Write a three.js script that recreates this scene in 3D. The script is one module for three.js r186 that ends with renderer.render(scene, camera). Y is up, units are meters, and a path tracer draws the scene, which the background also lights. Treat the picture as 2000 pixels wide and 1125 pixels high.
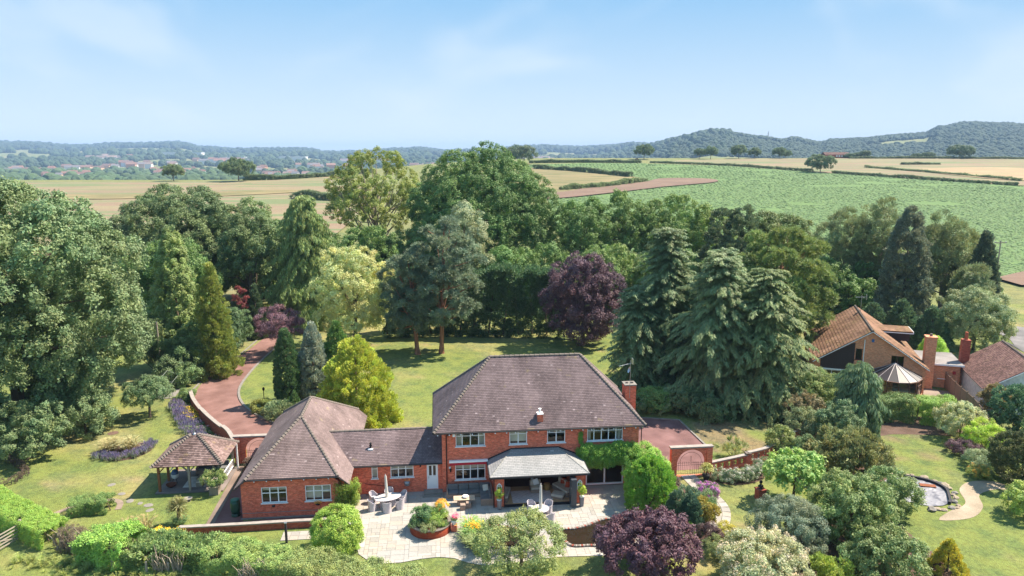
import * as THREE from 'three';
import { mergeGeometries } from 'three/addons/utils/BufferGeometryUtils.js';

// ---------------------------------------------------------------- camera, sky, sun, exposure
const scene = new THREE.Scene();
const camera = new THREE.PerspectiveCamera(43.78, 16 / 9, 0.1, 20000);
camera.position.set(0, 27, 0);
camera.rotation.x = -10.62 * Math.PI / 180;
const renderer = new THREE.WebGLRenderer({ antialias: true });
renderer.toneMapping = THREE.LinearToneMapping;
renderer.toneMappingExposure = 3.1;
renderer.shadowMap.enabled = true;
const SKY_GAIN = 1.32 / 3.1;
const sun = new THREE.DirectionalLight(0xfff1dc, 3.9);
sun.position.set(0.70 * 300, 300, -0.28 * 300 - 60);
sun.target.position.set(0, 0, -60);
sun.castShadow = true;
sun.shadow.mapSize.set(4096, 4096);
Object.assign(sun.shadow.camera, { left: -160, right: 160, top: 160, bottom: -160, near: 1, far: 900 });
scene.add(sun, sun.target);

// ---------------------------------------------------------------- small helpers
const V = (x, y, z) => new THREE.Vector3(x, y, z);
const UP = V(0, 1, 0);
const rad = (d) => d * Math.PI / 180;
const mix = (a, b, t) => a + (b - a) * t;
const clamp = (x, a = 0, b = 1) => Math.min(b, Math.max(a, x));
const ss = (a, b, x) => { const t = clamp((x - a) / (b - a)); return t * t * (3 - 2 * t); };
function RNG(seed) { let s = seed | 0; return () => { s = (s + 0x6d2b79f5) | 0; let t = Math.imul(s ^ (s >>> 15), 1 | s); t = (t + Math.imul(t ^ (t >>> 7), 61 | t)) ^ t; return ((t ^ (t >>> 14)) >>> 0) / 4294967296; }; }
const hash = (x, y, z = 0) => { let n = Math.imul(x, 374761393) ^ Math.imul(y, 668265263) ^ Math.imul(z, 2147483647 ^ 974634); n = Math.imul(n ^ (n >>> 13), 1274126177); return ((n ^ (n >>> 16)) >>> 0) / 4294967296; };
function noise(x, y, per = 0, seed = 0) {   // value noise 0..1, periodic if per
  const xi = Math.floor(x), yi = Math.floor(y), fx = x - xi, fy = y - yi, u = fx * fx * (3 - 2 * fx), v = fy * fy * (3 - 2 * fy);
  const w = (a) => per ? ((a % per) + per) % per : a;
  return mix(mix(hash(w(xi), w(yi), seed), hash(w(xi + 1), w(yi), seed), u), mix(hash(w(xi), w(yi + 1), seed), hash(w(xi + 1), w(yi + 1), seed), u), v);
}
const fbm = (x, y, per = 0, oct = 4, seed = 0) => { let s = 0, a = 0.5, t = 0; for (let i = 0; i < oct; i++) { s += a * noise(x, y, per, seed + i * 17); t += a; x *= 2; y *= 2; per *= 2; a *= 0.5; } return s / t; };

// the sky: thin high cloud streaks over blue, pale towards the horizon
{
  const w = 1024, h = 512, data = new Float32Array(w * h * 4);
  for (let j = 0; j < h; j++) for (let i = 0; i < w; i++) {
    const el = (j + 0.5) / h * 180 - 90, az = (i + 0.5) / w;
    const t = clamp(Math.max(el, 0) / 14), k = Math.pow(t, 0.85), k2 = ss(10, 70, el);
    let r = mix(0.68, 0.130, k), g = mix(0.76, 0.390, k), b = mix(0.80, 0.69, k);
    r = mix(r, 0.22, k2); g = mix(g, 0.45, k2); b = mix(b, 0.74, k2);
    const y = Math.max(el, 0);
    const warp = fbm(az * 20, y * 0.10, 20, 4, 9) * 3;
    const q = ss(0.40, 0.85, fbm(az * 40 + warp * 0.5, y * 0.30 + warp, 0, 5, 3)) * 0.34 * ss(0, 5, y) + 0.06;
    r = mix(r, 0.74, q); g = mix(g, 0.79, q); b = mix(b, 0.83, q);
    if (el < 0) { const d = ss(0, -6, el); r = mix(r, 0.22, d); g = mix(g, 0.26, d); b = mix(b, 0.16, d); }
    const o = (j * w + i) * 4;
    data[o] = r * SKY_GAIN; data[o + 1] = g * SKY_GAIN; data[o + 2] = b * SKY_GAIN; data[o + 3] = 1;
  }
  const sky = new THREE.DataTexture(data, w, h, THREE.RGBAFormat, THREE.FloatType);
  sky.mapping = THREE.EquirectangularReflectionMapping;
  sky.magFilter = sky.minFilter = THREE.LinearFilter;
  sky.wrapS = THREE.RepeatWrapping;
  sky.needsUpdate = true;
  scene.background = sky; scene.environment = sky;
}

// ---------------------------------------------------------------- naming
const taken = new Map();
function numbered(n) { const k = taken.get(n) ?? 0; taken.set(n, k + 1); return k ? n + '_' + String(k).padStart(3, '0') : n; }
function tag(o, label, category, group, kind) {
  if (label) o.userData.label = label;
  if (category) o.userData.category = category;
  if (group) o.userData.group = group;
  if (kind) o.userData.kind = kind;
  return o;
}
function thing(name, label, category, x = 0, y = 0, z = 0, turn = 0, group) {
  const o = new THREE.Group(); o.name = numbered(name); o.position.set(x, y, z); o.rotation.y = turn; scene.add(o);
  return tag(o, label, category, group);
}
function clean(g) {
  if (g.index) g = g.toNonIndexed();
  for (const k of Object.keys(g.attributes)) if (!['position', 'normal', 'uv', 'color'].includes(k)) g.deleteAttribute(k);
  if (!g.attributes.normal) g.computeVertexNormals();
  if (!g.attributes.uv) g.setAttribute('uv', new THREE.BufferAttribute(new Float32Array(g.attributes.position.count * 2), 2));
  return g;
}
const M = (list) => { list = [list].flat(9).map(clean); return list.length === 1 ? list[0] : mergeGeometries(list); };
function obj(name, geos, mat, parent, kind) {
  const m = new THREE.Mesh(M(geos), mat); m.castShadow = m.receiveShadow = true;
  if (parent) { m.name = name; parent.add(m); } else { m.name = numbered(name); scene.add(m); }
  if (kind) m.userData.kind = kind;
  return m;
}
const struct = (name, geos, mat) => obj(name, geos, mat, null, 'structure');
function put(name, geo, mat, parent, x = 0, y = 0, z = 0, ry = 0) { const m = new THREE.Mesh(geo, mat); m.castShadow = m.receiveShadow = true; m.name = name; m.position.set(x, y, z); m.rotation.y = ry; parent.add(m); return m; }
function sub(name, parent) { const g = new THREE.Group(); g.name = name; parent.add(g); return g; }
function copyOf(o, x, y, z, turn, label) { const c = o.clone(); c.userData = { ...o.userData }; c.name = numbered(o.name.replace(/_\d{3}$/, '')); c.position.set(x, y, z); c.rotation.y = turn; if (label) c.userData.label = label; scene.add(c); return c; }

// ---------------------------------------------------------------- geometry helpers (uv in metres)
function metre(g) {
  g = clean(g); const p = g.attributes.position, n = g.attributes.normal, uv = g.attributes.uv;
  for (let i = 0; i < p.count; i++) {
    const ax = Math.abs(n.getX(i)), ay = Math.abs(n.getY(i)), az = Math.abs(n.getZ(i));
    if (ay > ax && ay > az) uv.setXY(i, p.getX(i), p.getZ(i)); else if (ax > az) uv.setXY(i, p.getZ(i), p.getY(i)); else uv.setXY(i, p.getX(i), p.getY(i));
  }
  return g;
}
const bx = (w, h, d, x = 0, y = 0, z = 0) => metre(new THREE.BoxGeometry(w, h, d).translate(x, y, z));   // centred
const box = (x0, x1, y0, y1, z0, z1) => bx(Math.abs(x1 - x0), Math.abs(y1 - y0), Math.abs(z1 - z0), (x0 + x1) / 2, (y0 + y1) / 2, (z0 + z1) / 2);
const cyl = (r0, r1, h, x = 0, y = 0, z = 0, n = 12) => new THREE.CylinderGeometry(r1, r0, h, n).translate(x, y + h / 2, z);
function rod(a, b, r0, r1 = r0, n = 8) {
  const d = b.clone().sub(a), L = d.length(), g = new THREE.CylinderGeometry(r1, r0, L, n).translate(0, L / 2, 0);
  return g.applyQuaternion(new THREE.Quaternion().setFromUnitVectors(UP, d.normalize())).translate(a.x, a.y, a.z);
}
function beam(a, b, w, h) {   // square bar from a to b
  const d = b.clone().sub(a), L = d.length(); const g = bx(w, L, h, 0, L / 2, 0);
  return g.applyQuaternion(new THREE.Quaternion().setFromUnitVectors(UP, d.normalize())).translate(a.x, a.y, a.z);
}
const lathe = (pts, n = 20) => new THREE.LatheGeometry(pts.map(([r, y]) => new THREE.Vector2(r, y)), n);
const sph = (r, x = 0, y = 0, z = 0, n = 12) => new THREE.SphereGeometry(r, n, Math.max(6, n * 0.7 | 0)).translate(x, y, z);
function rbox(w, h, d, r, x = 0, y = 0, z = 0) {   // soft box: cushions, stones
  const s = new THREE.Shape(); const a = w / 2 - r, b = h / 2 - r;
  s.absarc(a, b, r, 0, Math.PI / 2); s.absarc(-a, b, r, Math.PI / 2, Math.PI); s.absarc(-a, -b, r, Math.PI, 1.5 * Math.PI); s.absarc(a, -b, r, 1.5 * Math.PI, 2 * Math.PI);
  const e = r * 0.7; return new THREE.ExtrudeGeometry(s, { depth: d - 2 * e, bevelEnabled: true, bevelThickness: e, bevelSize: e * 0.6, bevelOffset: -e * 0.6, bevelSegments: 2, curveSegments: 3 }).translate(x, y, z - d / 2 + e);
}
function panel(pts, holes, depth) {   // vertical plate in xy with openings, facing +z, back at z = -depth
  const s = new THREE.Shape(pts.map(([x, y]) => new THREE.Vector2(x, y)));
  for (const [x0, x1, y0, y1] of holes) s.holes.push(new THREE.Path([[x0, y0], [x0, y1], [x1, y1], [x1, y0]].map(([x, y]) => new THREE.Vector2(x, y))));
  return metre(new THREE.ExtrudeGeometry(s, { depth, bevelEnabled: false }).translate(0, 0, -depth));
}
function smooth(pts, n = 60, closed = true) { return new THREE.CatmullRomCurve3(pts.map(([x, z]) => V(x, 0, z)), closed, 'centripetal').getSpacedPoints(n).slice(0, closed ? -1 : undefined).map((p) => [p.x, p.z]); }
const shapeOf = (pts) => new THREE.Shape(pts.map(([x, z]) => new THREE.Vector2(x, -z)));
const flat = (pts, y) => new THREE.ShapeGeometry(shapeOf(pts)).rotateX(-Math.PI / 2).translate(0, y, 0);
const slab = (pts, y, t) => new THREE.ExtrudeGeometry(shapeOf(pts), { depth: t, bevelEnabled: false }).rotateX(-Math.PI / 2).translate(0, y, 0);
const inPoly = (pts, x, z) => { let c = false; for (let i = 0, j = pts.length - 1; i < pts.length; j = i++) { const [a, b] = pts[i], [d, e] = pts[j]; if (b > z !== e > z && x < (d - a) * (z - b) / (e - b) + a) c = !c; } return c; };
function clipRect(poly, x0, x1, z0, z1) {
  const cut = (p, f, at) => { const o = []; for (let i = 0; i < p.length; i++) { const a = p[i], b = p[(i + 1) % p.length], fa = f(a), fb = f(b); if (fa >= 0) o.push(a); if (fa >= 0 !== fb >= 0) { const t = fa / (fa - fb); o.push([mix(a[0], b[0], t), mix(a[1], b[1], t)]); } } return o; };
  for (const f of [(p) => p[0] - x0, (p) => x1 - p[0], (p) => p[1] - z0, (p) => z1 - p[1]]) { poly = cut(poly, f); if (poly.length < 3) return []; }
  return poly;
}
function draped(poly, cell, off) {   // a sheet that follows the terrain
  const xs = poly.map((p) => p[0]), zs = poly.map((p) => p[1]), pos = [], uv = [];
  for (let x = Math.floor(Math.min(...xs) / cell) * cell; x < Math.max(...xs); x += cell) for (let z = Math.floor(Math.min(...zs) / cell) * cell; z < Math.max(...zs); z += cell) {
    const c = clipRect(poly, x, x + cell, z, z + cell);
    for (let i = 1; i + 1 < c.length; i++) { const t = [c[0], c[i], c[i + 1]]; const ar = (t[1][0] - t[0][0]) * (t[2][1] - t[0][1]) - (t[2][0] - t[0][0]) * (t[1][1] - t[0][1]); if (Math.abs(ar) < 1e-4) continue; if (ar > 0) t.reverse(); for (const [a, b] of t) { pos.push(a, land(a, b) + off, b); uv.push(a, b); } }
  }
  const g = new THREE.BufferGeometry(); g.setAttribute('position', new THREE.Float32BufferAttribute(pos, 3)); g.setAttribute('uv', new THREE.Float32BufferAttribute(uv, 2)); g.computeVertexNormals();
  // smooth normals from the terrain
  const n = g.attributes.normal, p = g.attributes.position; for (let i = 0; i < p.count; i++) { const x = p.getX(i), z = p.getZ(i), e = 2, q = V(land(x - e, z) - land(x + e, z), 2 * e, land(x, z - e) - land(x, z + e)).normalize(); n.setXYZ(i, q.x, q.y, q.z); }
  return g;
}
function ribbon(pts, y0, y1, half, uScale = 1) {   // a solid along a ground line; y1 may be a function of the share of the way
  const n = pts.length, pos = [], uv = [], top = (i) => typeof y1 === 'function' ? y1(i / (n - 1)) : y1; let len = 0; const L = [0];
  for (let i = 1; i < n; i++) { len += Math.hypot(pts[i][0] - pts[i - 1][0], pts[i][1] - pts[i - 1][1]); L.push(len); }
  const side = pts.map((p, i) => { const a = pts[Math.max(0, i - 1)], b = pts[Math.min(n - 1, i + 1)], dx = b[0] - a[0], dz = b[1] - a[1], l = Math.hypot(dx, dz) || 1; return [-dz / l * half, dx / l * half]; });
  const P = (i, s, y) => [pts[i][0] + side[i][0] * s, y, pts[i][1] + side[i][1] * s];
  const quad = (a, b, c, d, ua, ub, va, vb) => { pos.push(...a, ...b, ...c, ...a, ...c, ...d); uv.push(ua, va, ub, va, ub, vb, ua, va, ub, vb, ua, vb); };
  for (let i = 0; i + 1 < n; i++) {
    const t0 = top(i), t1 = top(i + 1);
    quad(P(i + 1, 1, y0), P(i, 1, y0), P(i, 1, t0), P(i + 1, 1, t1), L[i + 1], L[i], y0, t0);
    quad(P(i, -1, y0), P(i + 1, -1, y0), P(i + 1, -1, t1), P(i, -1, t0), L[i], L[i + 1], y0, t0);
    quad(P(i, -1, t0), P(i + 1, -1, t1), P(i + 1, 1, t1), P(i, 1, t0), L[i], L[i + 1], 0, 2 * half);
  }
  quad(P(0, 1, y0), P(0, -1, y0), P(0, -1, top(0)), P(0, 1, top(0)), 0, 2 * half, y0, top(0));
  const e = n - 1; quad(P(e, -1, y0), P(e, 1, y0), P(e, 1, top(e)), P(e, -1, top(e)), 0, 2 * half, y0, top(e));
  const g = new THREE.BufferGeometry(); g.setAttribute('position', new THREE.Float32BufferAttribute(pos, 3)); g.setAttribute('uv', new THREE.Float32BufferAttribute(uv, 2)); g.computeVertexNormals(); return g;
}

// ---------------------------------------------------------------- textures and materials
function texture(w, h, sizeX, sizeY, fn, srgb = true) {   // fn(u, v) -> [r, g, b] in 0..255
  const d = new Uint8Array(w * h * 4);
  for (let j = 0; j < h; j++) for (let i = 0; i < w; i++) { const c = fn((i + 0.5) / w, (j + 0.5) / h), o = (j * w + i) * 4; d[o] = clamp(c[0], 0, 255); d[o + 1] = clamp(c[1], 0, 255); d[o + 2] = clamp(c[2], 0, 255); d[o + 3] = 255; }
  const t = new THREE.DataTexture(d, w, h); t.wrapS = t.wrapT = THREE.RepeatWrapping; t.magFilter = t.minFilter = THREE.LinearFilter; if (srgb) t.colorSpace = THREE.SRGBColorSpace;
  t.repeat.set(1 / sizeX, 1 / sizeY); t.needsUpdate = true; return t;
}
const std = (color, roughness = 0.8, more = {}) => new THREE.MeshStandardMaterial({ color, roughness, ...more });
const grey = (v) => [v, v, v];
const grainTex = texture(256, 256, 2.3, 2.3, (u, v) => grey(236 + 36 * (fbm(u * 8, v * 8, 8, 5, 5) - 0.5) * 2 * 0.8 + 24 * (hash(u * 256 | 0, v * 256 | 0) - 0.5)));
const coarseTex = texture(256, 256, 9, 9, (u, v) => grey(232 + 70 * (fbm(u * 6, v * 6, 6, 5, 31) - 0.5) + 22 * (hash(u * 256 | 0, v * 256 | 0, 3) - 0.5)));
function brickTex(seed, base, vary, mortar, cols = 16, rows = 48) {
  return texture(768, 768, cols * 0.225, rows * 0.075, (u, v) => {
    const r = Math.floor(v * rows), x = u * cols + (r % 2 ? 0.5 : 0), c = Math.floor(x) % cols, fx = x - Math.floor(x), fy = v * rows - r;
    const n = fbm(u * 40, v * 40, 40, 2, seed);
    if (fx < 0.05 || fy < 0.15) return mortar.map((m) => m + 26 * (n - 0.5));
    const k = hash(c, r, seed), k2 = hash(c, r, seed + 5), b = (k - 0.5) * vary + (n - 0.5) * 26 + (fbm(u * 4, v * 4, 4, 3, seed + 2) - 0.5) * 20;
    return [base[0] + b, base[1] + b * 0.75 + (k2 - 0.5) * 14, base[2] + b * 0.65 + (k2 - 0.5) * 14];
  });
}
const brickMap = brickTex(11, [210, 102, 74], 44, [208, 158, 134]);
const brickBump = texture(512, 512, 3.6, 3.6, (u, v) => { const r = Math.floor(v * 48), x = u * 16 + (r % 2 ? 0.5 : 0), fx = x - Math.floor(x), fy = v * 48 - r; return grey(fx < 0.05 || fy < 0.15 ? 60 : 200); }, false);
const mBrick = std(0xffffff, 0.9, { map: brickMap, bumpMap: brickBump, bumpScale: 0.008 });
const mBrickDark = std(0xffffff, 0.9, { map: brickTex(23, [156, 74, 56], 36, [150, 112, 96]) });
const mBrickNext = std(0xffffff, 0.9, { map: brickTex(37, [208, 134, 98], 34, [206, 178, 152]) });
function tileTex(seed, base, vary, lichen, tw, th, cols, rows, lc = [142, 128, 92], stain = 26) {
  return texture(768, 768, cols * tw, rows * th, (u, v) => {
    const r = Math.floor(v * rows), x = u * cols + (r % 2 ? 0.5 : 0), c = Math.floor(x) % cols, fx = x - Math.floor(x), fy = v * rows - r;
    const k = hash(c, r, seed), big = fbm(u * 5, v * 5, 5, 4, seed + 1) - 0.5, streak = fbm(u * 26, v * 3, 0, 2, seed + 3) - 0.5, n = hash(u * 768 | 0, v * 768 | 0, seed);
    let b = (k - 0.5) * vary + big * stain * 2 + streak * stain * 0.6 + (n - 0.5) * 14; if (fx < 0.06) b -= 38; if (fy < 0.10) b -= 16;
    let o = [base[0] + b, base[1] + b * 0.92, base[2] + b * 0.92];
    const l = ss(1 - lichen, 1 - lichen + 0.12, fbm(u * 14, v * 14, 14, 5, seed + 9)) * (0.35 + 0.65 * hash(u * 256 | 0, v * 256 | 0, seed + 2));
    if (hash(c, r, seed + 7) > 0.992) o = o.map((q) => q + 36);
    return o.map((q, i) => mix(q, lc[i], l * 0.75));
  });
}
const mTile = std(0xffffff, 0.88, { map: tileTex(3, [104, 89, 91], 17, 0.27, 0.2, 0.15, 40, 52) });
const mTileGarage = std(0xffffff, 0.88, { map: tileTex(5, [110, 94, 93], 16, 0.29, 0.2, 0.15, 40, 52, [146, 134, 98]) });
const mTileRough = std(0xffffff, 0.9, { map: tileTex(7, [112, 92, 88], 46, 0.33, 0.2, 0.16, 36, 46, [142, 122, 90]) });
const mTileMoss = std(0xffffff, 0.9, { map: tileTex(13, [116, 84, 62], 30, 0.44, 0.32, 0.36, 24, 22, [108, 88, 48], 34) });
const mTileRed = std(0xffffff, 0.9, { map: tileTex(17, [104, 74, 68], 50, 0.36, 0.2, 0.16, 36, 46, [128, 102, 82]) });
const mSlate = std(0xffffff, 0.62, { map: tileTex(29, [140, 140, 141], 14, 0.04, 0.3, 0.2, 28, 40, [140, 140, 132], 10) });
const mHip = std(0x776d66, 0.9, { map: grainTex }), mHipGrey = std(0x8c8c89, 0.7, { map: grainTex });
const mStoneCap = std(0x9f9690, 0.85, { map: grainTex }), mConcrete = std(0x85807a, 0.9, { map: grainTex });
const mWhite = std(0xe9ebee, 0.45), mWhiteWall = std(0xdfe0e2, 0.85, { map: grainTex }), mDark = std(0x22232a, 0.6), mFascia = std(0x2b2728, 0.6), mIron = std(0x1b1b1e, 0.5, { metalness: 0.5 }), mSteel = std(0xb6b9bd, 0.35, { metalness: 0.8 });
const mGlass = new THREE.MeshPhysicalMaterial({ color: 0xf2f6f4, transmission: 1, roughness: 0.03, thickness: 0, ior: 1.5 });
const mPlaster = std(0xe8e2d8, 0.9), mBlind = std(0xcfcabb, 0.9), mCurtain = std(0xb9b4a8, 0.95);
const woodTex = (seed, a, b) => texture(256, 512, 0.6, 2.2, (u, v) => { const g = fbm(u * 22, v * 3, 0, 4, seed), k = Math.abs(Math.sin((u * 9 + g * 3.2) * 6)); return [0, 1, 2].map((i) => mix(a[i], b[i], k * 0.6 + g * 0.4)); });
const mOak = std(0xffffff, 0.8, { map: woodTex(2, [150, 98, 58], [112, 70, 40]) }), mGreyWood = std(0xffffff, 0.9, { map: woodTex(4, [168, 158, 146], [128, 118, 106]) }), mFence = std(0xffffff, 0.9, { map: woodTex(8, [160, 138, 120], [118, 98, 84]) }), mBrownFrame = std(0xffffff, 0.7, { map: woodTex(6, [104, 62, 44], [74, 42, 32]) }), mDarkBoard = std(0xffffff, 0.85, { map: woodTex(9, [74, 58, 54], [50, 40, 38]) });
const barkTex = (seed, a, b) => texture(128, 256, 1.2, 2.4, (u, v) => { const g = fbm(u * 14, v * 5, 0, 4, seed); return [0, 1, 2].map((i) => mix(a[i], b[i], clamp(g * 2 - 0.5))); });
const mBark = std(0xffffff, 0.95, { map: barkTex(3, [120, 104, 86], [62, 52, 44]) }), mBarkPine = std(0xffffff, 0.95, { map: barkTex(5, [176, 122, 92], [104, 72, 58]) }), mBarkPale = std(0xffffff, 0.95, { map: barkTex(6, [206, 194, 178], [128, 112, 98]) });
const asphalt = (seed, c, v) => texture(512, 512, 7, 7, (x, y) => { const n = (hash(x * 512 | 0, y * 512 | 0, seed) - 0.5) * v + (fbm(x * 5, y * 5, 5, 5, seed) - 0.5) * 52; return [c[0] + n, c[1] + n * 0.9, c[2] + n * 0.9]; });
const mDrive = std(0xffffff, 0.92, { map: asphalt(4, [116, 85, 79], 26) }), mPath = std(0xffffff, 0.92, { map: asphalt(6, [106, 72, 69], 22) }), mYard = std(0xffffff, 0.92, { map: asphalt(8, [110, 80, 79], 24) }), mRoad = std(0xffffff, 0.92, { map: asphalt(9, [104, 102, 104], 22) });
const mSoil = std(0xffffff, 0.98, { map: asphalt(12, [88, 68, 58], 46) }), mGravel = std(0xffffff, 0.95, { map: asphalt(14, [150, 136, 118], 70) });
const rattanTex = (seed, a, b) => texture(256, 256, 0.32, 0.32, (u, v) => { const i = Math.floor(u * 16), j = Math.floor(v * 16), o = (i + j) % 2, n = hash(i, j, seed); const f = o ? Math.sin(u * 16 * Math.PI) ** 2 : Math.sin(v * 16 * Math.PI) ** 2; return [0, 1, 2].map((k) => mix(b[k], a[k], 0.35 + 0.65 * f) + (n - 0.5) * 24); });
const mRattan = std(0xffffff, 0.8, { map: rattanTex(3, [206, 198, 204], [140, 132, 138]) }), mRattanBrown = std(0xffffff, 0.8, { map: rattanTex(5, [166, 146, 132], [104, 88, 78]) });
const mGreyCushion = std(0x6e7072, 0.95, { map: grainTex }), mCream = std(0xd8d0c2, 0.95, { map: grainTex }), mOrange = std(0xc0583c, 0.95, { map: grainTex }), mCanvas = std(0xd9d6cf, 0.9, { map: grainTex });

// ---------------------------------------------------------------- the land
const SKYLINE = [[-400, 285], [0, 280], [60, 281], [150, 287], [230, 283], [350, 281], [400, 290], [470, 293], [600, 292], [640, 298], [700, 297], [780, 293], [820, 291], [870, 296], [940, 294], [1000, 290], [1060, 287], [1130, 290], [1200, 287], [1280, 283], [1330, 272], [1390, 259], [1430, 262], [1480, 268], [1530, 274], [1545, 270], [1600, 279], [1625, 274], [1680, 272], [1750, 265], [1800, 262], [1830, 250], [1880, 242], [1950, 243], [2000, 246], [2400, 255]];
const RIDGE = SKYLINE.map(([p, y]) => [(p - 1000) / 1424, (300 - y - 3) / 1440]);   // bearing -> rise of the hill crest above eye level
function rise(a) { if (a <= RIDGE[0][0]) return RIDGE[0][1]; for (let i = 1; i < RIDGE.length; i++) if (a < RIDGE[i][0]) { const [x0, y0] = RIDGE[i - 1], [x1, y1] = RIDGE[i]; return mix(y0, y1, ss(x0, x1, a)); } return RIDGE.at(-1)[1]; }
function land(x, z) {
  const d = Math.max(-z, 1), a = x / d, s = ss(-0.40, 0.06, a), slope = mix(0.038, 0.046, s), dc = mix(440, 660, s);
  const ramp = (q) => { const e = q - 120; return e < 0 ? 0 : e < 80 ? slope * e * e / 160 : slope * (e - 40); };
  if (d <= dc) return ramp(d);
  const hc = ramp(dc), s2 = ss(0.1, 0.24, a), D = mix(6500, 2800, s2), D0 = mix(1500, 1150, s2);
  return hc - (hc + 30) * ss(0, 500, d - dc) + (27 + rise(a) * D + 30) * ss(D0, D, d) * (1 - 0.5 * ss(D, D * 1.6, d));
}
const grassTex = texture(768, 768, 11, 11, (u, v) => { const a = fbm(u * 60, v * 60, 60, 3, 2), b = fbm(u * 9, v * 9, 9, 4, 6), n = hash(u * 1024 | 0, v * 1024 | 0, 1), k = 224 + (a - 0.5) * 80 + (b - 0.5) * 70 + (n - 0.5) * 60; return [k + (b - 0.5) * 40, k, k - (b - 0.5) * 30]; });
const grassBump = texture(512, 512, 3, 3, (u, v) => grey(255 * fbm(u * 60, v * 60, 60, 2, 8)), false);
const mGround = std(0xffffff, 1, { map: grassTex, bumpMap: grassBump, bumpScale: 0.05, vertexColors: true });
{
  const nA = 330, dist = [];
  for (let d = -70; d < 130;) { dist.push(d); d += d < 38 ? 8 : 0.85; }
  for (let d = 130; d < 9500;) { dist.push(d); d *= d < 1000 ? 1.02 : 1.03; }
  const pos = [], col = [], uv = [], idx = [];
  const mixc = (a, b, t) => [0, 1, 2].map((i) => mix(a[i], b[i], t));
  dist.forEach((d, j) => {
    for (let i = 0; i <= nA; i++) {
      const a = -1.15 + 2.3 * i / nA, x = a * (d + 80), z = -d, y = land(x, z); pos.push(x, y, z); uv.push(x, z);
      let c;
      const n1 = fbm(x * 0.09, z * 0.09, 0, 4, 4), n2 = fbm(x * 0.32, z * 0.32, 0, 3, 7), n3 = noise(x * 1.1, z * 1.1, 0, 2);
      if (d < 128) {
        c = mixc([0.175, 0.220, 0.050], [0.285, 0.265, 0.100], ss(0.42, 0.72, n1 * 0.6 + n2 * 0.4));
        c = mixc(c, [0.33, 0.25, 0.13], ss(0.66, 0.84, n2 * 0.7 + n3 * 0.3) * 0.7);
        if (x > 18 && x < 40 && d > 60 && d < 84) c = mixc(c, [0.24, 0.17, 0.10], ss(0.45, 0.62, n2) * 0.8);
      } else { const f = noise(x * 0.006, z * 0.004, 0, 12), g = noise(x * 0.02, z * 0.012, 0, 5); c = mixc([0.15, 0.20, 0.055], [0.24, 0.22, 0.085], n1); c = mixc(c, [0.26, 0.23, 0.12], ss(0.74, 0.8, g) * ss(0.4, 0.5, f)); }
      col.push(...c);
      if (i < nA && j + 1 < dist.length) { const p = j * (nA + 1) + i, q = p + nA + 1; idx.push(p, p + 1, q, q, p + 1, q + 1); }
    }
  });
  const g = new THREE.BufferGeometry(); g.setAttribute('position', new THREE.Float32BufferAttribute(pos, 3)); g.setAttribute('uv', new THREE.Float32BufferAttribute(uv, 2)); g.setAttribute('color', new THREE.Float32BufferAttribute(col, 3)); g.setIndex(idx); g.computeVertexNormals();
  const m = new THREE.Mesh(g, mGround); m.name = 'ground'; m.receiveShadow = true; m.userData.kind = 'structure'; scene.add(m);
}
// the fields on the rise beyond the trees
const fieldTex = (seed, a, b, c, sx, sy) => texture(512, 512, sx, sy, (u, v) => { const n = fbm(u * 7, v * 7, 7, 5, seed), s = fbm(u * 3, v * 22, 0, 3, seed + 4), k = hash(u * 512 | 0, v * 512 | 0, seed); return [0, 1, 2].map((i) => mix(mix(a[i], b[i], ss(0.35, 0.65, n)), c[i], ss(0.48, 0.68, s)) + (k - 0.5) * 22); });
const mStubble = std(0xffffff, 1, { map: fieldTex(3, [128, 116, 88], [126, 106, 86], [100, 110, 72], 150, 90) }), mDryGrass = std(0xffffff, 1, { map: fieldTex(5, [116, 106, 72], [100, 98, 60], [130, 116, 80], 90, 60) }), mTilled = std(0xffffff, 1, { map: fieldTex(7, [112, 90, 76], [104, 84, 70], [118, 98, 82], 40, 30) }), mPaleStubble = std(0xffffff, 1, { map: fieldTex(9, [152, 134, 102], [146, 122, 94], [140, 128, 94], 90, 60) }), mCrop = std(0xffffff, 1, { map: fieldTex(11, [86, 112, 60], [92, 118, 64], [82, 108, 58], 30, 30) });
const CROP = [[13, -560], [60, -582], [100, -576], [160, -545], [201, -476], [237, -420], [270, -372], [270, -300], [170, -168], [117, -150], [62, -176], [14, -190], [16, -330]];
struct('crop_field', draped(CROP, 12, 0.25), mCrop);
struct('dry_grass_field', draped(smooth([[14.3, -520], [50.7, -481], [76.7, -425.6], [71, -400], [43, -357], [22, -342], [8, -342], [2, -430]], 40), 8, 0.5), mDryGrass);
const SOIL = smooth([[10, -345], [21.9, -342.3], [45.3, -376.6], [71.8, -398], [90, -425.6], [115.3, -420], [114, -402], [79.4, -372], [43, -336], [20, -316], [6, -312]], 50);
struct('tilled_soil_strip', draped(SOIL, 8, 0.75), mTilled);
struct('tilled_soil_corner', draped([[104, -152], [125, -166], [150, -160], [128, -140], [104, -144]], 6, 0.5), mTilled);
struct('stubble_field', draped([[112, -592], [150, -625], [230, -650], [460, -650], [460, -470], [300, -372], [262, -384], [230, -436], [201, -480], [166, -552]], 14, 0.3), mStubble);
struct('pale_stubble_field', draped(smooth([[283, -505], [360, -520], [330, -430], [300, -405], [281, -420]], 30), 10, 0.6), mPaleStubble);
struct('brown_stubble_field', draped([[-330, -430], [-210, -430], [-150, -438], [-112, -470], [-92, -430], [-60, -330], [-52, -180], [-120, -170], [-220, -190], [-330, -300]], 12, 0.3), mStubble);
struct('green_field_strip', draped(smooth([[-250, -345], [-180, -350], [-120, -372], [-100, -366], [-150, -335], [-230, -325]], 30), 8, 0.55), mDryGrass);

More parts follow.
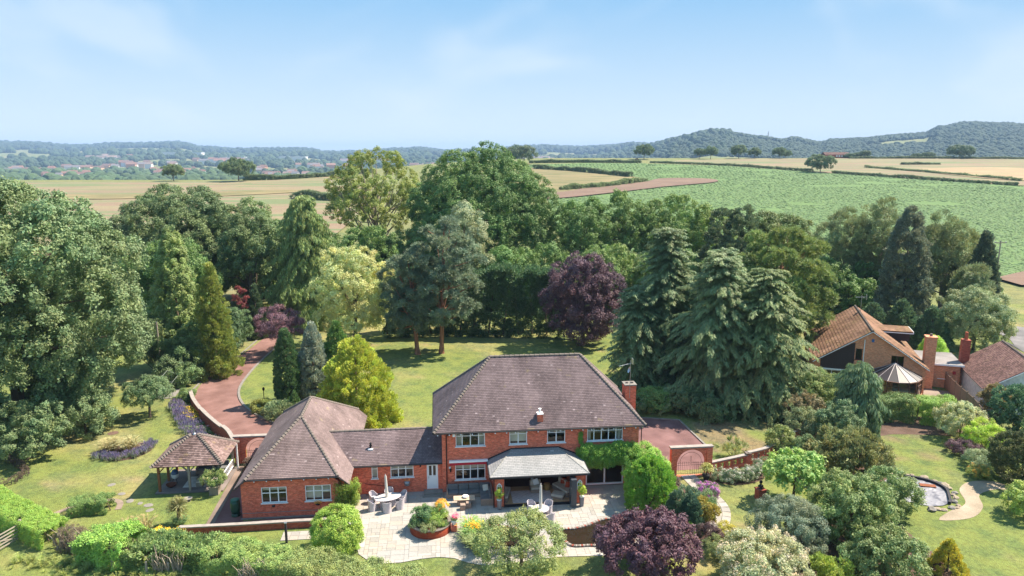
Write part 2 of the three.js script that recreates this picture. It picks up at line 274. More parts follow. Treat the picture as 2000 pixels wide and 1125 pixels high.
// ---------------------------------------------------------------- foliage
const leafMats = new Map();
function leafMat(r, g, b, rough = 0.72) { const k = [r, g, b, rough].join(); if (!leafMats.has(k)) { const m = new THREE.MeshPhysicalMaterial({ roughness: rough, transmission: 0.45, thickness: 0, specularIntensity: 0.6, side: THREE.DoubleSide, vertexColors: true }); m.color.setRGB(r * 1.9 + 0.022, g * 1.85 + (g > r ? 0.034 : 0.012), b * 1.85 + 0.012); leafMats.set(k, m); } return leafMats.get(k); }
function clump(kind, seed) {
  const R = RNG(seed * 977 + 13), pos = [], nor = [], col = [];
  const rv = () => { let v; do v = V(R() * 2 - 1, R() * 2 - 1, R() * 2 - 1); while (v.lengthSq() > 1 || v.lengthSq() < 0.01); return v; };
  const leaf = (c, a, n, L, W, tone) => {
    a = a.clone().normalize(); const b = a.clone().cross(n); if (b.lengthSq() < 1e-4) b.set(1, 0, 0); b.normalize(); const nn = b.clone().cross(a).normalize();
    const p0 = c.clone().addScaledVector(a, -L / 2), p1 = c.clone().addScaledVector(b, W / 2).addScaledVector(nn, W * 0.12), p2 = c.clone().addScaledVector(a, L / 2), p3 = c.clone().addScaledVector(b, -W / 2).addScaledVector(nn, W * 0.12);
    for (const p of [p0, p1, p2, p0, p2, p3]) { pos.push(p.x, p.y, p.z); nor.push(nn.x, nn.y, nn.z); col.push(...tone); }
  };
  const tone = (w = 0.28, y = 0) => { const k = 1 - w / 2 + R() * w, h = (R() - 0.5) * 0.2 + y; return [k * (1 + h), k, k * (1 - h)]; };
  if (kind === 'broad' || kind === 'fine' || kind === 'big') {
    const n = { broad: 84, fine: 110, big: 34 }[kind], L = { broad: 0.34, fine: 0.26, big: 0.56 }[kind];
    for (let i = 0; i < n; i++) { const d = rv(), c = d.clone().multiplyScalar(0.55 + 0.45 * R()); c.y *= 0.72; const nn = rv().multiplyScalar(0.8).addScaledVector(d, 0.5).addScaledVector(UP, 0.55).normalize(), a = rv().cross(nn); leaf(c, a, nn, L * (0.5 + 0.95 * R()), L * 0.62 * (0.6 + 0.7 * R()), tone(0.4)); }
  } else if (kind === 'needle') {
    for (let i = 0; i < 84; i++) { const d = rv(); d.y = d.y * 0.6 + 0.35; const c = rv().multiplyScalar(0.45); c.y *= 0.5; c.addScaledVector(d, 0.38); leaf(c, d, rv(), 0.62, 0.10, tone(0.35)); }
  } else if (kind === 'bough') {   // a shaggy drooping frond along +x
    for (let i = 0; i < 86; i++) { const t = Math.pow(R(), 0.8), s = R() * 2 - 1, w = 0.30 * (1.1 - 0.7 * t), c = V(t, -0.22 * t * t + (R() - 0.6) * 0.16, s * w); leaf(c, V(0.35 + R() * 0.6, -0.15 - R() * 0.75, s * 0.9 + (R() - 0.5) * 0.6), V((R() - 0.5) * 0.8, 1, (R() - 0.5) * 0.8), 0.17 + 0.14 * R(), 0.055 + 0.03 * R(), tone(0.5)); }
  } else if (kind === 'weepbough') {
    for (let i = 0; i < 80; i++) { const t = Math.pow(R(), 0.8), s = R() * 2 - 1, c = V(t, -0.30 * t * t - R() * 0.26 + 0.06, s * 0.28 * (1.1 - 0.7 * t)); leaf(c, V(0.15 + R() * 0.5, -0.6 - R() * 0.6, s * 0.5 + (R() - 0.5) * 0.6), V(R() - 0.5, 0.6, R() - 0.5), 0.2 + 0.2 * R(), 0.055 + 0.025 * R(), tone(0.45)); }
  } else if (kind === 'spray') {
    for (let i = 0; i < 64; i++) { const d = rv().multiplyScalar(0.55).addScaledVector(UP, 0.75).normalize(), c = rv().multiplyScalar(0.75); c.y *= 0.8; leaf(c, d, rv(), 0.46 + 0.24 * R(), 0.22, tone(0.34)); }
  } else if (kind === 'weep') {
    for (let i = 0; i < 74; i++) { const c = rv().multiplyScalar(0.85); c.y = -Math.abs(c.y) * 1.1 + 0.3; leaf(c, V((R() - 0.5) * 0.5, -1, (R() - 0.5) * 0.5), rv(), 0.40 + 0.2 * R(), 0.12, tone(0.36)); }
  } else if (kind === 'blade') {
    for (let i = 0; i < 40; i++) { const a = R() * 6.283, l = 0.25 + R() * 0.9, d = V(Math.cos(a) * l, 1, Math.sin(a) * l).normalize(); leaf(d.clone().multiplyScalar(0.5), d, V(Math.cos(a), -0.4, Math.sin(a)), 1, 0.07, tone(0.34)); leaf(d.clone().multiplyScalar(0.98).add(V(Math.cos(a) * 0.1, -0.02, Math.sin(a) * 0.1)), V(d.x * 1.4, 0.1, d.z * 1.4), V(0, 1, 0.1), 0.34, 0.05, tone(0.34)); }
  } else if (kind === 'flower') {
    for (let i = 0; i < 44; i++) { const d = rv().normalize(); d.y = Math.abs(d.y); const c = d.clone().multiplyScalar(0.75 + 0.25 * R()); leaf(c, rv().cross(d), d.clone().addScaledVector(rv(), 0.4).normalize(), 0.26, 0.26, tone(0.25)); }
  } else if (kind === 'spike') {
    for (let i = 0; i < 50; i++) { const b = rv().multiplyScalar(0.7); b.y = 0.1 + R() * 0.5; const d = V((R() - 0.5) * 0.7, 1, (R() - 0.5) * 0.7).normalize(); leaf(b.clone().addScaledVector(d, 0.2), d, rv(), 0.5, 0.09, tone(0.35)); }
  }
  const g = new THREE.BufferGeometry(); g.setAttribute('position', new THREE.Float32BufferAttribute(pos, 3)); g.setAttribute('normal', new THREE.Float32BufferAttribute(nor, 3)); g.setAttribute('color', new THREE.Float32BufferAttribute(col, 3)); return g;
}
const clumps = new Map();
const clumpOf = (k, i) => { const key = k + (i % 3); if (!clumps.has(key)) clumps.set(key, clump(k, (i % 3) + k.length * 7)); return clumps.get(key); };
const Q = new THREE.Quaternion(), Q2 = new THREE.Quaternion(), MX = new THREE.Matrix4();
function scatter(name, parent, pts, geo, mat, R, vary = 0.26) {   // pts: {p, n, s, q?, t?}
  const m = new THREE.InstancedMesh(geo, mat, pts.length); m.name = name; m.castShadow = m.receiveShadow = true; const c = new THREE.Color();
  pts.forEach((o, i) => {
    if (o.q) Q.copy(o.q); else { Q.setFromUnitVectors(UP, o.n); Q2.setFromAxisAngle(UP, R() * 6.283); Q.multiply(Q2); }
    const s = Array.isArray(o.s) ? V(...o.s) : V(o.s, o.s, o.s); MX.compose(o.p, Q, s); m.setMatrixAt(i, MX);
    const k = (1 - vary / 2 + R() * vary) * (o.t ?? 1), h = (R() - 0.5) * 0.16 + (o.h ?? 0); c.setRGB(k * (1 + h), k, k * (1 - h * 0.8)); m.setColorAt(i, c);
  });
  m.userData.kind = 'stuff'; parent.add(m); return m;
}
function ball(R) { let v; do v = V(R() * 2 - 1, R() * 2 - 1, R() * 2 - 1); while (v.lengthSq() > 1 || v.lengthSq() < 0.02); return v.normalize(); }
function lobes(R, o) {   // o: c (centre), rx, ry, n, lr [min, max] share of rx, s clump size, dens, gap, low
  const L = [], pts = [], { c, rx, ry, n, lr = [0.32, 0.46], s, dens = 1, gap = 0, low = -0.45, squash = 0.85 } = o, rot = R() * 6;
  for (let i = 0; i < n; i++) {
    const y = mix(low, 1, (i + 0.5) / n), ph = i * 2.39996 + rot, q = Math.sqrt(Math.max(0, 1 - y * y)), r = mix(lr[0], lr[1], R()) * rx, f = 0.9 + R() * 0.22;
    L.push({ p: V(c.x + Math.cos(ph) * q * (rx - r * 0.85) * f, c.y + y * (ry - r * squash * 0.8) * f, c.z + Math.sin(ph) * q * (rx - r * 0.85) * f), r, t: 0.9 + R() * 0.2, h: (R() - 0.5) * 0.1 });
  }
  if (n > 6) L.push({ p: c.clone(), r: rx * 0.45, t: 0.9, h: 0 });
  L.forEach((l, k) => {
    if (R() < gap) return;
    const num = Math.ceil(4.6 * l.r * l.r / (s * s) * dens);
    for (let j = 0; j < num; j++) {
      const d = ball(R); if (d.y < -0.5 && R() < 0.65) continue;
      const p = l.p.clone().addScaledVector(V(d.x, d.y * squash, d.z), l.r * (0.74 + 0.3 * R()));
      let hid = false; for (let m = 0; m < L.length && !hid; m++) if (m !== k) { const e = L[m], q = p.distanceTo(e.p); if (q < e.r * 0.66) hid = true; }
      if (hid || p.y < (o.floor ?? 0.1)) continue;
      const nn = d.clone().multiplyScalar(0.8).addScaledVector(UP, 0.45).addScaledVector(ball(R), 0.35).normalize();
      pts.push({ p, n: nn, s: s * (0.75 + 0.5 * R()), t: l.t, h: l.h });
    }
  });
  return { L, pts };
}
function trunkGeo(R, h, r, ends, lean = [0, 0], split = 0.45) {   // tapered trunk and a limb to each lobe
  const g = [], top = V(lean[0], h, lean[1]), mid = V(lean[0] * 0.4 + (R() - 0.5) * r, h * 0.5, lean[1] * 0.4);
  g.push(rod(V(0, -0.1, 0), V(mid.x * 0.2, h * 0.08, mid.z * 0.2), r * 1.45, r * 1.02, 9), rod(V(mid.x * 0.2, h * 0.08, mid.z * 0.2), mid, r * 1.02, r * 0.8, 9), rod(mid, top, r * 0.8, r * 0.3, 9));
  ends.forEach((e, i) => { const t = split + (1 - split) * R(), a = t < 0.5 ? mid.clone().multiplyScalar(t * 2) : mid.clone().lerp(top, t * 2 - 1); if (a.y > e.y) a.y = Math.max(h * 0.3, e.y - 1); const k = a.clone().lerp(e, 0.5).add(V((R() - 0.5) * r * 2, -Math.abs(e.x) * 0.06, (R() - 0.5) * r * 2)); const q = r * (0.26 + 0.2 * R()); g.push(rod(a, k, q, q * 0.7, 6), rod(k, e, q * 0.7, q * 0.2, 6)); });
  return g;
}
let treeSeed = 100;
function tree(name, label, cat, x, z, o) {   // broadleaf: o.h, o.r, o.base, o.col, o.leaf, o.s, o.n, o.gap, o.group
  const R = RNG(treeSeed += 7), g = thing(name, label, cat, x, land(x, z), z, 0, o.group), base = o.base ?? o.h * 0.18;
  const { L, pts } = lobes(R, { c: V(o.lean?.[0] ?? 0, (o.h + base) / 2, o.lean?.[1] ?? 0), rx: o.r, ry: (o.h - base) / 2, n: o.n ?? 20, lr: o.lr, s: o.s ?? 0.8, dens: o.dens, gap: o.gap, low: o.low, squash: o.squash });
  const m = obj('trunk', trunkGeo(R, o.h * (o.trunkTop ?? 0.6), o.tr ?? o.h * 0.02 + 0.03, L.map((l) => l.p).filter((_, i) => i % (o.limb ?? 2) === 0), o.lean, o.split), o.bark ?? mBark, g);
  const c = scatter('crown', g, pts, clumpOf(o.leaf ?? 'broad', treeSeed), leafMat(...o.col), R, o.vary);
  return g;
}
function shrub(name, label, x, z, o) {   // low and full to the ground
  const R = RNG(treeSeed += 7), g = thing(name, label, o.cat ?? 'shrub', x, (o.y ?? 0) + land(x, z), z, o.turn ?? 0, o.group), r = o.r, h = o.h;
  const { L, pts } = lobes(R, { c: V(0, h * 0.5, 0), rx: r, ry: h * 0.52, n: o.n ?? 9, lr: o.lr ?? [0.36, 0.52], s: o.s ?? 0.32, dens: o.dens ?? 1, low: -0.75, squash: Math.min(1, h / r * 0.6), floor: 0.03 });
  if (o.sx) pts.forEach((p) => { p.p.x *= o.sx; });
  obj('stem', L.filter((_, i) => i % 2 === 0).map((l) => rod(V((R() - 0.5) * 0.2, -0.05, (R() - 0.5) * 0.2), V(l.p.x * (o.sx ?? 1), Math.max(l.p.y, 0.1), l.p.z), 0.03 + r * 0.012, 0.012, 5)), mBark, g);
  scatter('foliage', g, pts, clumpOf(o.leaf ?? 'fine', treeSeed), leafMat(...o.col), R, o.vary);
  if (o.bloom) scatter('blossom', g, pts.filter((p) => p.n.y > 0.1 && R() < o.bloom[3]).map((p) => ({ p: p.p.clone().addScaledVector(p.n, (o.s ?? 0.32) * 0.55), n: p.n, s: o.bloom[4] ?? 0.14 })), clumpOf('flower', treeSeed), leafMat(o.bloom[0], o.bloom[1], o.bloom[2]), R, 0.3);
  return g;
}
function spruce(name, label, x, z, o) {   // whorls of boughs round a straight trunk
  const R = RNG(treeSeed += 7), g = thing(name, label, o.cat ?? 'conifer', x, land(x, z), z, 0, o.group), pts = [], { h, r } = o, base = o.base ?? 0.8;
  obj('trunk', [rod(V(0, -0.1, 0), V(0, h * 0.5, 0), h * 0.019 + 0.05, h * 0.012 + 0.03, 9), rod(V(0, h * 0.5, 0), V(0, h * 0.99, 0), h * 0.012 + 0.03, 0.02, 7)], o.bark ?? mBark, g);
  const step = o.step ?? 0.62;
  for (let y = base, k = 0; y < h - 0.25; y += step * (1 - 0.45 * y / h), k++) {
    const t = (y - base) / (h - base), rr = r * (0.8 + 0.4 * R()) * (o.prof ? o.prof(t) : Math.pow(1 - t, 0.8) * (0.9 + 0.1 * Math.sin(t * 20))) + 0.18, n = Math.max(4, Math.round((o.per ?? 8) * (0.5 + 0.6 * rr / r)));
    for (let i = 0; i < n; i++) {
      if (R() < (o.gap ?? 0.06)) continue;
      const az = (i + R() * 0.7) / n * 6.283 + k * 1.1, len = rr * (0.6 + 0.55 * R()), pitch = mix(o.pitch?.[0] ?? -0.22, o.pitch?.[1] ?? 0.5, t) + (R() - 0.5) * 0.35;
      const q = new THREE.Quaternion().setFromEuler(new THREE.Euler(0, az, pitch, 'YXZ')), d = V(1, 0, 0).applyQuaternion(q), fl = o.fl ?? 1.7, m = Math.max(1, Math.round(len / (fl * 0.52)));
      for (let e = 0; e < m; e++) {
        const t2 = m > 1 ? clamp((e + (R() - 0.5) * 0.5) / (m - 1)) : 1, last = e === m - 1, side = last ? (R() - 0.5) * 0.3 : (e % 2 ? 1 : -1) * (0.25 + 0.7 * R()), q2 = new THREE.Quaternion().setFromEuler(new THREE.Euler(0, az + side, pitch - 0.1 - (o.droop ?? 0.25) * t2, 'YXZ')), L = Math.min(len, fl) * (0.75 + 0.5 * R()), w = L * (o.wide ?? 0.8);
        pts.push({ p: V(0, y + (R() - 0.5) * 0.3 - len * t2 * t2 * (o.droop ?? 0.25) * 0.5, 0).addScaledVector(d, Math.max(0, len - L) * t2 + (m > 1 ? 0 : 0)), q: q2, s: [L, w, w], t: 0.95 + 0.1 * R() });
      }
    }
  }
  scatter('foliage', g, pts, clumpOf(o.leaf ?? 'bough', treeSeed), leafMat(...o.col), R, o.vary ?? 0.3);
  return g;
}
function column(name, label, x, z, o) {   // a dense body of sprays: o.h, o.prof(t) radius, o.s, o.lump
  const R = RNG(treeSeed += 7), g = thing(name, label, o.cat ?? 'conifer', x, land(x, z) + (o.y ?? 0), z, 0, o.group), pts = [], h = o.h, s = o.s ?? 0.4, area = [];
  obj('trunk', rod(V(0, -0.1, 0), V(0, h * 0.8, 0), h * 0.016 + 0.05, 0.03, 7), mBark, g);
  const N = 40; let tot = 0; for (let i = 0; i < N; i++) { tot += o.prof((i + 0.5) / N) * 6.283 * h / N; area.push(tot); }
  const num = tot * 3.2 / (s * s * 2.6) * (o.dens ?? 1), sd = treeSeed;
  for (let j = 0; j < num; j++) {
    const w = R() * tot, i = area.findIndex((a) => a >= w), t = (i + R()) / N, az = R() * 6.283, rr = o.prof(t), sl = (o.prof(Math.min(1, t + 0.02)) - o.prof(Math.max(0, t - 0.02))) / (h * 0.04);
    const lump = 1 + (fbm(az * (o.freq ?? 2.2) + sd, t * h * 0.55 * (o.freq ?? 2.2) / 2, 0, 2, sd) - 0.5) * (o.lump ?? 0.4), q = rr * lump * (0.86 + 0.2 * R()) * (1 - (o.rag ?? 0.1) * R());
    pts.push({ p: V(Math.cos(az) * q, Math.max(0.06, t * h), Math.sin(az) * q), n: V(Math.cos(az), -sl * 0.7 + 0.5 + (o.upright ?? 0.6), Math.sin(az)).addScaledVector(ball(R), 0.3).normalize(), s: s * (0.75 + 0.5 * R()), t: 0.92 + 0.16 * lump - 0.08 });
  }
  scatter('foliage', g, pts, clumpOf(o.leaf ?? 'spray', treeSeed), leafMat(...o.col), R, o.vary);
  return g;
}
function hedge(name, label, pts2, o) {   // a hedge along a line: o.w half width, o.h, o.s, o.col
  const R = RNG(treeSeed += 7), line = smooth(pts2, Math.max(12, o.steps ?? 30), false), [bx0, bz0] = line[0], g = thing(name, label, 'hedge', bx0, land(bx0, bz0), bz0, 0, o.group), pts = [], y00 = land(bx0, bz0), s = o.s ?? 0.4;
  obj('stem', line.filter((_, i) => i % (o.every ?? 2) === 0).map(([x, z]) => rod(V(x - bx0, land(x, z) - y00 - 0.05, z - bz0), V(x - bx0 + (R() - 0.5) * o.w, land(x, z) - y00 + o.h * 0.8, z - bz0 + (R() - 0.5) * o.w), 0.05 * (o.h ** 0.5), 0.02, 5)), mBark, g);
  for (let i = 0; i + 1 < line.length; i++) {
    const [ax, az] = line[i], [cx, cz] = line[i + 1], dx = cx - ax, dz = cz - az, l = Math.hypot(dx, dz), nx = -dz / l, nz = dx / l, per = o.w * 2 + o.h * 2, num = l * per * 4.0 / (s * s * 2.6) * (o.dens ?? 1);
    for (let j = 0; j < num; j++) {
      const u = R(), w = R() * per; let off, y, nn;
      const hh = o.h * (1 + (noise((ax + dx * u) * (o.nf ?? 0.7), (az + dz * u) * (o.nf ?? 0.7), 0, 3) - 0.5) * (o.uneven ?? 0.15)), ww = o.w * (1 + (noise((ax + dx * u) * 0.9, 7, 0, 5) - 0.5) * (o.uneven ?? 0.15));
      if (w < o.w * 2) { off = w - o.w; y = hh; nn = V(0, 1, 0); } else { const sd = w - o.w * 2 < o.h ? 1 : -1; off = sd * ww; y = R() * hh; nn = V(nx * sd, 0.5, nz * sd); }
      const x = ax + dx * u + nx * off, z = az + dz * u + nz * off;
      pts.push({ p: V(x - bx0, y * (0.96 + 0.06 * R()) + land(x, z) - y00, z - bz0), n: nn.addScaledVector(ball(R), 0.35).normalize(), s: s * (0.75 + 0.5 * R()) });
    }
  }
  scatter('foliage', g, pts, clumpOf(o.leaf ?? 'fine', treeSeed), leafMat(...o.col), R, o.vary);
  return g;
}
// ---------------------------------------------------------------- roofs
function slope(pts, gauge = 0.15, lift = 0.022, under = 0.09) {   // a tiled plane; the first edge is the eaves, points anticlockwise from outside
  const [p0, p1] = pts, e = p1.clone().sub(p0).normalize(); let n = V(0, 0, 0); for (let i = 1; i + 1 < pts.length; i++) n.add(pts[i].clone().sub(p0).cross(pts[i + 1].clone().sub(p0))); n.normalize(); if (n.y < 0) n.negate();
  const s = n.clone().cross(e).normalize(); if (s.y < 0) s.negate();
  const q = pts.map((p) => { const d = p.clone().sub(p0); return [d.dot(e), d.dot(s)]; }), top = Math.max(...q.map((a) => a[1])), pos = [], uv = [];
  const span = (b) => { b = clamp(b, 1e-4, top - 1e-4); let lo = 1e9, hi = -1e9; q.forEach((a, i) => { const c = q[(i + 1) % q.length]; if (a[1] > b !== c[1] > b) { const x = a[0] + (c[0] - a[0]) * (b - a[1]) / (c[1] - a[1]); lo = Math.min(lo, x); hi = Math.max(hi, x); } }); return [lo, hi]; };
  const at = (a, b, o) => p0.clone().addScaledVector(e, a).addScaledVector(s, b).addScaledVector(n, o);
  const ox = (p0.x * 0.37 + p0.z * 0.71) % 5;
  const quad = (A, B, C, D, ua, ub, uc, ud) => { for (const [p, t] of [[A, ua], [B, ub], [C, uc], [A, ua], [C, uc], [D, ud]]) { pos.push(p.x, p.y, p.z); uv.push(t[0] + ox, t[1]); } };
  const flip = e.clone().cross(s).dot(n) < 0;
  for (let b = 0; b < top - 1e-3; b += gauge) {
    const c = Math.min(top, b + gauge), [l0, h0] = span(b), [l1, h1] = span(c); if (h0 < l0 || h1 < l1) continue;
    const A = at(l0, b, lift), B = at(h0, b, lift), C = at(h1, c, 0.002), D = at(l1, c, 0.002), A2 = at(l0, b, -0.01), B2 = at(h0, b, -0.01);
    if (!flip) { quad(A, B, C, D, [l0, b], [h0, b], [h1, c], [l1, c]); quad(A2, B2, B, A, [l0, b], [h0, b], [h0, b + 0.01], [l0, b + 0.01]); } else { quad(B, A, D, C, [h0, b], [l0, b], [l1, c], [h1, c]); quad(B2, A2, A, B, [h0, b], [l0, b], [l0, b + 0.01], [h0, b + 0.01]); }
  }
  for (let i = 1; i + 1 < pts.length; i++) for (const p of [pts[0], pts[i + 1], pts[i]]) { const w = p.clone().addScaledVector(n, -under); pos.push(w.x, w.y, w.z); uv.push(0, 0); }
  for (let i = 0; i < pts.length; i++) { const a = pts[i], b = pts[(i + 1) % pts.length], a2 = a.clone().addScaledVector(n, -under), b2 = b.clone().addScaledVector(n, -under); quad(a2, b2, b, a, [0, 0], [1, 0], [1, 0.1], [0, 0.1]); }
  const g = new THREE.BufferGeometry(); g.setAttribute('position', new THREE.Float32BufferAttribute(pos, 3)); g.setAttribute('uv', new THREE.Float32BufferAttribute(uv, 2)); g.computeVertexNormals(); return g;
}
function capTiles(a, b, r, len, flare = 1.3) {   // ridge or bonnet tiles laid along a line, each lapping the next
  const d = b.clone().sub(a), L = d.length(), n = Math.max(1, Math.round(L / len)), out = []; d.normalize();
  const side = d.clone().cross(UP).normalize(), up = side.clone().cross(d).normalize(), m = new THREE.Matrix4().makeBasis(side, d, up.clone());
  for (let i = 0; i < n; i++) { const g = new THREE.CylinderGeometry(r * 0.82, r * flare, L / n * 1.12, 7, 1, true, -Math.PI / 2, Math.PI); const p = a.clone().addScaledVector(d, (i + 0.5) * L / n).addScaledVector(up, -r * 0.35); out.push(metre(g.applyMatrix4(m).translate(p.x, p.y, p.z))); }
  return out;
}
// ---------------------------------------------------------------- windows
function win(parent, x0, x1, y0, y1, z, cols, transom, o = {}) {   // facing +z, outer wall face at z
  const w = sub('window', parent), f = 0.06, d = 0.07, zc = z - 0.06, fr = [], xs = [x0, ...cols.map((c) => mix(x0, x1, c)), x1], mat = o.mat ?? mWhite;
  fr.push(box(x0, x0 + f, y0, y1, zc - d / 2, zc + d / 2), box(x1 - f, x1, y0, y1, zc - d / 2, zc + d / 2), box(x0 + f, x1 - f, y1 - f, y1, zc - d / 2, zc + d / 2), box(x0 + f, x1 - f, y0, y0 + f, zc - d / 2, zc + d / 2));
  const yt = transom ? mix(y0, y1, transom) : y1;
  for (const x of xs.slice(1, -1)) fr.push(box(x - f / 2 - 0.008, x + f / 2 + 0.008, y0 + f, y1 - f, zc - d / 2 + 0.004, zc + d / 2 - 0.004));
  if (transom) for (let i = 0; i + 1 < xs.length; i++) fr.push(box(xs[i] + (i ? f / 2 + 0.008 : f), xs[i + 1] - (i + 2 < xs.length ? f / 2 + 0.008 : f), yt - f / 2, yt + f / 2, zc - d / 2 + 0.008, zc + d / 2 - 0.008));
  obj('frame', fr, mat, w);
  for (let i = 0; i + 1 < xs.length; i++) { const a = xs[i] + 0.05, b = xs[i + 1] - 0.05; for (const [p, q] of transom ? [[y0 + 0.05, yt - 0.025], [yt + 0.025, y1 - 0.05]] : [[y0 + 0.05, y1 - 0.05]]) put('pane', new THREE.PlaneGeometry(b - a, q - p), mGlass, w, (a + b) / 2, (p + q) / 2, zc - 0.004); }
  if (!o.nosill) obj('sill', bx(x1 - x0 + 0.14, 0.06, 0.16, (x0 + x1) / 2, y0 - 0.03, z + 0.02), mat, w);
  if (o.blind) for (const [a, b, c] of o.blind) obj('blind', box(mix(x0, x1, a), mix(x0, x1, b), mix(y1, y0, c), y1 - 0.02, z - 0.34, z - 0.32), o.blindMat ?? mBlind, w);
  return w;
}
// ---------------------------------------------------------------- the house (x along its front, -z into the plot)
const TURN = rad(6), OX = -5.6, OZ = -54.0;
const at = (u, v) => [OX + Math.cos(TURN) * u - Math.sin(TURN) * v, OZ - Math.sin(TURN) * u - Math.cos(TURN) * v];   // u along the front, v behind it
const house = thing('house', 'red brick two-storey house with hipped tile roof, low link and garage wing', 'house', OX, 0, OZ, TURN);
{
  const h = house, rect = (x0, x1, y0, y1) => [[x0, y0], [x1, y0], [x1, y1], [x0, y1]];
  // main block
  const tops = [[1.1, 3.45], [5.42, 6.85], [8.5, 9.98], [11.8, 14.75]].map(([a, b]) => [a, b, 3.92, 5.22]);
  obj('wall', panel(rect(0, 16.1, -0.2, 5.3), [...tops, [1.03, 3.46, 1.06, 2.4], [11.75, 14.9, 0.06, 2.1], [4.75, 10.2, -0.1, 2.3]], 0.3), mBrick, h);
  obj('wall', box(0, 16.1, -0.2, 5.3, -8.9, -8.6), mBrick, h); obj('wall', box(0, 0.3, -0.2, 5.3, -8.6, -0.3), mBrick, h); obj('wall', box(15.8, 16.1, -0.2, 5.3, -8.6, -0.3), mBrick, h);
  obj('floor', [box(0.3, 15.8, -0.1, 0.05, -8.6, -0.3), box(0.3, 15.8, 2.55, 2.75, -8.6, -0.3)], mBrownFrame, h);
  obj('ceiling', box(0.3, 15.8, 5.24, 5.3, -8.6, -0.3), mPlaster, h);
  obj('partition', [box(0.3, 15.8, 0.05, 5.24, -4.6, -4.5), box(4.2, 4.3, 0.05, 5.24, -4.5, -0.3), box(11.0, 11.1, 0.05, 5.24, -4.5, -0.3)], mPlaster, h);
  const RL = -0.65, RR = 16.55, RF = 0.42, RB = -9.32, E = 5.3, T = 10.05, ra = V(4.2, T, -4.45), rb = V(11.95, T, -4.45), fl = V(RL, E, RF), fr = V(RR, E, RF), bl = V(RL, E, RB), br = V(RR, E, RB);
  const roof = obj('roof', [slope([fl, fr, rb, ra]), slope([br, bl, ra, rb]), slope([bl, fl, ra]), slope([fr, br, rb])], mTile, h); roof.userData.label = 'steep hipped roof of weathered purple-brown tiles';
  obj('ridge_tiles', capTiles(ra, rb, 0.13, 0.42, 1.1), mHip, roof);
  for (const [a, b] of [[fl, ra], [fr, rb], [bl, ra], [br, rb]]) obj('hip_tiles', capTiles(a, b, 0.115, 0.27, 1.32), mHip, roof);
  obj('soffit', [box(RL + 0.06, RR - 0.06, E - 0.13, E - 0.09, 0.01, RF - 0.05), box(RL + 0.06, -0.01, E - 0.13, E - 0.09, RB + 0.06, 0.0), box(16.11, RR - 0.06, E - 0.13, E - 0.09, RB + 0.06, 0.0)], mFascia, h);
  obj('gutter', [rod(V(RL, E - 0.08, RF + 0.05), V(RR, E - 0.08, RF + 0.05), 0.06), rod(V(RL - 0.05, E - 0.08, RF), V(RL - 0.05, E - 0.08, RB), 0.06), rod(V(RR + 0.05, E - 0.08, RF), V(RR + 0.05, E - 0.08, RB), 0.06)], mFascia, h);
  obj('drainpipe', [rod(V(0.75, 5.1, 0.3), V(0.35, 4.9, 0.06), 0.04), rod(V(0.35, 4.92, 0.06), V(0.35, 0.05, 0.06), 0.04)], mIron, h);
  obj('drainpipe', rod(V(16.3, 5.1, 0.1), V(16.3, 0.2, 0.05), 0.04), mIron, h);
  for (let x = -0.3; x < 16.3; x += 0.88) put('festoon_bulb', sph(0.055, 0, 0, 0, 8), mWhite, h, x + (x * 7 % 1) * 0.2, E - 0.2, RF + 0.06);
  win(h, 1.1, 3.45, 3.92, 5.22, 0, [0.22, 0.5, 0.78], 0.66, { blind: [[0.02, 0.2, 1], [0.8, 0.98, 1]], blindMat: mCurtain });
  win(h, 5.42, 6.85, 3.92, 5.22, 0, [0.5], 0.66, { blind: [[0.03, 0.97, 0.9]] });
  win(h, 8.5, 9.98, 3.92, 5.22, 0, [0.5], 0.66, { blind: [[0.03, 0.97, 0.35]] });
  win(h, 11.8, 14.75, 3.92, 5.22, 0, [0.19, 0.4, 0.6, 0.81], 0.66, { blind: [[0.02, 0.12, 1], [0.88, 0.98, 1]], blindMat: mCurtain });
  win(h, 1.03, 3.46, 1.06, 2.4, 0, [0.26, 0.5, 0.75], 0.64, { blind: [[0.02, 0.98, 0.36]] });
  const sl = sub('sliding_door', h);
  obj('frame', [box(11.75, 11.85, 0.06, 2.1, -0.14, -0.02), box(14.8, 14.9, 0.06, 2.1, -0.14, -0.02), box(11.85, 14.8, 2.0, 2.1, -0.14, -0.02), box(11.85, 14.8, 0.06, 0.18, -0.14, -0.02), box(13.26, 13.38, 0.18, 2.0, -0.13, -0.03)], mWhite, sl);
  for (const x of [12.555, 14.09]) put('pane', new THREE.PlaneGeometry(1.42, 1.84), mGlass, sl, x, 1.09, -0.08);
  obj('threshold', box(11.65, 15.0, -0.1, 0.06, 0.0, 0.12), mConcrete, sl);
  const aw = sub('awning', h); aw.userData.label = 'closed awning with white cassette and red valance';
  obj('cassette', bx(3.1, 0.14, 0.26, 2.1, 2.72, 0.16), mWhite, aw); obj('valance', bx(3.06, 0.2, 0.02, 2.1, 2.54, 0.27), std(0xb01830, 0.8), aw);
  for (const [x, y] of [[0.66, 2.0], [3.75, 2.0], [-1.75, 2.4]]) { const l = sub('wall_lantern', h), z = x < 0 ? -0.35 : 0; obj('bracket', [bx(0.05, 0.2, 0.05, x, y, z + 0.03), rod(V(x, y + 0.1, z + 0.03), V(x, y + 0.16, z + 0.16), 0.012)], mIron, l); obj('lantern_body', lathe([[0.0, -0.2], [0.05, -0.18], [0.085, 0.02], [0.1, 0.06], [0.02, 0.14], [0, 0.17]], 6).translate(x, y + 0.02, z + 0.17), mIron, l); }
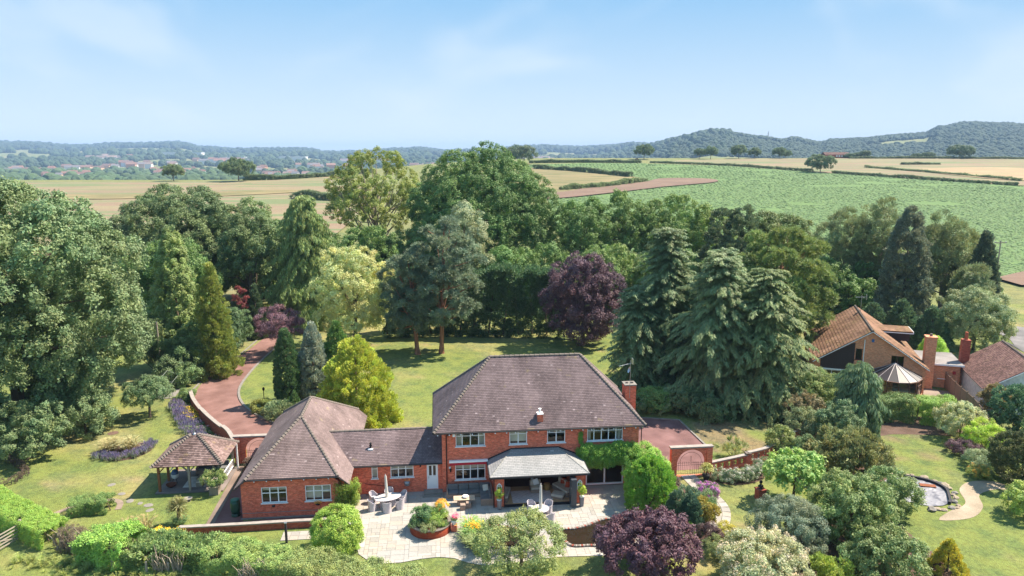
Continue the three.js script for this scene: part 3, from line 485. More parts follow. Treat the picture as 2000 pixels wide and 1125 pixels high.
  obj('alarm_box', bx(0.2, 0.24, 0.09, 0.95, 5.0, 0.3), mWhite, h); obj('meter_cover', bx(0.16, 0.16, 0.04, 0.38 + 0.22, 2.15, 0.02), mWhite, h); obj('camera_dome', sph(0.09, 16.35, 5.0, 0.1), mSteel, h);
  // chimney with aerial on the far end wall, and the little flue in front
  const ch = obj('chimney', [box(16.12, 17.1, -0.1, 6.95, -5.6, -4.6)], mBrick, h); obj('chimney_cap', [box(16.06, 17.16, 6.95, 7.05, -5.66, -4.54)], mConcrete, ch); for (const x of [16.4, 16.85]) obj('chimney_pot', cyl(0.14, 0.12, 0.12, x, 7.05, -5.1), mHip, ch);
  const ae = sub('aerial', h), ax = 16.5, az = -4.5; obj('mast', rod(V(ax, 5.9, az), V(ax, 9.3, az), 0.022), mSteel, ae); obj('boom', rod(V(ax - 1.1, 8.9, az + 0.3), V(ax + 0.2, 9.05, az - 0.05), 0.014), mSteel, ae);
  obj('elements', Array.from({ length: 10 }, (_, i) => { const p = V(ax - 1.05 + i * 0.11, 8.905 + i * 0.012, az + 0.29 - i * 0.028); return rod(p.clone().add(V(0, 0, -0.2)), p.clone().add(V(0, 0, 0.2)), 0.008, 0.008, 4); }), mSteel, ae); obj('reflector', bx(0.04, 0.5, 0.5, ax + 0.18, 9.2, az - 0.05), mSteel, ae); obj('satellite_dish', lathe([[0, 0], [0.12, 0.015], [0.22, 0.05], [0.3, 0.1]], 14).rotateZ(1.2).translate(ax - 0.05, 8.45, az + 0.1), mSteel, ae);
  obj('flue_stack', box(7.7, 8.15, 5.1, 6.35, -0.5, 0.0), mBrick, h); obj('flue_cap', [box(7.67, 8.18, 6.35, 6.4, -0.53, 0.03), cyl(0.08, 0.08, 0.28, 7.92, 6.4, -0.25), cyl(0.05, 0.13, 0.1, 7.92, 6.68, -0.25)], mWhite, h);
  // link
  obj('wall', panel(rect(-7.9, 0, -0.2, 2.62), [[-4.15, -2.32, 1.35, 2.5], [-5.65, -5.16, 1.35, 2.5], [-1.26, -0.36, 0.2, 2.46]], 0.3).translate(0, 0, -0.35), mBrick, h);
  obj('wall', box(-7.9, 0, -0.2, 2.62, -5.4, -5.1), mBrick, h); obj('floor', box(-7.9, 0, -0.05, 0.05, -5.1, -0.65), mBrownFrame, h); obj('ceiling', box(-7.9, 0, 2.56, 2.6, -5.1, -0.65), mPlaster, h);
  const gs = (y) => -11.2 + (6.3 - y) / 0.893, lr = obj('roof', [slope([V(gs(2.62) - 0.05, 2.62, 0.02), V(-0.005, 2.62, 0.02), V(-0.005, 4.5, -2.85), V(gs(4.5) - 0.05, 4.5, -2.85)]), slope([V(-0.005, 2.62, -5.72), V(gs(2.62) - 0.05, 2.62, -5.72), V(gs(4.5) - 0.05, 4.5, -2.85), V(-0.005, 4.5, -2.85)])], mTile, h); lr.userData.label = 'low tiled roof over the link between house and garage';
  obj('ridge_tiles', capTiles(V(gs(4.5), 4.5, -2.85), V(0, 4.5, -2.85), 0.13, 0.42, 1.1), mHip, lr);
  obj('gutter', rod(V(-7.0, 2.55, 0.06), V(0, 2.55, 0.06), 0.055), mFascia, h); obj('soffit', box(-7.0, -0.01, 2.46, 2.5, -0.34, 0.0), mFascia, h);
  const fv = sub('flue', h); obj('pipe', [cyl(0.07, 0.07, 0.75, -5.75, 3.2, -1.35), cyl(0.11, 0.11, 0.08, -5.75, 3.72, -1.35), cyl(0.10, 0.06, 0.1, -5.75, 3.9, -1.35)], mIron, fv); obj('flashing', bx(0.4, 0.1, 0.4, -5.75, 3.46, -1.35), mWhite, fv);
  win(h, -4.15, -2.32, 1.35, 2.5, -0.35, [0.34, 0.66], 0.62, { blind: [[0.02, 0.98, 0.5]] }); win(h, -5.65, -5.16, 1.35, 2.5, -0.35, [], 0.7, { blind: [[0.03, 0.97, 1]] });
  const dr = sub('door', h); dr.userData.label = 'white panelled door with two glazed lights';
  obj('door_leaf', panel(rect(-1.2, -0.42, 0.2, 2.4), [[-1.08, -0.87, 1.35, 2.2], [-0.75, -0.54, 1.35, 2.2]], 0.05).translate(0, 0, -0.42), mWhite, dr); obj('frame', [box(-1.26, -1.2, 0.2, 2.46, -0.5, -0.38), box(-0.42, -0.36, 0.2, 2.46, -0.5, -0.38), box(-1.2, -0.42, 2.4, 2.46, -0.5, -0.38)], mWhite, dr);
  obj('panel', [bx(0.24, 0.7, 0.02, -0.975, 0.75, -0.41), bx(0.24, 0.7, 0.02, -0.645, 0.75, -0.41)], mWhite, dr); for (const x of [-0.975, -0.645]) put('pane', new THREE.PlaneGeometry(0.22, 0.86), mGlass, dr, x, 1.775, -0.445); obj('handle', [bx(0.03, 0.2, 0.02, -1.14, 1.2, -0.40), rod(V(-1.14, 1.24, -0.37), V(-1.03, 1.24, -0.37), 0.012)], mSteel, dr);
  obj('door_step', [bx(1.5, 0.2, 0.75, -0.75, 0.1, 0.05), bx(1.75, 0.09, 0.4, -0.75, 0.045, 0.56)], mConcrete, h);
  // garage wing
  obj('wall', panel([[-15, -0.2], [-7.85, -0.2], [-7.85, 2.72], [-8.5, 3.15], [-14.35, 3.15], [-15, 2.72]], [[-13.53, -11.67, 1.2, 2.45], [-10.32, -8.42, 1.2, 2.45]], 0.3).translate(0, 0, 2.68), mBrick, h);
  obj('wall', box(-15, -7.85, -0.2, 2.7, -11.2, -10.9), mBrick, h); obj('wall', box(-15, -14.7, -0.2, 2.7, -10.9, 2.38), mBrick, h); obj('wall', box(-8.15, -7.85, -0.2, 2.7, -10.9, 2.38), mBrick, h);
  obj('floor', box(-14.7, -8.15, -0.05, 0.05, -10.9, 2.38), mConcrete, h); obj('ceiling', box(-14.7, -8.15, 2.66, 2.7, -10.9, 2.38), mPlaster, h); obj('partition', box(-14.7, -8.15, 0.05, 2.66, -2.1, -2.0), mPlaster, h);
  const GL = -15.42, GR = -6.98, GF = 3.02, GB = -11.4, gE = 2.53, gH = 3.28, gT = 6.3, k = (gH - gE) / (gT - gE), xl = mix(GL, -11.2, k), xr = mix(GR, -11.2, k), a = V(-11.2, gT, -1.9), b = V(-11.2, gT, -6.5);
  const lf = V(GL, gE, GF - 0.02), rf = V(GR, gE, GF - 0.02), lb = V(GL, gE, GB + 0.02), rbk = V(GR, gE, GB + 0.02), hl = V(xl, gH, GF), hr = V(xr, gH, GF), hbl = V(xl, gH, GB), hbr = V(xr, gH, GB);
  const gr = obj('roof', [slope([hl, hr, a]), slope([hbr, hbl, b]), slope([lb, lf, hl, a, b, hbl]), slope([rf, rbk, hbr, b, a, hr])], mTileGarage, h); gr.userData.label = 'half-hipped tile roof of the garage wing with lichen';
  obj('ridge_tiles', capTiles(a, b, 0.13, 0.42, 1.1), mHip, gr); for (const [p, q] of [[hl, a], [hr, a], [hbl, b], [hbr, b]]) obj('hip_tiles', capTiles(p, q, 0.115, 0.29, 1.32), mHip, gr);
  obj('bargeboard', beam(V(GL, gE - 0.1, GF - 0.1), V(xl, gH - 0.1, GF - 0.1), 0.05, 0.18), mFascia, h); obj('bargeboard', beam(V(GR, gE - 0.1, GF - 0.1), V(xr, gH - 0.1, GF - 0.1), 0.05, 0.18), mFascia, h);
  obj('soffit', [box(xl, xr, gH - 0.17, gH - 0.12, 2.69, GF - 0.08)], mFascia, h); obj('gutter', rod(V(xl, gH - 0.08, GF + 0.05), V(xr, gH - 0.08, GF + 0.05), 0.055), mFascia, h);
  for (let i = 0; i < 7; i++) put('festoon_bulb', sph(0.05, 0, 0, 0, 8), mWhite, h, -13.9 + i * 0.9, gH - 0.16, GF + 0.06);
  win(h, -13.53, -11.67, 1.2, 2.45, 2.68, [0.33, 0.66], 0.62, { blind: [[0.02, 0.98, 0.3]] }); win(h, -10.32, -8.42, 1.2, 2.45, 2.68, [0.33, 0.66], 0.62, { blind: [[0.02, 0.6, 0.92], [0.62, 0.98, 0.6]] });
  obj('string_course', box(-15.02, -7.83, 0.42, 0.46, 2.68, 2.70), mStoneCap, h); obj('vent', bx(0.24, 0.18, 0.03, -12.7, 0.92, 2.69), mDark, h); obj('plinth', box(-15.1, -7.8, -0.1, 0.07, 2.69, 2.86), mConcrete, h);
  // sunroom
  obj('wall', panel(rect(4.0, 11.0, -0.2, 2.62), [[4.7, 10.3, -0.05, 2.42]], 0.25).translate(0, 0, 2.95), mBrick, h);
  obj('wall', box(4.0, 4.25, -0.2, 2.62, 0.001, 2.7), mBrick, h); obj('wall', box(10.75, 11.0, -0.2, 2.62, 0.001, 2.7), mBrick, h);
  obj('floor', box(4.25, 10.75, -0.1, 0.08, -0.3, 2.7), std(0xffffff, 0.6, { map: woodTex(12, [206, 170, 132], [176, 138, 102]) }), h); obj('ceiling', box(4.25, 10.75, 2.58, 2.62, 0.001, 2.7), mPlaster, h); obj('pillar', box(7.2, 7.4, 0.08, 2.3, -0.28, -0.1), mWhite, h);
  const sE = 2.66, sT = 3.52, sl0 = V(3.62, sE, 3.24), sr0 = V(11.32, sE, 3.24), ta = V(5.6, sT, 0.0), tb = V(9.35, sT, 0.0), sbl = V(3.62, sE, 0.0), sbr = V(11.32, sE, 0.0);
  const sr = obj('roof', [slope([sl0, sr0, tb, ta], 0.2, 0.014, 0.06), slope([sbl, sl0, ta], 0.2, 0.014, 0.06), slope([sr0, sbr, tb], 0.2, 0.014, 0.06)], mSlate, h); sr.userData.label = 'shallow pale grey slate-style roof of the sunroom';
  obj('hip_tiles', capTiles(sl0, ta, 0.07, 0.4, 1.1), mHipGrey, sr); obj('hip_tiles', capTiles(sr0, tb, 0.07, 0.4, 1.1), mHipGrey, sr); obj('flashing', [beam(V(5.55, sT + 0.02, 0.03), V(9.4, sT + 0.02, 0.03), 0.12, 0.05), beam(V(3.6, sE + 0.04, 0.03), V(5.6, sT + 0.04, 0.03), 0.12, 0.05), beam(V(9.35, sT + 0.04, 0.03), V(11.34, sE + 0.04, 0.03), 0.12, 0.05)], mDark, sr);
  obj('gutter', [bx(7.78, 0.12, 0.12, 7.47, sE - 0.07, 3.27), bx(0.12, 0.12, 3.26, 3.6, sE - 0.07, 1.62), bx(0.12, 0.12, 3.26, 11.34, sE - 0.07, 1.62)], mDark, h); obj('soffit', [box(3.66, 11.28, sE - 0.12, sE - 0.08, 2.96, 3.2), box(3.66, 3.99, sE - 0.12, sE - 0.08, 0.02, 2.95), box(11.01, 11.28, sE - 0.12, sE - 0.08, 0.02, 2.95)], mDark, h);
  obj('drainpipe', rod(V(3.92, 2.5, 3.0), V(3.92, 0.05, 3.0), 0.045), mIron, h);
  obj('door_track', [box(4.7, 10.3, 0.08, 0.13, 2.74, 2.92), box(4.7, 10.3, 2.36, 2.42, 2.74, 2.92), box(4.7, 4.78, 0.13, 2.36, 2.74, 2.92)], mDark, h); obj('sill_strip', box(4.66, 10.34, -0.1, 0.08, 2.95, 3.05), mDark, h);
  for (let i = 0; i < 5; i++) { const d = sub('folding_door', h), x = 9.9 + i * 0.085; obj('frame', [bx(0.065, 2.2, 0.09, x, 1.24, 3.62), bx(0.065, 2.2, 0.09, x, 1.24, 2.86), bx(0.065, 0.09, 0.67, x, 0.19, 3.24), bx(0.065, 0.09, 0.67, x, 2.3, 3.24)], std(0x4b5058, 0.5), d); put('pane', new THREE.PlaneGeometry(0.68, 2.04).rotateY(Math.PI / 2), mGlass, d, x, 1.24, 3.24); }
  for (const x of [4.33, 10.63]) { const m = sub('arched_mirror', h), s = new THREE.Shape(), q = (w, y1) => { const p = new THREE.Shape(); p.moveTo(-w, 0); p.lineTo(w, 0); p.lineTo(w, y1); p.quadraticCurveTo(w, y1 + w * 0.9, 0, y1 + w * 1.5); p.quadraticCurveTo(-w, y1 + w * 0.9, -w, y1); return p; }; const o = q(0.2, 0.52); o.holes.push(new THREE.Path(q(0.15, 0.52).getPoints(8).map((p) => p.clone().setY(p.y * 0.93 + 0.04)))); obj('frame', new THREE.ExtrudeGeometry(o, { depth: 0.04, bevelEnabled: false }).translate(x, 1.22, 2.955), mWhite, m); obj('mirror', new THREE.ShapeGeometry(q(0.16, 0.52)).translate(x, 1.25, 2.965), std(0xcfd6d8, 0.08, { metalness: 1 }), m); obj('tracery', [bx(0.025, 0.8, 0.02, x, 1.62, 2.98), bx(0.3, 0.025, 0.02, x, 1.52, 2.98), bx(0.3, 0.025, 0.02, x, 1.8, 2.98)], mWhite, m); }
  const hb = sub('hanging_flower_ball', h); obj('bowl', sph(0.26, -2.85, 0.95, -0.1, 14), std(0x8d939a, 0.4, { metalness: 0.6 }), hb); scatter('flowers', hb, Array.from({ length: 14 }, (_, i) => ({ p: V(-2.85 + Math.cos(i) * 0.18, 1.2, -0.1 + Math.sin(i) * 0.16), n: UP.clone(), s: 0.11 })), clumpOf('flower', 1), leafMat(0.55, 0.22, 0.05), RNG(5));
  const wb = sub('wall_basket', h); obj('basket', lathe([[0.02, 0], [0.16, 0.04], [0.24, 0.2]], 12).translate(-9.4, 0.92, 2.85), mDark, wb); scatter('flowers', wb, Array.from({ length: 16 }, (_, i) => ({ p: V(-9.4 + Math.cos(i * 2.4) * 0.2, 1.14, 2.86 + Math.sin(i * 2.4) * 0.12), n: UP.clone(), s: 0.12 })), clumpOf('flower', 2), leafMat(0.5, 0.28, 0.05), RNG(6), 0.6);
  obj('hose_line', rod(V(-6.2, 0.95, -0.3), V(-3.9, 0.55, -0.3), 0.02), mIron, h);
}
// ---------------------------------------------------------------- drives, paths, patio
const DRIVE = smooth([[-42, -124], [-37.4, -108], [-36.9, -94], [-37.4, -86], [-36.4, -79], [-34.0, -73.6], [-31.0, -69.4], [-28.0, -66.0], [-24.6, -62.6], [-23.6, -60.2], [-21.4, -60.2], [-20.2, -61.6], [-20.4, -65.0], [-22.4, -67.6], [-24.8, -69.7], [-27.8, -72.6], [-30.2, -76], [-31.9, -80], [-32.9, -86], [-33.4, -93], [-33.5, -99], [-34.5, -110], [-38, -124]], 120);
struct('driveway', flat(DRIVE, 0.012), mDrive);
obj('drive_kerb', ribbon(smooth([[-20.6, -65.2], [-22.3, -67.5], [-24.7, -69.6], [-27.7, -72.5], [-30.1, -75.9], [-31.8, -80], [-32.8, -86], [-33.3, -93], [-33.4, -99]], 60, false), 0, 0.1, 0.13), mConcrete, null, 'structure');
obj('drive_kerb', ribbon(smooth([[-37.1, -79.8], [-37.7, -86], [-37.2, -94], [-37.7, -106]], 30, false), 0, 0.08, 0.1), mConcrete, null, 'structure');
struct('side_path', flat([[-23.5, -59.6], [-22.0, -48.3], [-13.4, -48.9], [-13.2, -50.8], [-20.1, -49.4], [-21.6, -60.0]], 0.016), mPath);
struct('path_edging', slab([[-24.05, -59.0], [-23.5, -59.0], [-22.0, -48.4], [-22.6, -48.4]], 0, 0.03), std(0xffffff, 0.9, { map: asphalt(21, [118, 102, 92], 22) }));
struct('rear_yard', flat([[11.0, -60], [13.2, -58.0], [17.6, -58.6], [18.1, -63.6], [17.1, -69.9], [12, -70.8], [10, -66]], 0.014), mYard);
obj('yard_kerb', ribbon([[17.75, -58.8], [18.2, -63.6], [17.2, -70.0], [12, -70.9]], 0, 0.11, 0.1), mConcrete, null, 'structure');
struct('lane', draped(smooth([[30, -124], [52, -120], [66, -120.5], [78, -113], [90, -100], [110, -92], [110, -86], [84, -91], [71, -95], [74, -106], [63, -115], [51, -116], [30, -119]], 60), 6, 0.05), mRoad);
const slabMats = [[196, 189, 180], [188, 182, 174], [204, 197, 188], [180, 175, 168], [198, 186, 174], [190, 187, 182]].map((c, i) => { const m = std(0xffffff, 0.85, { map: coarseTex }); m.color.setRGB(...c.map((q) => Math.pow(q / 255, 2.2) * 0.88)); return m; });
const PATIO = [[-12.7, -54.6], [10.0, -56.8], [10.6, -54.0], [10.1, -52.2], [9.5, -51.2], [9.4, -50], [9.2, -47], [8.6, -45.2], [6.4, -44.75], [3, -44.55], [1.2, -44.1], [-0.5, -43.7], [-1.8, -43.55], [-2.9, -43.85], [-3.9, -44.4], [-5.0, -44.55], [-6.2, -44.3], [-7.5, -43.85], [-8.7, -43.75], [-9.8, -44.2], [-10.5, -44.9], [-10.9, -46], [-11.3, -47.4], [-11.9, -48.8], [-13.1, -50.4]];
const PONDS = [smooth([[-2.9, -48.3], [-1.2, -48.6], [0.6, -48.0], [1.6, -46.6], [0.8, -45.7], [-0.8, -45.6], [-2.0, -45.9], [-2.6, -46.9]], 48), smooth([[3.5, -48.0], [4.6, -48.2], [5.6, -48.7], [6.8, -49.5], [8.2, -49.6], [9.0, -48.6], [8.6, -46.6], [7.0, -45.7], [5.6, -45.9], [4.1, -45.95]], 60)];
{
  const toL = ([x, z]) => { const dx = x - OX, dz = z - OZ; return [dx * Math.cos(TURN) - dz * Math.sin(TURN), dx * Math.sin(TURN) + dz * Math.cos(TURN)]; };   // house axes: x along the front, z towards the viewer
  const P = PATIO.map(toL), R = RNG(77), q = 0.31, x0 = -8, z0 = -1, nx = 82, nz = 42, used = new Uint8Array(nx * nz);
  const pat = thing('patio', 'stone slab patio laid in random courses in front of the house', 'patio', OX, 0, OZ, TURN); pat.userData.kind = 'structure'; delete pat.userData.category;
  obj('mortar_bed', flat(P, 0.018), std(0x8d8478, 0.95, { map: grainTex }), pat);
  const geos = new Map(), list = [], sizes = [[3, 2], [2, 3], [2, 2], [3, 3], [2, 1], [1, 2], [3, 2], [2, 2], [3, 1], [1, 1]], ponds = PONDS.map((p) => p.map(toL));
  for (let j = 0; j < nz; j++) for (let i = 0; i < nx; i++) {
    if (used[j * nx + i]) continue;
    const order = sizes.slice().sort(() => R() - 0.55);
    for (const [w, d] of [...order, [1, 1]]) {
      if (i + w > nx || j + d > nz) continue; let ok = true; for (let b = 0; b < d && ok; b++) for (let a = 0; a < w && ok; a++) if (used[(j + b) * nx + i + a]) ok = false; if (!ok) continue;
      for (let b = 0; b < d; b++) for (let a = 0; a < w; a++) used[(j + b) * nx + i + a] = 1;
      const X0 = x0 + i * q + 0.008, X1 = x0 + (i + w) * q - 0.008, Z0 = z0 + j * q + 0.008, Z1 = z0 + (j + d) * q - 0.008, c = clipRect(P, X0, X1, Z0, Z1); if (c.length < 3) break;
      const mx = (X0 + X1) / 2, mz = (Z0 + Z1) / 2; if (mz < -0.5 || (mx > 4.1 && mx < 10.9 && mz < 2.6) || ponds.some((p) => inPoly(p, mx, mz))) break;
      const whole = Math.abs(Math.abs(c.reduce((s, p, k) => { const n = c[(k + 1) % c.length]; return s + p[0] * n[1] - n[0] * p[1]; }, 0) / 2) - (X1 - X0) * (Z1 - Z0)) < 1e-3;
      list.push({ w, d, mx, mz, c, whole, mat: slabMats[R() * 6 | 0], y: R() * 0.006 }); break;
    }
  }
  list.sort((a, b) => b.mz * 2 + b.w * b.d - a.mz * 2 - a.w * a.d);
  const rest = [];
  list.forEach((s, k) => {
    if (s.whole) { const key = s.w + 'x' + s.d; if (!geos.has(key)) geos.set(key, bx(s.w * q - 0.016, 0.034, s.d * q - 0.016)); if (k < 300) put('slab', geos.get(key), s.mat, pat, s.mx, 0.026 + s.y, s.mz); else rest.push(s); }
    else if (k < 300) { const m = obj('slab', slab(s.c, 0.01 + s.y, 0.034), s.mat, pat); } else rest.push(s);
  });
  for (const m of slabMats) { const g = rest.filter((s) => s.mat === m).map((s) => s.whole ? geos.get(s.w + 'x' + s.d).clone().translate(s.mx, 0.026 + s.y, s.mz) : slab(s.c, 0.01 + s.y, 0.034)); if (g.length) obj('far_slabs', g, m, pat, 'stuff'); }
}
{ // small paved strip by the low wall and the path through the garden gate
  const a = thing('paved_strip', 'narrow pale slab strip beside the low brick wall', null, -15.3, 0, -47.3, TURN); a.userData.kind = 'structure';
  for (let i = 0; i < 5; i++) for (let j = 0; j < 2; j++) put('slab', bx(0.58, 0.04, 0.58), slabMats[(i * 3 + j) % 6], a, i * 0.6 - 0.9, 0.024, j * 0.6 - 0.35);
  const b = thing('gate_path', 'pale slab path leading from the arched gate along the lawn', null, 0, 0, 0, 0); b.userData.kind = 'structure';
  const line = smooth([[15.0, -57.2], [15.3, -55.6], [15.9, -53.6], [16.2, -51.6], [15.7, -49.6], [14.6, -47.6]], 14, false);
  for (let i = 0; i + 1 < line.length; i++) { const [x, z] = line[i], [X, Z] = line[i + 1], t = Math.atan2(X - x, Z - z); for (const s of [-1, 1]) put('slab', bx(0.62, 0.04, Math.hypot(X - x, Z - z) - 0.02), slabMats[(i + s + 6) % 6], b, (x + X) / 2 + Math.cos(t) * s * 0.33, 0.024, (z + Z) / 2 - Math.sin(t) * s * 0.33, t); }
}
const mWater = new THREE.MeshPhysicalMaterial({ color: 0x2b241c, roughness: 0.06, ior: 1.33 });
PONDS.forEach((p, i) => {
  const c = p.reduce((s, q) => [s[0] + q[0] / p.length, s[1] + q[1] / p.length], [0, 0]), t = thing('garden_pond', ['still brown pond with brick rim beside yellow flowers and grasses', 'curved brick-edged pond between patio slabs and purple tree'][i], 'pond', c[0], 0, c[1]);
  const loc = p.map(([x, z]) => [x - c[0], z - c[1]]); obj('water', flat(loc, 0.075), mWater, t);
  const ring = smooth(loc, i ? 118 : 92), b = bx(0.2, 0.12, 0.11), mats = [mStoneCap, mHip, mBrickDark];
  ring.forEach(([x, z], k) => { const [X, Z] = ring[(k + 1) % ring.length]; put('edging_brick', b, mats[k % 5 === 0 ? 2 : k % 2], t, x, 0.10, z, Math.atan2(X - x, Z - z)); });
});
obj('raised_kerb', ribbon(smooth([[10.5, -53.2], [9.75, -52.1], [9.45, -51.0], [9.6, -49.9], [10.2, -49.0]], 24, false), 0, 0.28, 0.14), mConcrete, null, 'structure');
struct('planting_soil', flat(smooth([[10.5, -54], [9.8, -51.8], [9.6, -50], [10.3, -48.6], [11.5, -46.8], [13.8, -46.4], [14.6, -48.5], [15.0, -50.5], [14.6, -53], [13.6, -55.8], [11.5, -56]], 50), 0.02), mSoil);
struct('rose_bed_soil', flat(smooth([[16.6, -57.0], [18.6, -57.7], [20.6, -58.6], [22.2, -59.4], [21.6, -57.0], [19.8, -55.6], [17.8, -55.5]], 40), 0.016), mSoil);
struct('shrub_bed_soil', flat(smooth([[17, -46.5], [21, -48], [24, -50.5], [27.5, -53], [29, -57], [27.5, -61], [29, -67], [34, -68], [38, -71], [46, -70], [47, -66], [36, -66], [32.5, -62], [32, -55], [28.8, -50], [29, -44], [27, -38], [14, -38]], 80), 0.012), mSoil);

// ---------------------------------------------------------------- garden walls and gateways
function capped(name, label, pts, h, half, brick, cap, capH = 0.09) { const t = thing(name, label, 'wall', pts[0][0], 0, pts[0][1]), l = pts.map(([x, z]) => [x - pts[0][0], z - pts[0][1]]); obj('brickwork', ribbon(l, -0.1, h, half), brick, t); obj('coping', ribbon(l, (typeof h === 'function' ? 0 : h), typeof h === 'function' ? (s) => h(s) + capH : h + capH, half + 0.04), cap, t); return t; }
{
  const main = smooth([[-35.8, -76.3], [-34.3, -73.6], [-31.6, -69.7], [-29.0, -66.5], [-26.9, -64.1], [-25.2, -61.4], [-24.6, -60.4]], 44, false), t = thing('curved_wall', 'curved red brick wall with stepped pale coping along the drive', 'wall', -24.6, 0, -60.4);
  const cuts = [[0, 16, 1.05], [16, 31, 1.15], [31, 43, 1.3]];
  for (const [a, b, h] of cuts) { const l = main.slice(a, b + 1).map(([x, z]) => [x + 24.6, z + 60.4]); obj('brickwork', ribbon(l, -0.1, h, 0.13), mBrickDark, t); obj('coping', ribbon(l, h, h + 0.1, 0.19), mStoneCap, t); }
  capped('low_wall', 'low red brick wall with white coping beside the garage path', [[-24.0, -47.6], [-20, -48.0], [-16, -48.5], [-13.1, -48.8]], 0.5, 0.14, mBrickDark, mStoneCap);
}
function archway(name, label, x, z, turn, w, ow, h, spring) {   // a brick gateway with a round arch and iron gate
  const t = thing(name, label, 'gateway', x, 0, z, turn), s = new THREE.Shape([[-w / 2, -0.1], [w / 2, -0.1], [w / 2, h], [-w / 2, h]].map((p) => new THREE.Vector2(...p))), hole = new THREE.Path(); hole.moveTo(-ow / 2, 0.02); hole.lineTo(-ow / 2, spring); hole.absarc(0, spring, ow / 2, Math.PI, 0, true); hole.lineTo(ow / 2, 0.02); hole.closePath(); s.holes.push(hole);
  obj('brickwork', metre(new THREE.ExtrudeGeometry(s, { depth: 0.34, bevelEnabled: false, curveSegments: 20 }).translate(0, 0, -0.17)), mBrick, t); obj('coping', bx(w + 0.16, 0.12, 0.48, 0, h + 0.06, 0), mStoneCap, t);
  obj('pier', [box(-w / 2 + 0.01, -w / 2 + 0.5, -0.1, h - 0.01, 0.16, 0.27), box(w / 2 - 0.5, w / 2 - 0.01, -0.1, h - 0.01, 0.16, 0.27)], mBrick, t);
  for (const sd of [-1, 1]) { const g = sub('gate_leaf', t), bars = []; for (let i = 0; i < 8; i++) { const q = sd * (0.05 + i * (ow / 2 - 0.08) / 7), top = spring + Math.sqrt(Math.max(0.02, (ow / 2) ** 2 - q * q)) - 0.06; bars.push(rod(V(q, 0.08, 0), V(q, Math.min(top, spring + 0.12 + (Math.abs(q) < 0.12 ? 0.5 : 0)), 0), 0.012, 0.012, 5)); } for (const y of [0.2, 0.95, spring]) bars.push(rod(V(sd * 0.05, y, 0), V(sd * (ow / 2 - 0.03), y, 0), 0.014, 0.014, 5)); obj('bars', bars, mIron, g); obj('hoop', new THREE.TorusGeometry(ow / 2 - 0.3, 0.013, 5, 16, Math.PI / 2).rotateY(sd < 0 ? Math.PI : 0).translate(0, spring, 0), mIron, g); }
  return t;
}
archway('brick_gateway', 'brick arch gateway with iron gates between garage and gazebo', -22.35, -59.9, TURN, 4.3, 2.5, 2.45, 1.1);
archway('brick_gateway', 'brick arch gateway with iron gates beside the honeycomb wall', 15.2, -57.2, TURN, 3.6, 2.5, 2.55, 1.15);
capped('low_wall', 'short brick wall between house shrub and arched gate', [[11.6, -56.6], [13.35, -56.9]], 0.95, 0.13, mBrick, mStoneCap);
{ // honeycomb wall in rising steps, with piers
  const line = smooth([[17.0, -57.5], [19.7, -58.7], [22.7, -60.2], [24.6, -61.9], [27.2, -64.0], [29.6, -65.2]], 66, false), t = thing('honeycomb_wall', 'curved red brick wall with open honeycomb bricks, piers and stepped coping', 'wall', 17, 0, -57.5), L = line.map(([x, z]) => [x - 17, z + 57.5]), brick = bx(0.2, 0.066, 0.11), geos = [];
  const cuts = [[0, 18, 1.0], [18, 36, 1.18], [36, 52, 1.4], [52, 66, 1.5]];
  for (const [a, b, h] of cuts) {
    const l = L.slice(a, b + 1); obj('plinth', ribbon(l, -0.1, 0.32, 0.12), mBrick, t); obj('coping', ribbon(l, h + 0.012, h + 0.11, 0.18), mStoneCap, t); obj('top_course', ribbon(l, h - 0.14, h + 0.01, 0.11), mBrick, t);
    const dense = smooth(l, Math.round((b - a) * 0.235 * 4.05), false);
    for (let r = 0; 0.355 + r * 0.075 < h - 0.16; r++) dense.forEach(([x, z], i) => { if (i % 3 !== 2 - (r % 2) * 0 && (i + (r % 2)) % 3 !== 2 && i + 1 < dense.length) { const [X, Z] = dense[i + 1]; geos.push(brick.clone().rotateY(Math.atan2(X - x, Z - z) + Math.PI / 2).translate((x + X) / 2, 0.36 + r * 0.075, (z + Z) / 2)); } });
    const [px, pz] = L[b]; obj('pier', [bx(0.42, h + 0.25, 0.42, px, (h + 0.05) / 2, pz)], mBrick, t); obj('pier_cap', bx(0.5, 0.08, 0.5, px, h + 0.2, pz), mHip, t);
  }
  obj('honeycomb_bricks', geos, mBrick, t, 'stuff');
}
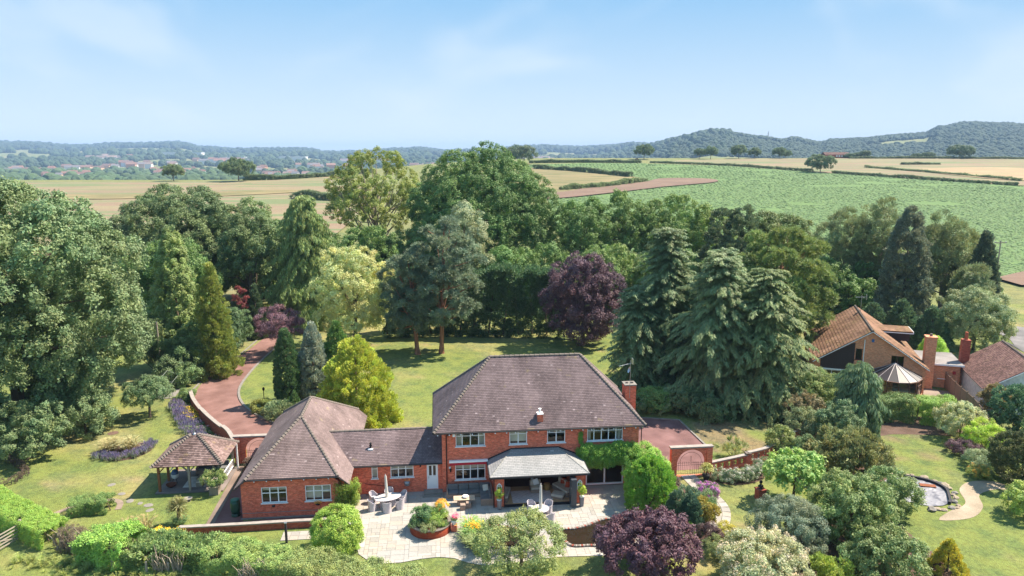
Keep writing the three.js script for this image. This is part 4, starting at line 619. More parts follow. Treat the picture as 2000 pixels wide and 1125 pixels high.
// ---------------------------------------------------------------- gazebo
{
  const g = thing('gazebo', 'oak-framed garden gazebo with hipped tile roof on the lawn', 'gazebo', -26.35, 0, -56.2, TURN), W = 2.35, D = 1.95, e = 2.36, EW = 2.8, ED = 2.35, T = 4.15;
  const pts = [[-EW, ED], [EW, ED], [EW, -ED], [-EW, -ED]].map(([x, z]) => V(x, e, z)), A = V(-0.25, T, 0), B = V(0.25, T, 0);
  const r = obj('roof', [slope([pts[0], pts[1], B, A], 0.16, 0.035), slope([pts[2], pts[3], A, B], 0.16, 0.035), slope([pts[1], pts[2], B], 0.16, 0.035), slope([pts[3], pts[0], A], 0.16, 0.035)], mTileRough, g); r.userData.label = 'rustic mottled brown tile roof';
  pts.forEach((p, i) => obj('hip_tiles', capTiles(p, i === 0 || i === 3 ? A : B, 0.11, 0.22, 1.6), mHip, r)); obj('finial', [lathe([[0.14, 0], [0.12, 0.08], [0.03, 0.12], [0.02, 0.3], [0, 0.42]], 10).translate(0, T - 0.02, 0)], mSteel, r);
  obj('floor', box(-W - 0.3, W + 0.3, 0, 0.09, -D - 0.3, D + 0.3), std(0xffffff, 0.9, { map: asphalt(31, [118, 108, 104], 26) }), g);
  for (const [x, z, m] of [[-W, D, mOak], [0, D, mGreyWood], [W, D, mGreyWood], [-W, -D, mOak], [0, -D, mGreyWood], [W, -D, mGreyWood], [-W, 0, mOak]]) obj('post', bx(0.17, 2.2, 0.17, x, 1.19, z), m, g);
  obj('beam', [box(-W - 0.1, W + 0.1, 2.2, 2.36, D - 0.08, D + 0.08)], mGreyWood, g); obj('beam', [box(-W - 0.1, W + 0.1, 2.2, 2.36, -D - 0.08, -D + 0.08)], mGreyWood, g); obj('beam', box(-W - 0.08, -W + 0.08, 2.2, 2.36, -D + 0.08, D - 0.08), mOak, g); obj('beam', box(W - 0.08, W + 0.08, 2.2, 2.36, -D + 0.08, D - 0.08), mGreyWood, g);
  for (const [x, z, s] of [[-W, D, 1], [0, D, 1], [0, D, -1], [W, D, -1], [-W, -D, 1], [0, -D, 1], [0, -D, -1], [W, -D, -1]]) obj('brace', beam(V(x, 1.65, z), V(x + s * 0.5, 2.2, z), 0.1, 0.1), x < 0 ? mOak : mGreyWood, g);
  const rl = sub('railing', g); obj('rails', [beam(V(W, 0.95, -D), V(W, 0.95, D - 1.2), 0.06, 0.08), beam(V(W, 0.35, -D), V(W, 0.35, D - 1.2), 0.06, 0.08), beam(V(-W, 0.8, -D), V(-W, 0.8, 0), 0.06, 0.08)], mWhite, rl); for (let i = 0; i < 9; i++) obj('baluster', bx(0.04, 0.6, 0.04, W, 0.65, -D + 0.2 + i * 0.26), mWhite, rl);
  obj('outer_post', [bx(0.12, 2.3, 0.12, W + 0.35, 1.15, -D - 0.1)], mWhite, g);
  const P = (x, z) => [-26.35 + Math.cos(TURN) * x + Math.sin(TURN) * z, -56.2 - Math.sin(TURN) * x + Math.cos(TURN) * z];
  const place = (name, label, cat, x, z, t = 0, group) => thing(name, label, cat, P(x, z)[0], 0.09, P(x, z)[1], TURN + t, group);
  const rug = place('outdoor_rug', 'beige rug on the gazebo floor', 'rug', 0.5, 0.4); obj('weave', bx(2.6, 0.015, 2.0, 0, 0.01, 0), mCanvas, rug);
  const so = place('garden_sofa', 'long grey garden sofa along the back of the gazebo', 'sofa', 0.9, -1.35); obj('base', bx(2.6, 0.3, 0.75, 0, 0.2, 0), mRattanBrown, so); obj('seat_cushion', rbox(2.5, 0.16, 0.7, 0.06, 0, 0.43, 0), mGreyCushion, so); for (const x of [-0.83, 0, 0.83]) obj('back_cushion', rbox(0.8, 0.45, 0.16, 0.06, 0, 0, 0).rotateX(-0.2).translate(x, 0.72, -0.28), mGreyCushion, so); for (const x of [-1.32, 1.32]) obj('arm', bx(0.12, 0.55, 0.78, x, 0.33, 0), mRattanBrown, so);
  const tb = place('garden_table', 'low slatted grey table on the gazebo rug', 'table', 0.75, 0.35); for (let i = 0; i < 7; i++) obj('slat', bx(1.3, 0.03, 0.1, 0, 0.42, -0.36 + i * 0.12), mGreyWood, tb); for (const [x, z] of [[-0.6, -0.35], [0.6, -0.35], [-0.6, 0.35], [0.6, 0.35]]) obj('leg', bx(0.06, 0.4, 0.06, x, 0.2, z), mGreyWood, tb);
  for (let k = 0; k < 2; k++) { const st = place('crate_seat', 'pale slatted cube seat at the front of the gazebo', 'stool', 0.55 + k * 0.75, 1.25, 0, 'crate seats in the gazebo'); for (let i = 0; i < 4; i++) for (const s of [-1, 1]) obj('slat', bx(0.5, 0.08, 0.03, 0, 0.07 + i * 0.1, s * 0.23), mGreyWood, st); for (const s of [-1, 1]) obj('side', bx(0.03, 0.4, 0.43, s * 0.235, 0.2, 0), mGreyWood, st); obj('cushion', rbox(0.5, 0.08, 0.48, 0.03, 0, 0.44, 0), mCream, st); }
  const bq = place('ceramic_barbecue', 'blue and white egg barbecue at the gazebo corner', 'barbecue', -1.7, 0.35); obj('body', lathe([[0.12, 0.35], [0.26, 0.5], [0.3, 0.72], [0.3, 0.78]], 16), std(0xd8dde2, 0.4), bq); obj('lid', lathe([[0.3, 0.79], [0.28, 0.95], [0.16, 1.12], [0.05, 1.16], [0, 1.17]], 16), std(0x3c5a80, 0.4), bq); obj('stand', [rod(V(-0.2, 0, 0.2), V(-0.1, 0.42, 0.1), 0.02), rod(V(0.2, 0, 0.2), V(0.1, 0.42, 0.1), 0.02), rod(V(0, 0, -0.25), V(0, 0.42, -0.1), 0.02)], mIron, bq);
  const lg = place('log_bowl', 'low rusty fire bowl on the gazebo floor', 'fire bowl', -1.75, 1.15); obj('bowl', lathe([[0.1, 0.06], [0.32, 0.1], [0.42, 0.26], [0.4, 0.27], [0.3, 0.13], [0, 0.1]], 18), std(0x6d3f2e, 0.8), lg); obj('ring_base', cyl(0.2, 0.2, 0.06), mIron, lg);
}
{ // square wooden planter with a flowering bush
  const t = thing('planter_box', 'grey square planter with cream-flowered bush beside the gazebo', 'planter', -24.0, 0, -53.9, TURN); obj('box', [box(-0.36, 0.36, 0, 0.6, -0.36, 0.36)], mGreyWood, t); obj('rim', [box(-0.4, 0.4, 0.6, 0.66, -0.4, -0.3), box(-0.4, 0.4, 0.6, 0.66, 0.3, 0.4), box(-0.4, -0.3, 0.6, 0.66, -0.3, 0.3), box(0.3, 0.4, 0.6, 0.66, -0.3, 0.3)], mGreyWood, t);
  const R = RNG(4), { pts } = lobes(R, { c: V(0, 1.35, 0), rx: 0.95, ry: 0.75, n: 9, s: 0.26, lr: [0.4, 0.55], low: -0.8 }); scatter('foliage', t, pts, clumpOf('fine', 1), leafMat(0.12, 0.17, 0.05), R); scatter('blossom', t, pts.filter((p) => p.n.y > 0.3 && R() < 0.25).map((p) => ({ ...p, s: 0.12 })), clumpOf('flower', 0), leafMat(0.5, 0.42, 0.28), R); obj('stem', rod(V(0, 0.55, 0), V(0, 1.3, 0), 0.05, 0.03), mBark, t);
}
{ const t = thing('bird_bath', 'small round stone bird bath on the lawn by the gazebo', 'bird bath', -25.6, 0, -52.6); obj('bowl', lathe([[0, 0.16], [0.22, 0.16], [0.34, 0.24], [0.32, 0.25], [0.2, 0.19], [0, 0.18]], 16), mConcrete, t); obj('foot', lathe([[0.2, 0], [0.12, 0.06], [0.1, 0.16], [0, 0.17]], 14), mConcrete, t); }
[[-28.4, -51.9, 0.3], [-27.9, -51.1, 0.26], [-30.2, -52.6, 0.28], [-31.5, -53.8, 0.25], [-33.2, -55.4, 0.26], [-29.2, -52.2, 0.2]].forEach(([x, z, r], i) => { const t = obj('stepping_stone', lathe([[0, 0.035], [r * 0.92, 0.033], [r, 0.01], [r, 0]], 9).scale(1.25, 1, 1).rotateY(i), mConcrete); t.position.set(x, 0, z); tag(t, 'flat pale stepping stone set in the lawn near the gazebo', 'stepping stone', 'stepping stones across the lawn'); });
{ const t = thing('compost_bin', 'dark green plastic water butt at the garage corner', 'water butt', -20.95, 0.016, -50.3); obj('barrel', lathe([[0, 0.25], [0.3, 0.25], [0.36, 0.45], [0.35, 0.6], [0.37, 0.75], [0.35, 0.9], [0.36, 1.05], [0.3, 1.25], [0, 1.25]], 18), std(0x1c4a38, 0.45), t); obj('lid', lathe([[0.33, 1.255], [0.33, 1.3], [0.1, 1.34], [0, 1.34]], 18), std(0x23553f, 0.45), t); obj('stand', lathe([[0.34, 0], [0.3, 0.25], [0, 0.25]], 12), std(0x153a2c, 0.5), t); }
{ const t = thing('downpipe_tank', 'pale green slim tank against the garage side wall', 'tank', -20.75, 0.016, -51.9, TURN); obj('tank_body', rbox(0.4, 1.5, 0.5, 0.06, 0, 0.75, 0), std(0x6f9a86, 0.5), t); obj('tank_lid', bx(0.36, 0.05, 0.44, 0, 1.525, 0), std(0x4f7a68, 0.5), t); }
{ const t = thing('bollard_light', 'dark bollard post with pale cap by the slab strip', 'bollard', -15.9, 0, -46.4); obj('post', cyl(0.09, 0.09, 1.5, 0, 0, 0, 14), std(0x34303a, 0.5), t); obj('cap', [cyl(0.11, 0.11, 0.06, 0, 1.5, 0, 14)], mSteel, t); }
{ const t = thing('lamp_post', 'short black lamp post on the lawn inside the drive bend', 'lamp', -27.4, 0, -75.6); obj('post', cyl(0.05, 0.04, 1.3), mIron, t); obj('lantern', lathe([[0.04, 0], [0.12, 0.05], [0.14, 0.3], [0.02, 0.42]], 8).translate(0, 1.3, 0), mIron, t); }
{ const t = thing('brick_pedestal', 'dark bronze bust on a brick pedestal on the lawn', 'statue', 19.7, 0, -52.9, 0.2); obj('plinth', [bx(0.62, 0.85, 0.62, 0, 0.42, 0)], mBrickDark, t); obj('plinth_cap', bx(0.72, 0.07, 0.72, 0, 0.88, 0), mBrickDark, t); obj('bust', [lathe([[0.15, 0], [0.12, 0.06], [0.07, 0.1], [0.07, 0.14]], 12).translate(0, 0.915, 0), lathe([[0.06, 0], [0.2, 0.04], [0.24, 0.1], [0.16, 0.18], [0.07, 0.22], [0.065, 0.28], [0.12, 0.34], [0.135, 0.44], [0.1, 0.54], [0, 0.57]], 16).scale(1, 1, 0.78).translate(0, 1.05, 0), sph(0.03, 0, 1.46, 0.11, 8)], std(0x2a2826, 0.45, { metalness: 0.6 }), t); }
// ---------------------------------------------------------------- patio furniture
function tubChair(label, x, z, turn, group) {
  const t = thing('rattan_chair', label, 'chair', x, 0.045, z, turn, group), shell = [], n = 18, pos = [], uv = [];
  const wall = (a, y) => { const back = Math.max(0, Math.cos(a)), r = 0.27 + 0.06 * y + 0.09 * Math.max(0, 0.35 - y) ; return V(Math.sin(a) * (r + 0.02) * 1.05, y, -Math.cos(a) * r - 0.02); }, topAt = (a) => 0.62 + 0.26 * ss(1.9, 0.6, Math.abs(a)), ang = (i) => -2.35 + 4.7 * i / n;
  for (let i = 0; i < n; i++) for (let j = 0; j < 5; j++) { const a = ang(i), b = ang(i + 1), f = (q, k) => wall(q, topAt(q) * k / 5), A = f(a, j), B = f(b, j), C = f(b, j + 1), D = f(a, j + 1); for (const [p, u, v] of [[A, i, j], [B, i + 1, j], [C, i + 1, j + 1], [A, i, j], [C, i + 1, j + 1], [D, i, j + 1]]) { pos.push(p.x, p.y, p.z); uv.push(u * 0.09, v * 0.17); } }
  const g = new THREE.BufferGeometry(); g.setAttribute('position', new THREE.Float32BufferAttribute(pos, 3)); g.setAttribute('uv', new THREE.Float32BufferAttribute(uv, 2)); g.computeVertexNormals();
  obj('shell', [g, ...Array.from({ length: n }, (_, i) => rod(wall(ang(i), topAt(ang(i))), wall(ang(i + 1), topAt(ang(i + 1))), 0.022, 0.022, 5)), metre(new THREE.BoxGeometry(0.46, 0.36, 0.03).translate(0, 0.2, 0.26))], mRattan, t);
  obj('seat', cyl(0.27, 0.28, 0.04, 0, 0.36, 0, 18), mRattan, t); obj('cushion', cyl(0.26, 0.25, 0.07, 0, 0.4, 0, 18), std(0xa9abb2, 0.95), t);
  return t;
}
function parasol(label, x, z, h, y0, tilt = 0) {
  const t = thing('closed_parasol', label, 'parasol', x, y0, z); t.rotation.z = tilt; obj('pole', rod(V(0, 0, 0), V(0, h - 0.1, 0), 0.024), mSteel, t);
  const s = []; for (let i = 0; i < 10; i++) { const a = i / 10 * 6.283, p = lathe([[0.0, 0.72], [0.055, 0.74], [0.07, 1.0], [0.055, 1.6], [0.03, h - 0.12], [0, h - 0.08]], 7).translate(Math.cos(a) * 0.055, 0, Math.sin(a) * 0.055); s.push(p); } s.push(lathe([[0.12, 0.85], [0.1, 1.6], [0.02, h - 0.05], [0, h]], 10)); obj('canopy', s, mCanvas, t); obj('strap', new THREE.TorusGeometry(0.13, 0.016, 6, 18).rotateX(Math.PI / 2).translate(0, 1.15, 0), mCream, t); obj('finial', sph(0.035, 0, h, 0), mSteel, t); return t;
}
{
  const t = thing('oval_table', 'oval pale garden table with closed parasol near the white door', 'table', -9.65, 0.045, -51.75, 0.45); obj('table_top', cyl(1, 1, 0.04, 0, 0.7, 0, 36).scale(1.02, 1, 0.62), std(0xcfc8c4, 0.5, { map: grainTex }), t); obj('rim', new THREE.TorusGeometry(1, 0.03, 6, 40).rotateX(Math.PI / 2).scale(1.02, 1, 0.62).translate(0, 0.72, 0), mRattan, t); obj('pedestal', [cyl(0.28, 0.2, 0.68, -0.4, 0, 0, 12), cyl(0.28, 0.2, 0.68, 0.4, 0, 0, 12)], mRattan, t);
  [[-10.75, -51.05], [-9.55, -50.75], [-8.65, -51.35], [-8.6, -52.4], [-9.75, -52.85], [-10.85, -52.25]].forEach(([x, z], i) => tubChair('woven pale grey tub chair drawn up to the oval garden table', x, z, Math.atan2(-9.65 - x, -51.75 - z), 'tub chairs round the oval table'));
  parasol('closed cream parasol standing through the oval garden table', -9.68, -51.75, 2.65, 0.0, 0.04);
  const r = thing('round_table', 'round pale garden table with closed parasol in front of the sunroom', 'table', 2.15, 0.045, -49.95); obj('table_top', cyl(0.62, 0.62, 0.035, 0, 0.7, 0, 30), std(0xc4bdba, 0.4, { map: grainTex }), r); obj('rim', new THREE.TorusGeometry(0.62, 0.028, 6, 32).rotateX(Math.PI / 2).translate(0, 0.715, 0), mRattan, r); obj('pedestal', [lathe([[0.34, 0], [0.2, 0.3], [0.22, 0.68]], 14)], mRattan, r);
  [[1.5, -49.2], [2.85, -49.15], [2.75, -50.75], [1.5, -50.75]].forEach(([x, z]) => tubChair('woven pale grey tub chair drawn up to the round garden table', x, z, Math.atan2(2.15 - x, -49.95 - z), 'tub chairs round the round table'));
  parasol('closed white parasol standing through the round garden table', 2.15, -49.95, 2.75, 0.0, 0);
}
{
  const [sx, sz] = at(2.1, -0.75), t = thing('corner_sofa', 'brown rattan corner sofa with charcoal cushions under the awning', 'sofa', sx, 0.045, sz, TURN);
  obj('base', [box(-1.7, 1.7, 0, 0.3, -0.42, 0.4), box(0.85, 1.7, 0, 0.3, 0.4, 1.75)], mRattanBrown, t); obj('back_frame', [box(-1.78, 1.78, 0, 0.78, -0.52, -0.42), box(1.7, 1.8, 0, 0.78, -0.42, 1.75)], mRattanBrown, t); obj('arm', box(-1.8, -1.7, 0, 0.58, -0.42, 0.42), mRattanBrown, t); obj('arm', box(0.83, 1.8, 0, 0.52, 1.751, 1.85), mRattanBrown, t);
  for (let i = 0; i < 4; i++) { obj('seat_cushion', rbox(0.82, 0.14, 0.78, 0.05, -1.28 + i * 0.84, 0.37, 0.0), mGreyCushion, t); obj('back_cushion', rbox(0.8, 0.46, 0.16, 0.06, 0, 0, 0).rotateX(-0.18).translate(-1.28 + i * 0.84, 0.66, -0.32), mGreyCushion, t); }
  for (let i = 0; i < 2; i++) { obj('seat_cushion', rbox(0.8, 0.14, 0.64, 0.05, 1.25, 0.37, 0.74 + i * 0.67), mGreyCushion, t); obj('back_cushion', rbox(0.6, 0.44, 0.16, 0.06, 0, 0, 0).rotateY(-Math.PI / 2).translate(1.58, 0.64, 0.72 + i * 0.66), mGreyCushion, t); }
  const thr = (name, lab, u, v, y, ry, m, s = 0.45) => { const [x, z] = at(u, v), c = thing(name, lab, 'cushion', x, y, z, TURN + ry); obj('cover', rbox(s, s, 0.14, 0.06, 0, 0, 0).rotateX(-0.35).rotateZ(0.3), m, c); };
  thr('scatter_cushion', 'cream cushion lying on the charcoal corner sofa', 3.42, -0.86, 0.71, -0.4, mCream, 0.48);
  const [cx, cz] = at(1.65, -2.15), c = thing('coffee_table', 'low rattan table with beige top before the corner sofa', 'table', cx, 0.045, cz, TURN); obj('table_top', bx(1.65, 0.05, 0.75, 0, 0.5, 0), std(0xcdb69c, 0.5, { map: grainTex }), c); obj('base', box(-0.55, 0.55, 0, 0.475, -0.28, 0.28), mRattanBrown, c);
  const [bx_, bz_] = at(1.75, -2.1), bw = thing('stone_bowl', 'round white bowl on the low beige table', 'bowl', bx_, 0.57, bz_); obj('bowl', lathe([[0.1, 0], [0.22, 0.05], [0.26, 0.12], [0.2, 0.16], [0.17, 0.12], [0, 0.1]], 20), mWhite, bw); obj('candle', cyl(0.07, 0.07, 0.08, 0, 0.1, 0), mCream, bw);
  for (const [u, v] of [[1.5, -3.0], [1.95, -2.7]]) { const [x, z] = at(u, v), s = thing('rattan_stool', 'small brown rattan cube stool before the low table', 'stool', x, 0.045, z, TURN, 'cube stools by the corner sofa'); obj('stool_body', bx(0.42, 0.36, 0.42, 0, 0.18, 0), mRattanBrown, s); obj('stool_cushion', rbox(0.4, 0.07, 0.4, 0.03, 0, 0.395, 0), mRattanBrown, s); }
  // inside the sunroom
  const inRoom = (name, lab, cat, u, v, ry = 0, y = 0.08) => { const [x, z] = at(u, v); return thing(name, lab, cat, x, y, z, TURN + ry); };
  const rug = inRoom('large_rug', 'pale mauve patterned rug on the sunroom floor', 'rug', 7.05, -1.5); obj('pile', bx(3.2, 0.016, 2.0, 0, 0.01, 0), std(0xffffff, 1, { map: texture(256, 256, 1.6, 1.6, (u, v) => { const n = fbm(u * 8, v * 8, 8, 4, 2), k = Math.sin(u * 25) * Math.sin(v * 25) * 8; return [192 + n * 30 + k, 182 + n * 30 + k, 184 + n * 30 + k]; }) }), rug);
  const seat = (o, w, d) => { obj('base', bx(w, 0.3, d, 0, 0.15, 0), mRattanBrown, o); obj('seat_cushion', rbox(w - 0.1, 0.18, d - 0.06, 0.06, 0, 0.39, 0.02), mCream, o); obj('back', bx(w, 0.75, 0.12, 0, 0.375, -d / 2 - 0.06), mRattanBrown, o); obj('back_cushion', rbox(w - 0.12, 0.42, 0.16, 0.06, 0, 0.66, -d / 2 + 0.1), mCream, o); return o; };
  seat(inRoom('wicker_sofa', 'wicker sofa with cream cushions at the sunroom side wall', 'sofa', 4.9, -1.4, Math.PI / 2 - 0.25), 1.9, 0.7); seat(inRoom('wicker_armchair', 'wicker armchair with cream cushion facing the sunroom doors', 'armchair', 7.5, -0.65), 0.95, 0.75); seat(inRoom('wicker_corner_sofa', 'cream cushioned wicker sofa behind the folded doors', 'sofa', 9.7, -0.95, -Math.PI / 2 + 0.5), 2.0, 0.8);
  const fs = inRoom('footstool', 'cream upholstered footstool on the sunroom rug edge', 'footstool', 9.15, -1.85, -0.5); obj('foot_base', bx(0.95, 0.16, 0.75, 0, 0.08, 0), mRattanBrown, fs); obj('foot_cushion', rbox(1.0, 0.2, 0.8, 0.07, 0, 0.26, 0), mCream, fs);
  const bk = inRoom('basket_drum', 'round straw basket table beside the armchair', 'basket', 8.45, -0.45); obj('drum', lathe([[0.26, 0], [0.28, 0.25], [0.26, 0.5], [0, 0.5]], 16), std(0xb08a4e, 0.9, { map: grainTex }), bk); obj('band', new THREE.TorusGeometry(0.27, 0.015, 6, 20).rotateX(Math.PI / 2).translate(0, 0.42, 0), mOak, bk);
  for (const [u, v, y, m, lab, r] of [[4.72, -1.95, 0.78, mOrange, 'orange cushion at the end of the side wall sofa', 1.3], [4.75, -1.15, 0.8, mCream, 'cream cushion leaning on the side wall sofa', 1.3], [9.75, -0.5, 0.8, mOrange, 'small orange cushion on the sunroom corner sofa', -1.0], [10.0, -1.25, 0.82, mOrange, 'large orange cushion on the sunroom corner sofa', -1.1], [7.5, -0.55, 0.85, mWhite, 'white cushion standing on the wicker armchair', 0]]) thr('scatter_cushion', lab, u, v, y, r, m, 0.46);
}
for (const [u, v, lab] of [[4.3, -3.3, 'tall grey planter with lime bush beside the wicker sofa end of the sunroom'], [10.72, -3.4, 'tall grey planter with lime bush beside the folded doors']]) {
  const [x, z] = at(u, v), t = thing('tall_planter', lab, 'planter', x, 0.045, z, TURN); obj('pot', new THREE.CylinderGeometry(0.25, 0.19, 0.8, 4).rotateY(Math.PI / 4).translate(0, 0.4, 0), std(0x77767c, 0.6), t); obj('pebbles', cyl(0.2, 0.2, 0.03, 0, 0.79, 0, 12), mWhite, t); obj('stem', rod(V(0, 0.78, 0), V(0, 1.2, 0), 0.025), mBark, t); const R = RNG(u * 10 | 0), { pts } = lobes(R, { c: V(0, 1.28, 0), rx: 0.36, ry: 0.48, n: 7, s: 0.14, lr: [0.45, 0.6], low: -0.9 }); scatter('foliage', t, pts, clumpOf('fine', 1), leafMat(0.26, 0.33, 0.045), R);
}
{ // round raised bed, pots
  const t = thing('round_planter', 'round raised brick bed packed with mixed shrubs on the patio', 'planter', -5.95, 0.02, -48.25); obj('brick_ring', lathe([[1.5, 0], [1.5, 0.6], [1.3, 0.6], [1.3, 0.4], [0, 0.42]], 44), std(0xb87a5c, 0.9, { map: brickTex(41, [190, 118, 88], 40, [190, 150, 124]) }), t);
  const ring = lathe([[1.54, 0.6], [1.54, 0.68], [1.26, 0.68]], 44); obj('ring_cap', ring, mHip, t); const R = RNG(31);
  for (const [x, z, r, h, col, lf, s] of [[-0.55, 0.1, 0.85, 1.15, [0.065, 0.13, 0.05], 'broad', 0.24], [0.45, 0.35, 0.8, 0.85, [0.17, 0.25, 0.05], 'fine', 0.22], [0.1, 0.85, 0.85, 0.55, [0.14, 0.16, 0.07], 'fine', 0.22], [0.5, -0.5, 0.75, 1.1, [0.11, 0.18, 0.04], 'fine', 0.22], [-0.3, -0.6, 0.8, 0.9, [0.09, 0.15, 0.04], 'fine', 0.22], [0.9, 0.5, 0.5, 0.5, [0.10, 0.16, 0.05], 'fine', 0.2], [-0.9, 0.6, 0.6, 0.5, [0.08, 0.13, 0.05], 'fine', 0.2]]) { const { pts } = lobes(R, { c: V(x, 0.5 + h * 0.5, z), rx: r, ry: h * 0.6, n: 7, s, lr: [0.4, 0.55], low: -0.8, floor: 0.45 }); scatter('foliage', t, pts, clumpOf(lf, 2), leafMat(...col), R); }
  { const { pts } = lobes(R, { c: V(0.75, 1.5, -0.85), rx: 0.5, ry: 0.42, n: 8, s: 0.16, lr: [0.45, 0.6], low: -0.9 }); scatter('golden_foliage', t, pts, clumpOf('fine', 1), leafMat(0.5, 0.33, 0.04), R); obj('stem', rod(V(0.75, 0.4, -0.85), V(0.75, 1.4, -0.85), 0.03), mBark, t); }
  const p = thing('flower_pot_pillar', 'pink flowers in a white pot on a small brick pillar', 'planter', -4.2, 0.03, -48.0); obj('pillar', bx(0.4, 0.5, 0.4, 0, 0.25, 0), mBrick, p); obj('pot', lathe([[0.12, 0.5], [0.2, 0.7], [0.22, 0.86], [0.18, 0.86], [0, 0.8]], 14), mWhite, p); scatter('foliage', p, Array.from({ length: 14 }, (_, i) => ({ p: V(Math.cos(i * 2.4) * 0.16, 0.95, Math.sin(i * 2.4) * 0.16), n: UP.clone(), s: 0.16 })), clumpOf('fine', 0), leafMat(0.09, 0.15, 0.05), R); scatter('blossom', p, Array.from({ length: 16 }, (_, i) => ({ p: V(Math.cos(i * 2.4) * 0.2 + 0.08, 1.08 + (i % 3) * 0.08, Math.sin(i * 2.4) * 0.2), n: UP.clone(), s: 0.12 })), clumpOf('flower', 1), leafMat(0.62, 0.06, 0.2), R, 0.5);
}
// ---------------------------------------------------------------- neighbouring houses
{
  const T = rad(-18), n = thing('neighbour_house', 'brick gabled house with mossy tile roof, dark boarding and brown conservatory', 'house', 41.2, 0, -79.6, T), L = -6.1, Rr = 6.1, Z = -14.4, e = 3.1, top = 7.15;
  obj('wall', panel([[L + 0.3, -0.2], [Rr - 0.3, -0.2], [Rr - 0.3, e + 0.12], [0, top - 0.2], [L + 0.3, e + 0.12]], [[-1.55, -0.85, 3.6, 4.9], [2.2, 3.5, 3.0, 4.35], [-4.9, -1.9, 0.6, 2.1], [2.6, 5.0, 0.1, 2.2]], 0.3), mBrickNext, n);
  obj('wall', [box(L + 0.3, L + 0.6, -0.2, e, Z + 0.3, -0.3)], mBrickNext, n); obj('wall', [box(Rr - 0.6, Rr - 0.3, -0.2, e, Z + 0.3, -0.3)], mBrickNext, n); obj('wall', panel([[L + 0.6, -0.2], [Rr - 0.6, -0.2], [Rr - 0.6, e + 0.12], [0, top - 0.3], [L + 0.6, e + 0.12]], [], 0.3).translate(0, 0, Z + 0.6), mBrickNext, n); obj('floor', [box(L + 0.6, Rr - 0.6, 2.3, 2.5, Z + 0.6, -0.3), box(L + 0.6, Rr - 0.6, -0.05, 0.05, Z + 0.6, -0.3)], mPlaster, n);
  const f = 0.35, A = V(0, top, f), B = V(0, top, Z), r = obj('roof', [slope([V(L, e, Z), V(L, e, f), A, B], 0.36, 0.045), slope([V(Rr, e, f), V(Rr, e, Z), B, A], 0.36, 0.045)], mTileMoss, n); r.userData.label = 'mossy brown concrete tile roof'; obj('ridge_tiles', capTiles(A, B, 0.15, 0.45, 1.1), mHip, r);
  for (const q of [L, Rr]) obj('bargeboard', beam(V(q, e - 0.1, f - 0.02), V(0, top - 0.1, f - 0.02), 0.06, 0.2), mWhite, n); obj('gutter', [rod(V(L - 0.05, e - 0.05, f), V(L - 0.05, e - 0.05, Z), 0.06)], mFascia, n);
  obj('boarding', panel([[-5.2, 2.3], [-1.65, 2.3], [-1.65, 5.55], [-2.0, 5.45], [-5.2, 3.45]], [], 0.05).translate(0, 0, 0.055), mDarkBoard, n); obj('downpipe', rod(V(-0.7, 6.0, 0.08), V(-0.7, 0, 0.08), 0.05), mWhite, n);
  win(n, -1.55, -0.85, 3.6, 4.9, 0, [], 0, { mat: mBrownFrame }); win(n, 2.2, 3.5, 3.0, 4.35, 0, [0.5], 0, { mat: mBrownFrame }); win(n, -4.9, -1.9, 0.6, 2.1, 0, [0.33, 0.66], 0, {}); obj('fascia_band', box(-5.2, -1.65, 2.14, 2.3, 0.005, 0.14), mWhite, n); obj('alarm_box', bx(0.26, 0.34, 0.09, 0.15, 5.95, 0.05), std(0x2f5f9a, 0.5), n);
  // conservatory with a fan of glazing bars
  const c = sub('conservatory', n), cx = 2.5, rr = 2.9, ptsC = Array.from({ length: 9 }, (_, i) => { const a = Math.PI * (i / 8); return [cx - Math.cos(a) * rr, Math.sin(a) * rr * 1.25 + 0.15]; });
  const roofG = []; const apex = V(cx, 3.75, 0.9), glaze = new THREE.MeshPhysicalMaterial({ color: 0x3c3438, transmission: 0.4, metalness: 0, roughness: 0.5, thickness: 0 }), facets = [];
  for (let i = 0; i < 8; i++) { const [a, b] = ptsC[i], [p, q] = ptsC[i + 1]; const g = new THREE.BufferGeometry(); const k = [V(a, 2.3, b), V(p, 2.3, q), apex]; g.setAttribute('position', new THREE.Float32BufferAttribute(k.flatMap((v) => [v.x, v.y, v.z]), 3)); g.computeVertexNormals(); obj('roof_pane', g, glaze, c); roofG.push(beam(V(a, 2.32, b), apex.clone().add(V(0, 0.03, 0)), 0.05, 0.04)); facets.push(beam(V(a, 0.6, b), V(a, 2.3, b), 0.09, 0.09), beam(V(a, 2.28, b), V(p, 2.28, q), 0.1, 0.1), beam(V(a, 0.62, b), V(p, 0.62, q), 0.08, 0.08), beam(V(a, 1.75, b), V(p, 1.75, q), 0.05, 0.05)); const w = Math.hypot(p - a, q - b); const m = put('pane', new THREE.PlaneGeometry(w - 0.08, 1.55), mGlass, c, (a + p) / 2, 1.45, (b + q) / 2, Math.atan2(-(q - b), p - a)); }
  obj('roof_bars', roofG, std(0xa89c9c, 0.6), c); obj('frame', facets, mBrownFrame, c); obj('dwarf_wall', ribbon(ptsC, -0.1, 0.58, 0.1), mBrickNext, c); obj('finial', lathe([[0.06, 0], [0.04, 0.1], [0, 0.35]], 8).translate(apex.x, apex.y, apex.z), mBrownFrame, c);
  // dormer, flat-roofed side part and chimney
  obj('dormer', [box(2.2, 5.2, 4.6, 5.7, -9.2, -6.6)], mDarkBoard, n); obj('dormer_roof', [box(1.2, 5.5, 5.7, 5.85, -9.5, -6.3)], mTileMoss, n); obj('dormer_trim', [box(1.2, 5.54, 5.6, 5.69, -6.32, -6.25), box(5.5, 5.56, 5.6, 5.84, -9.5, -6.3)], mWhite, n);
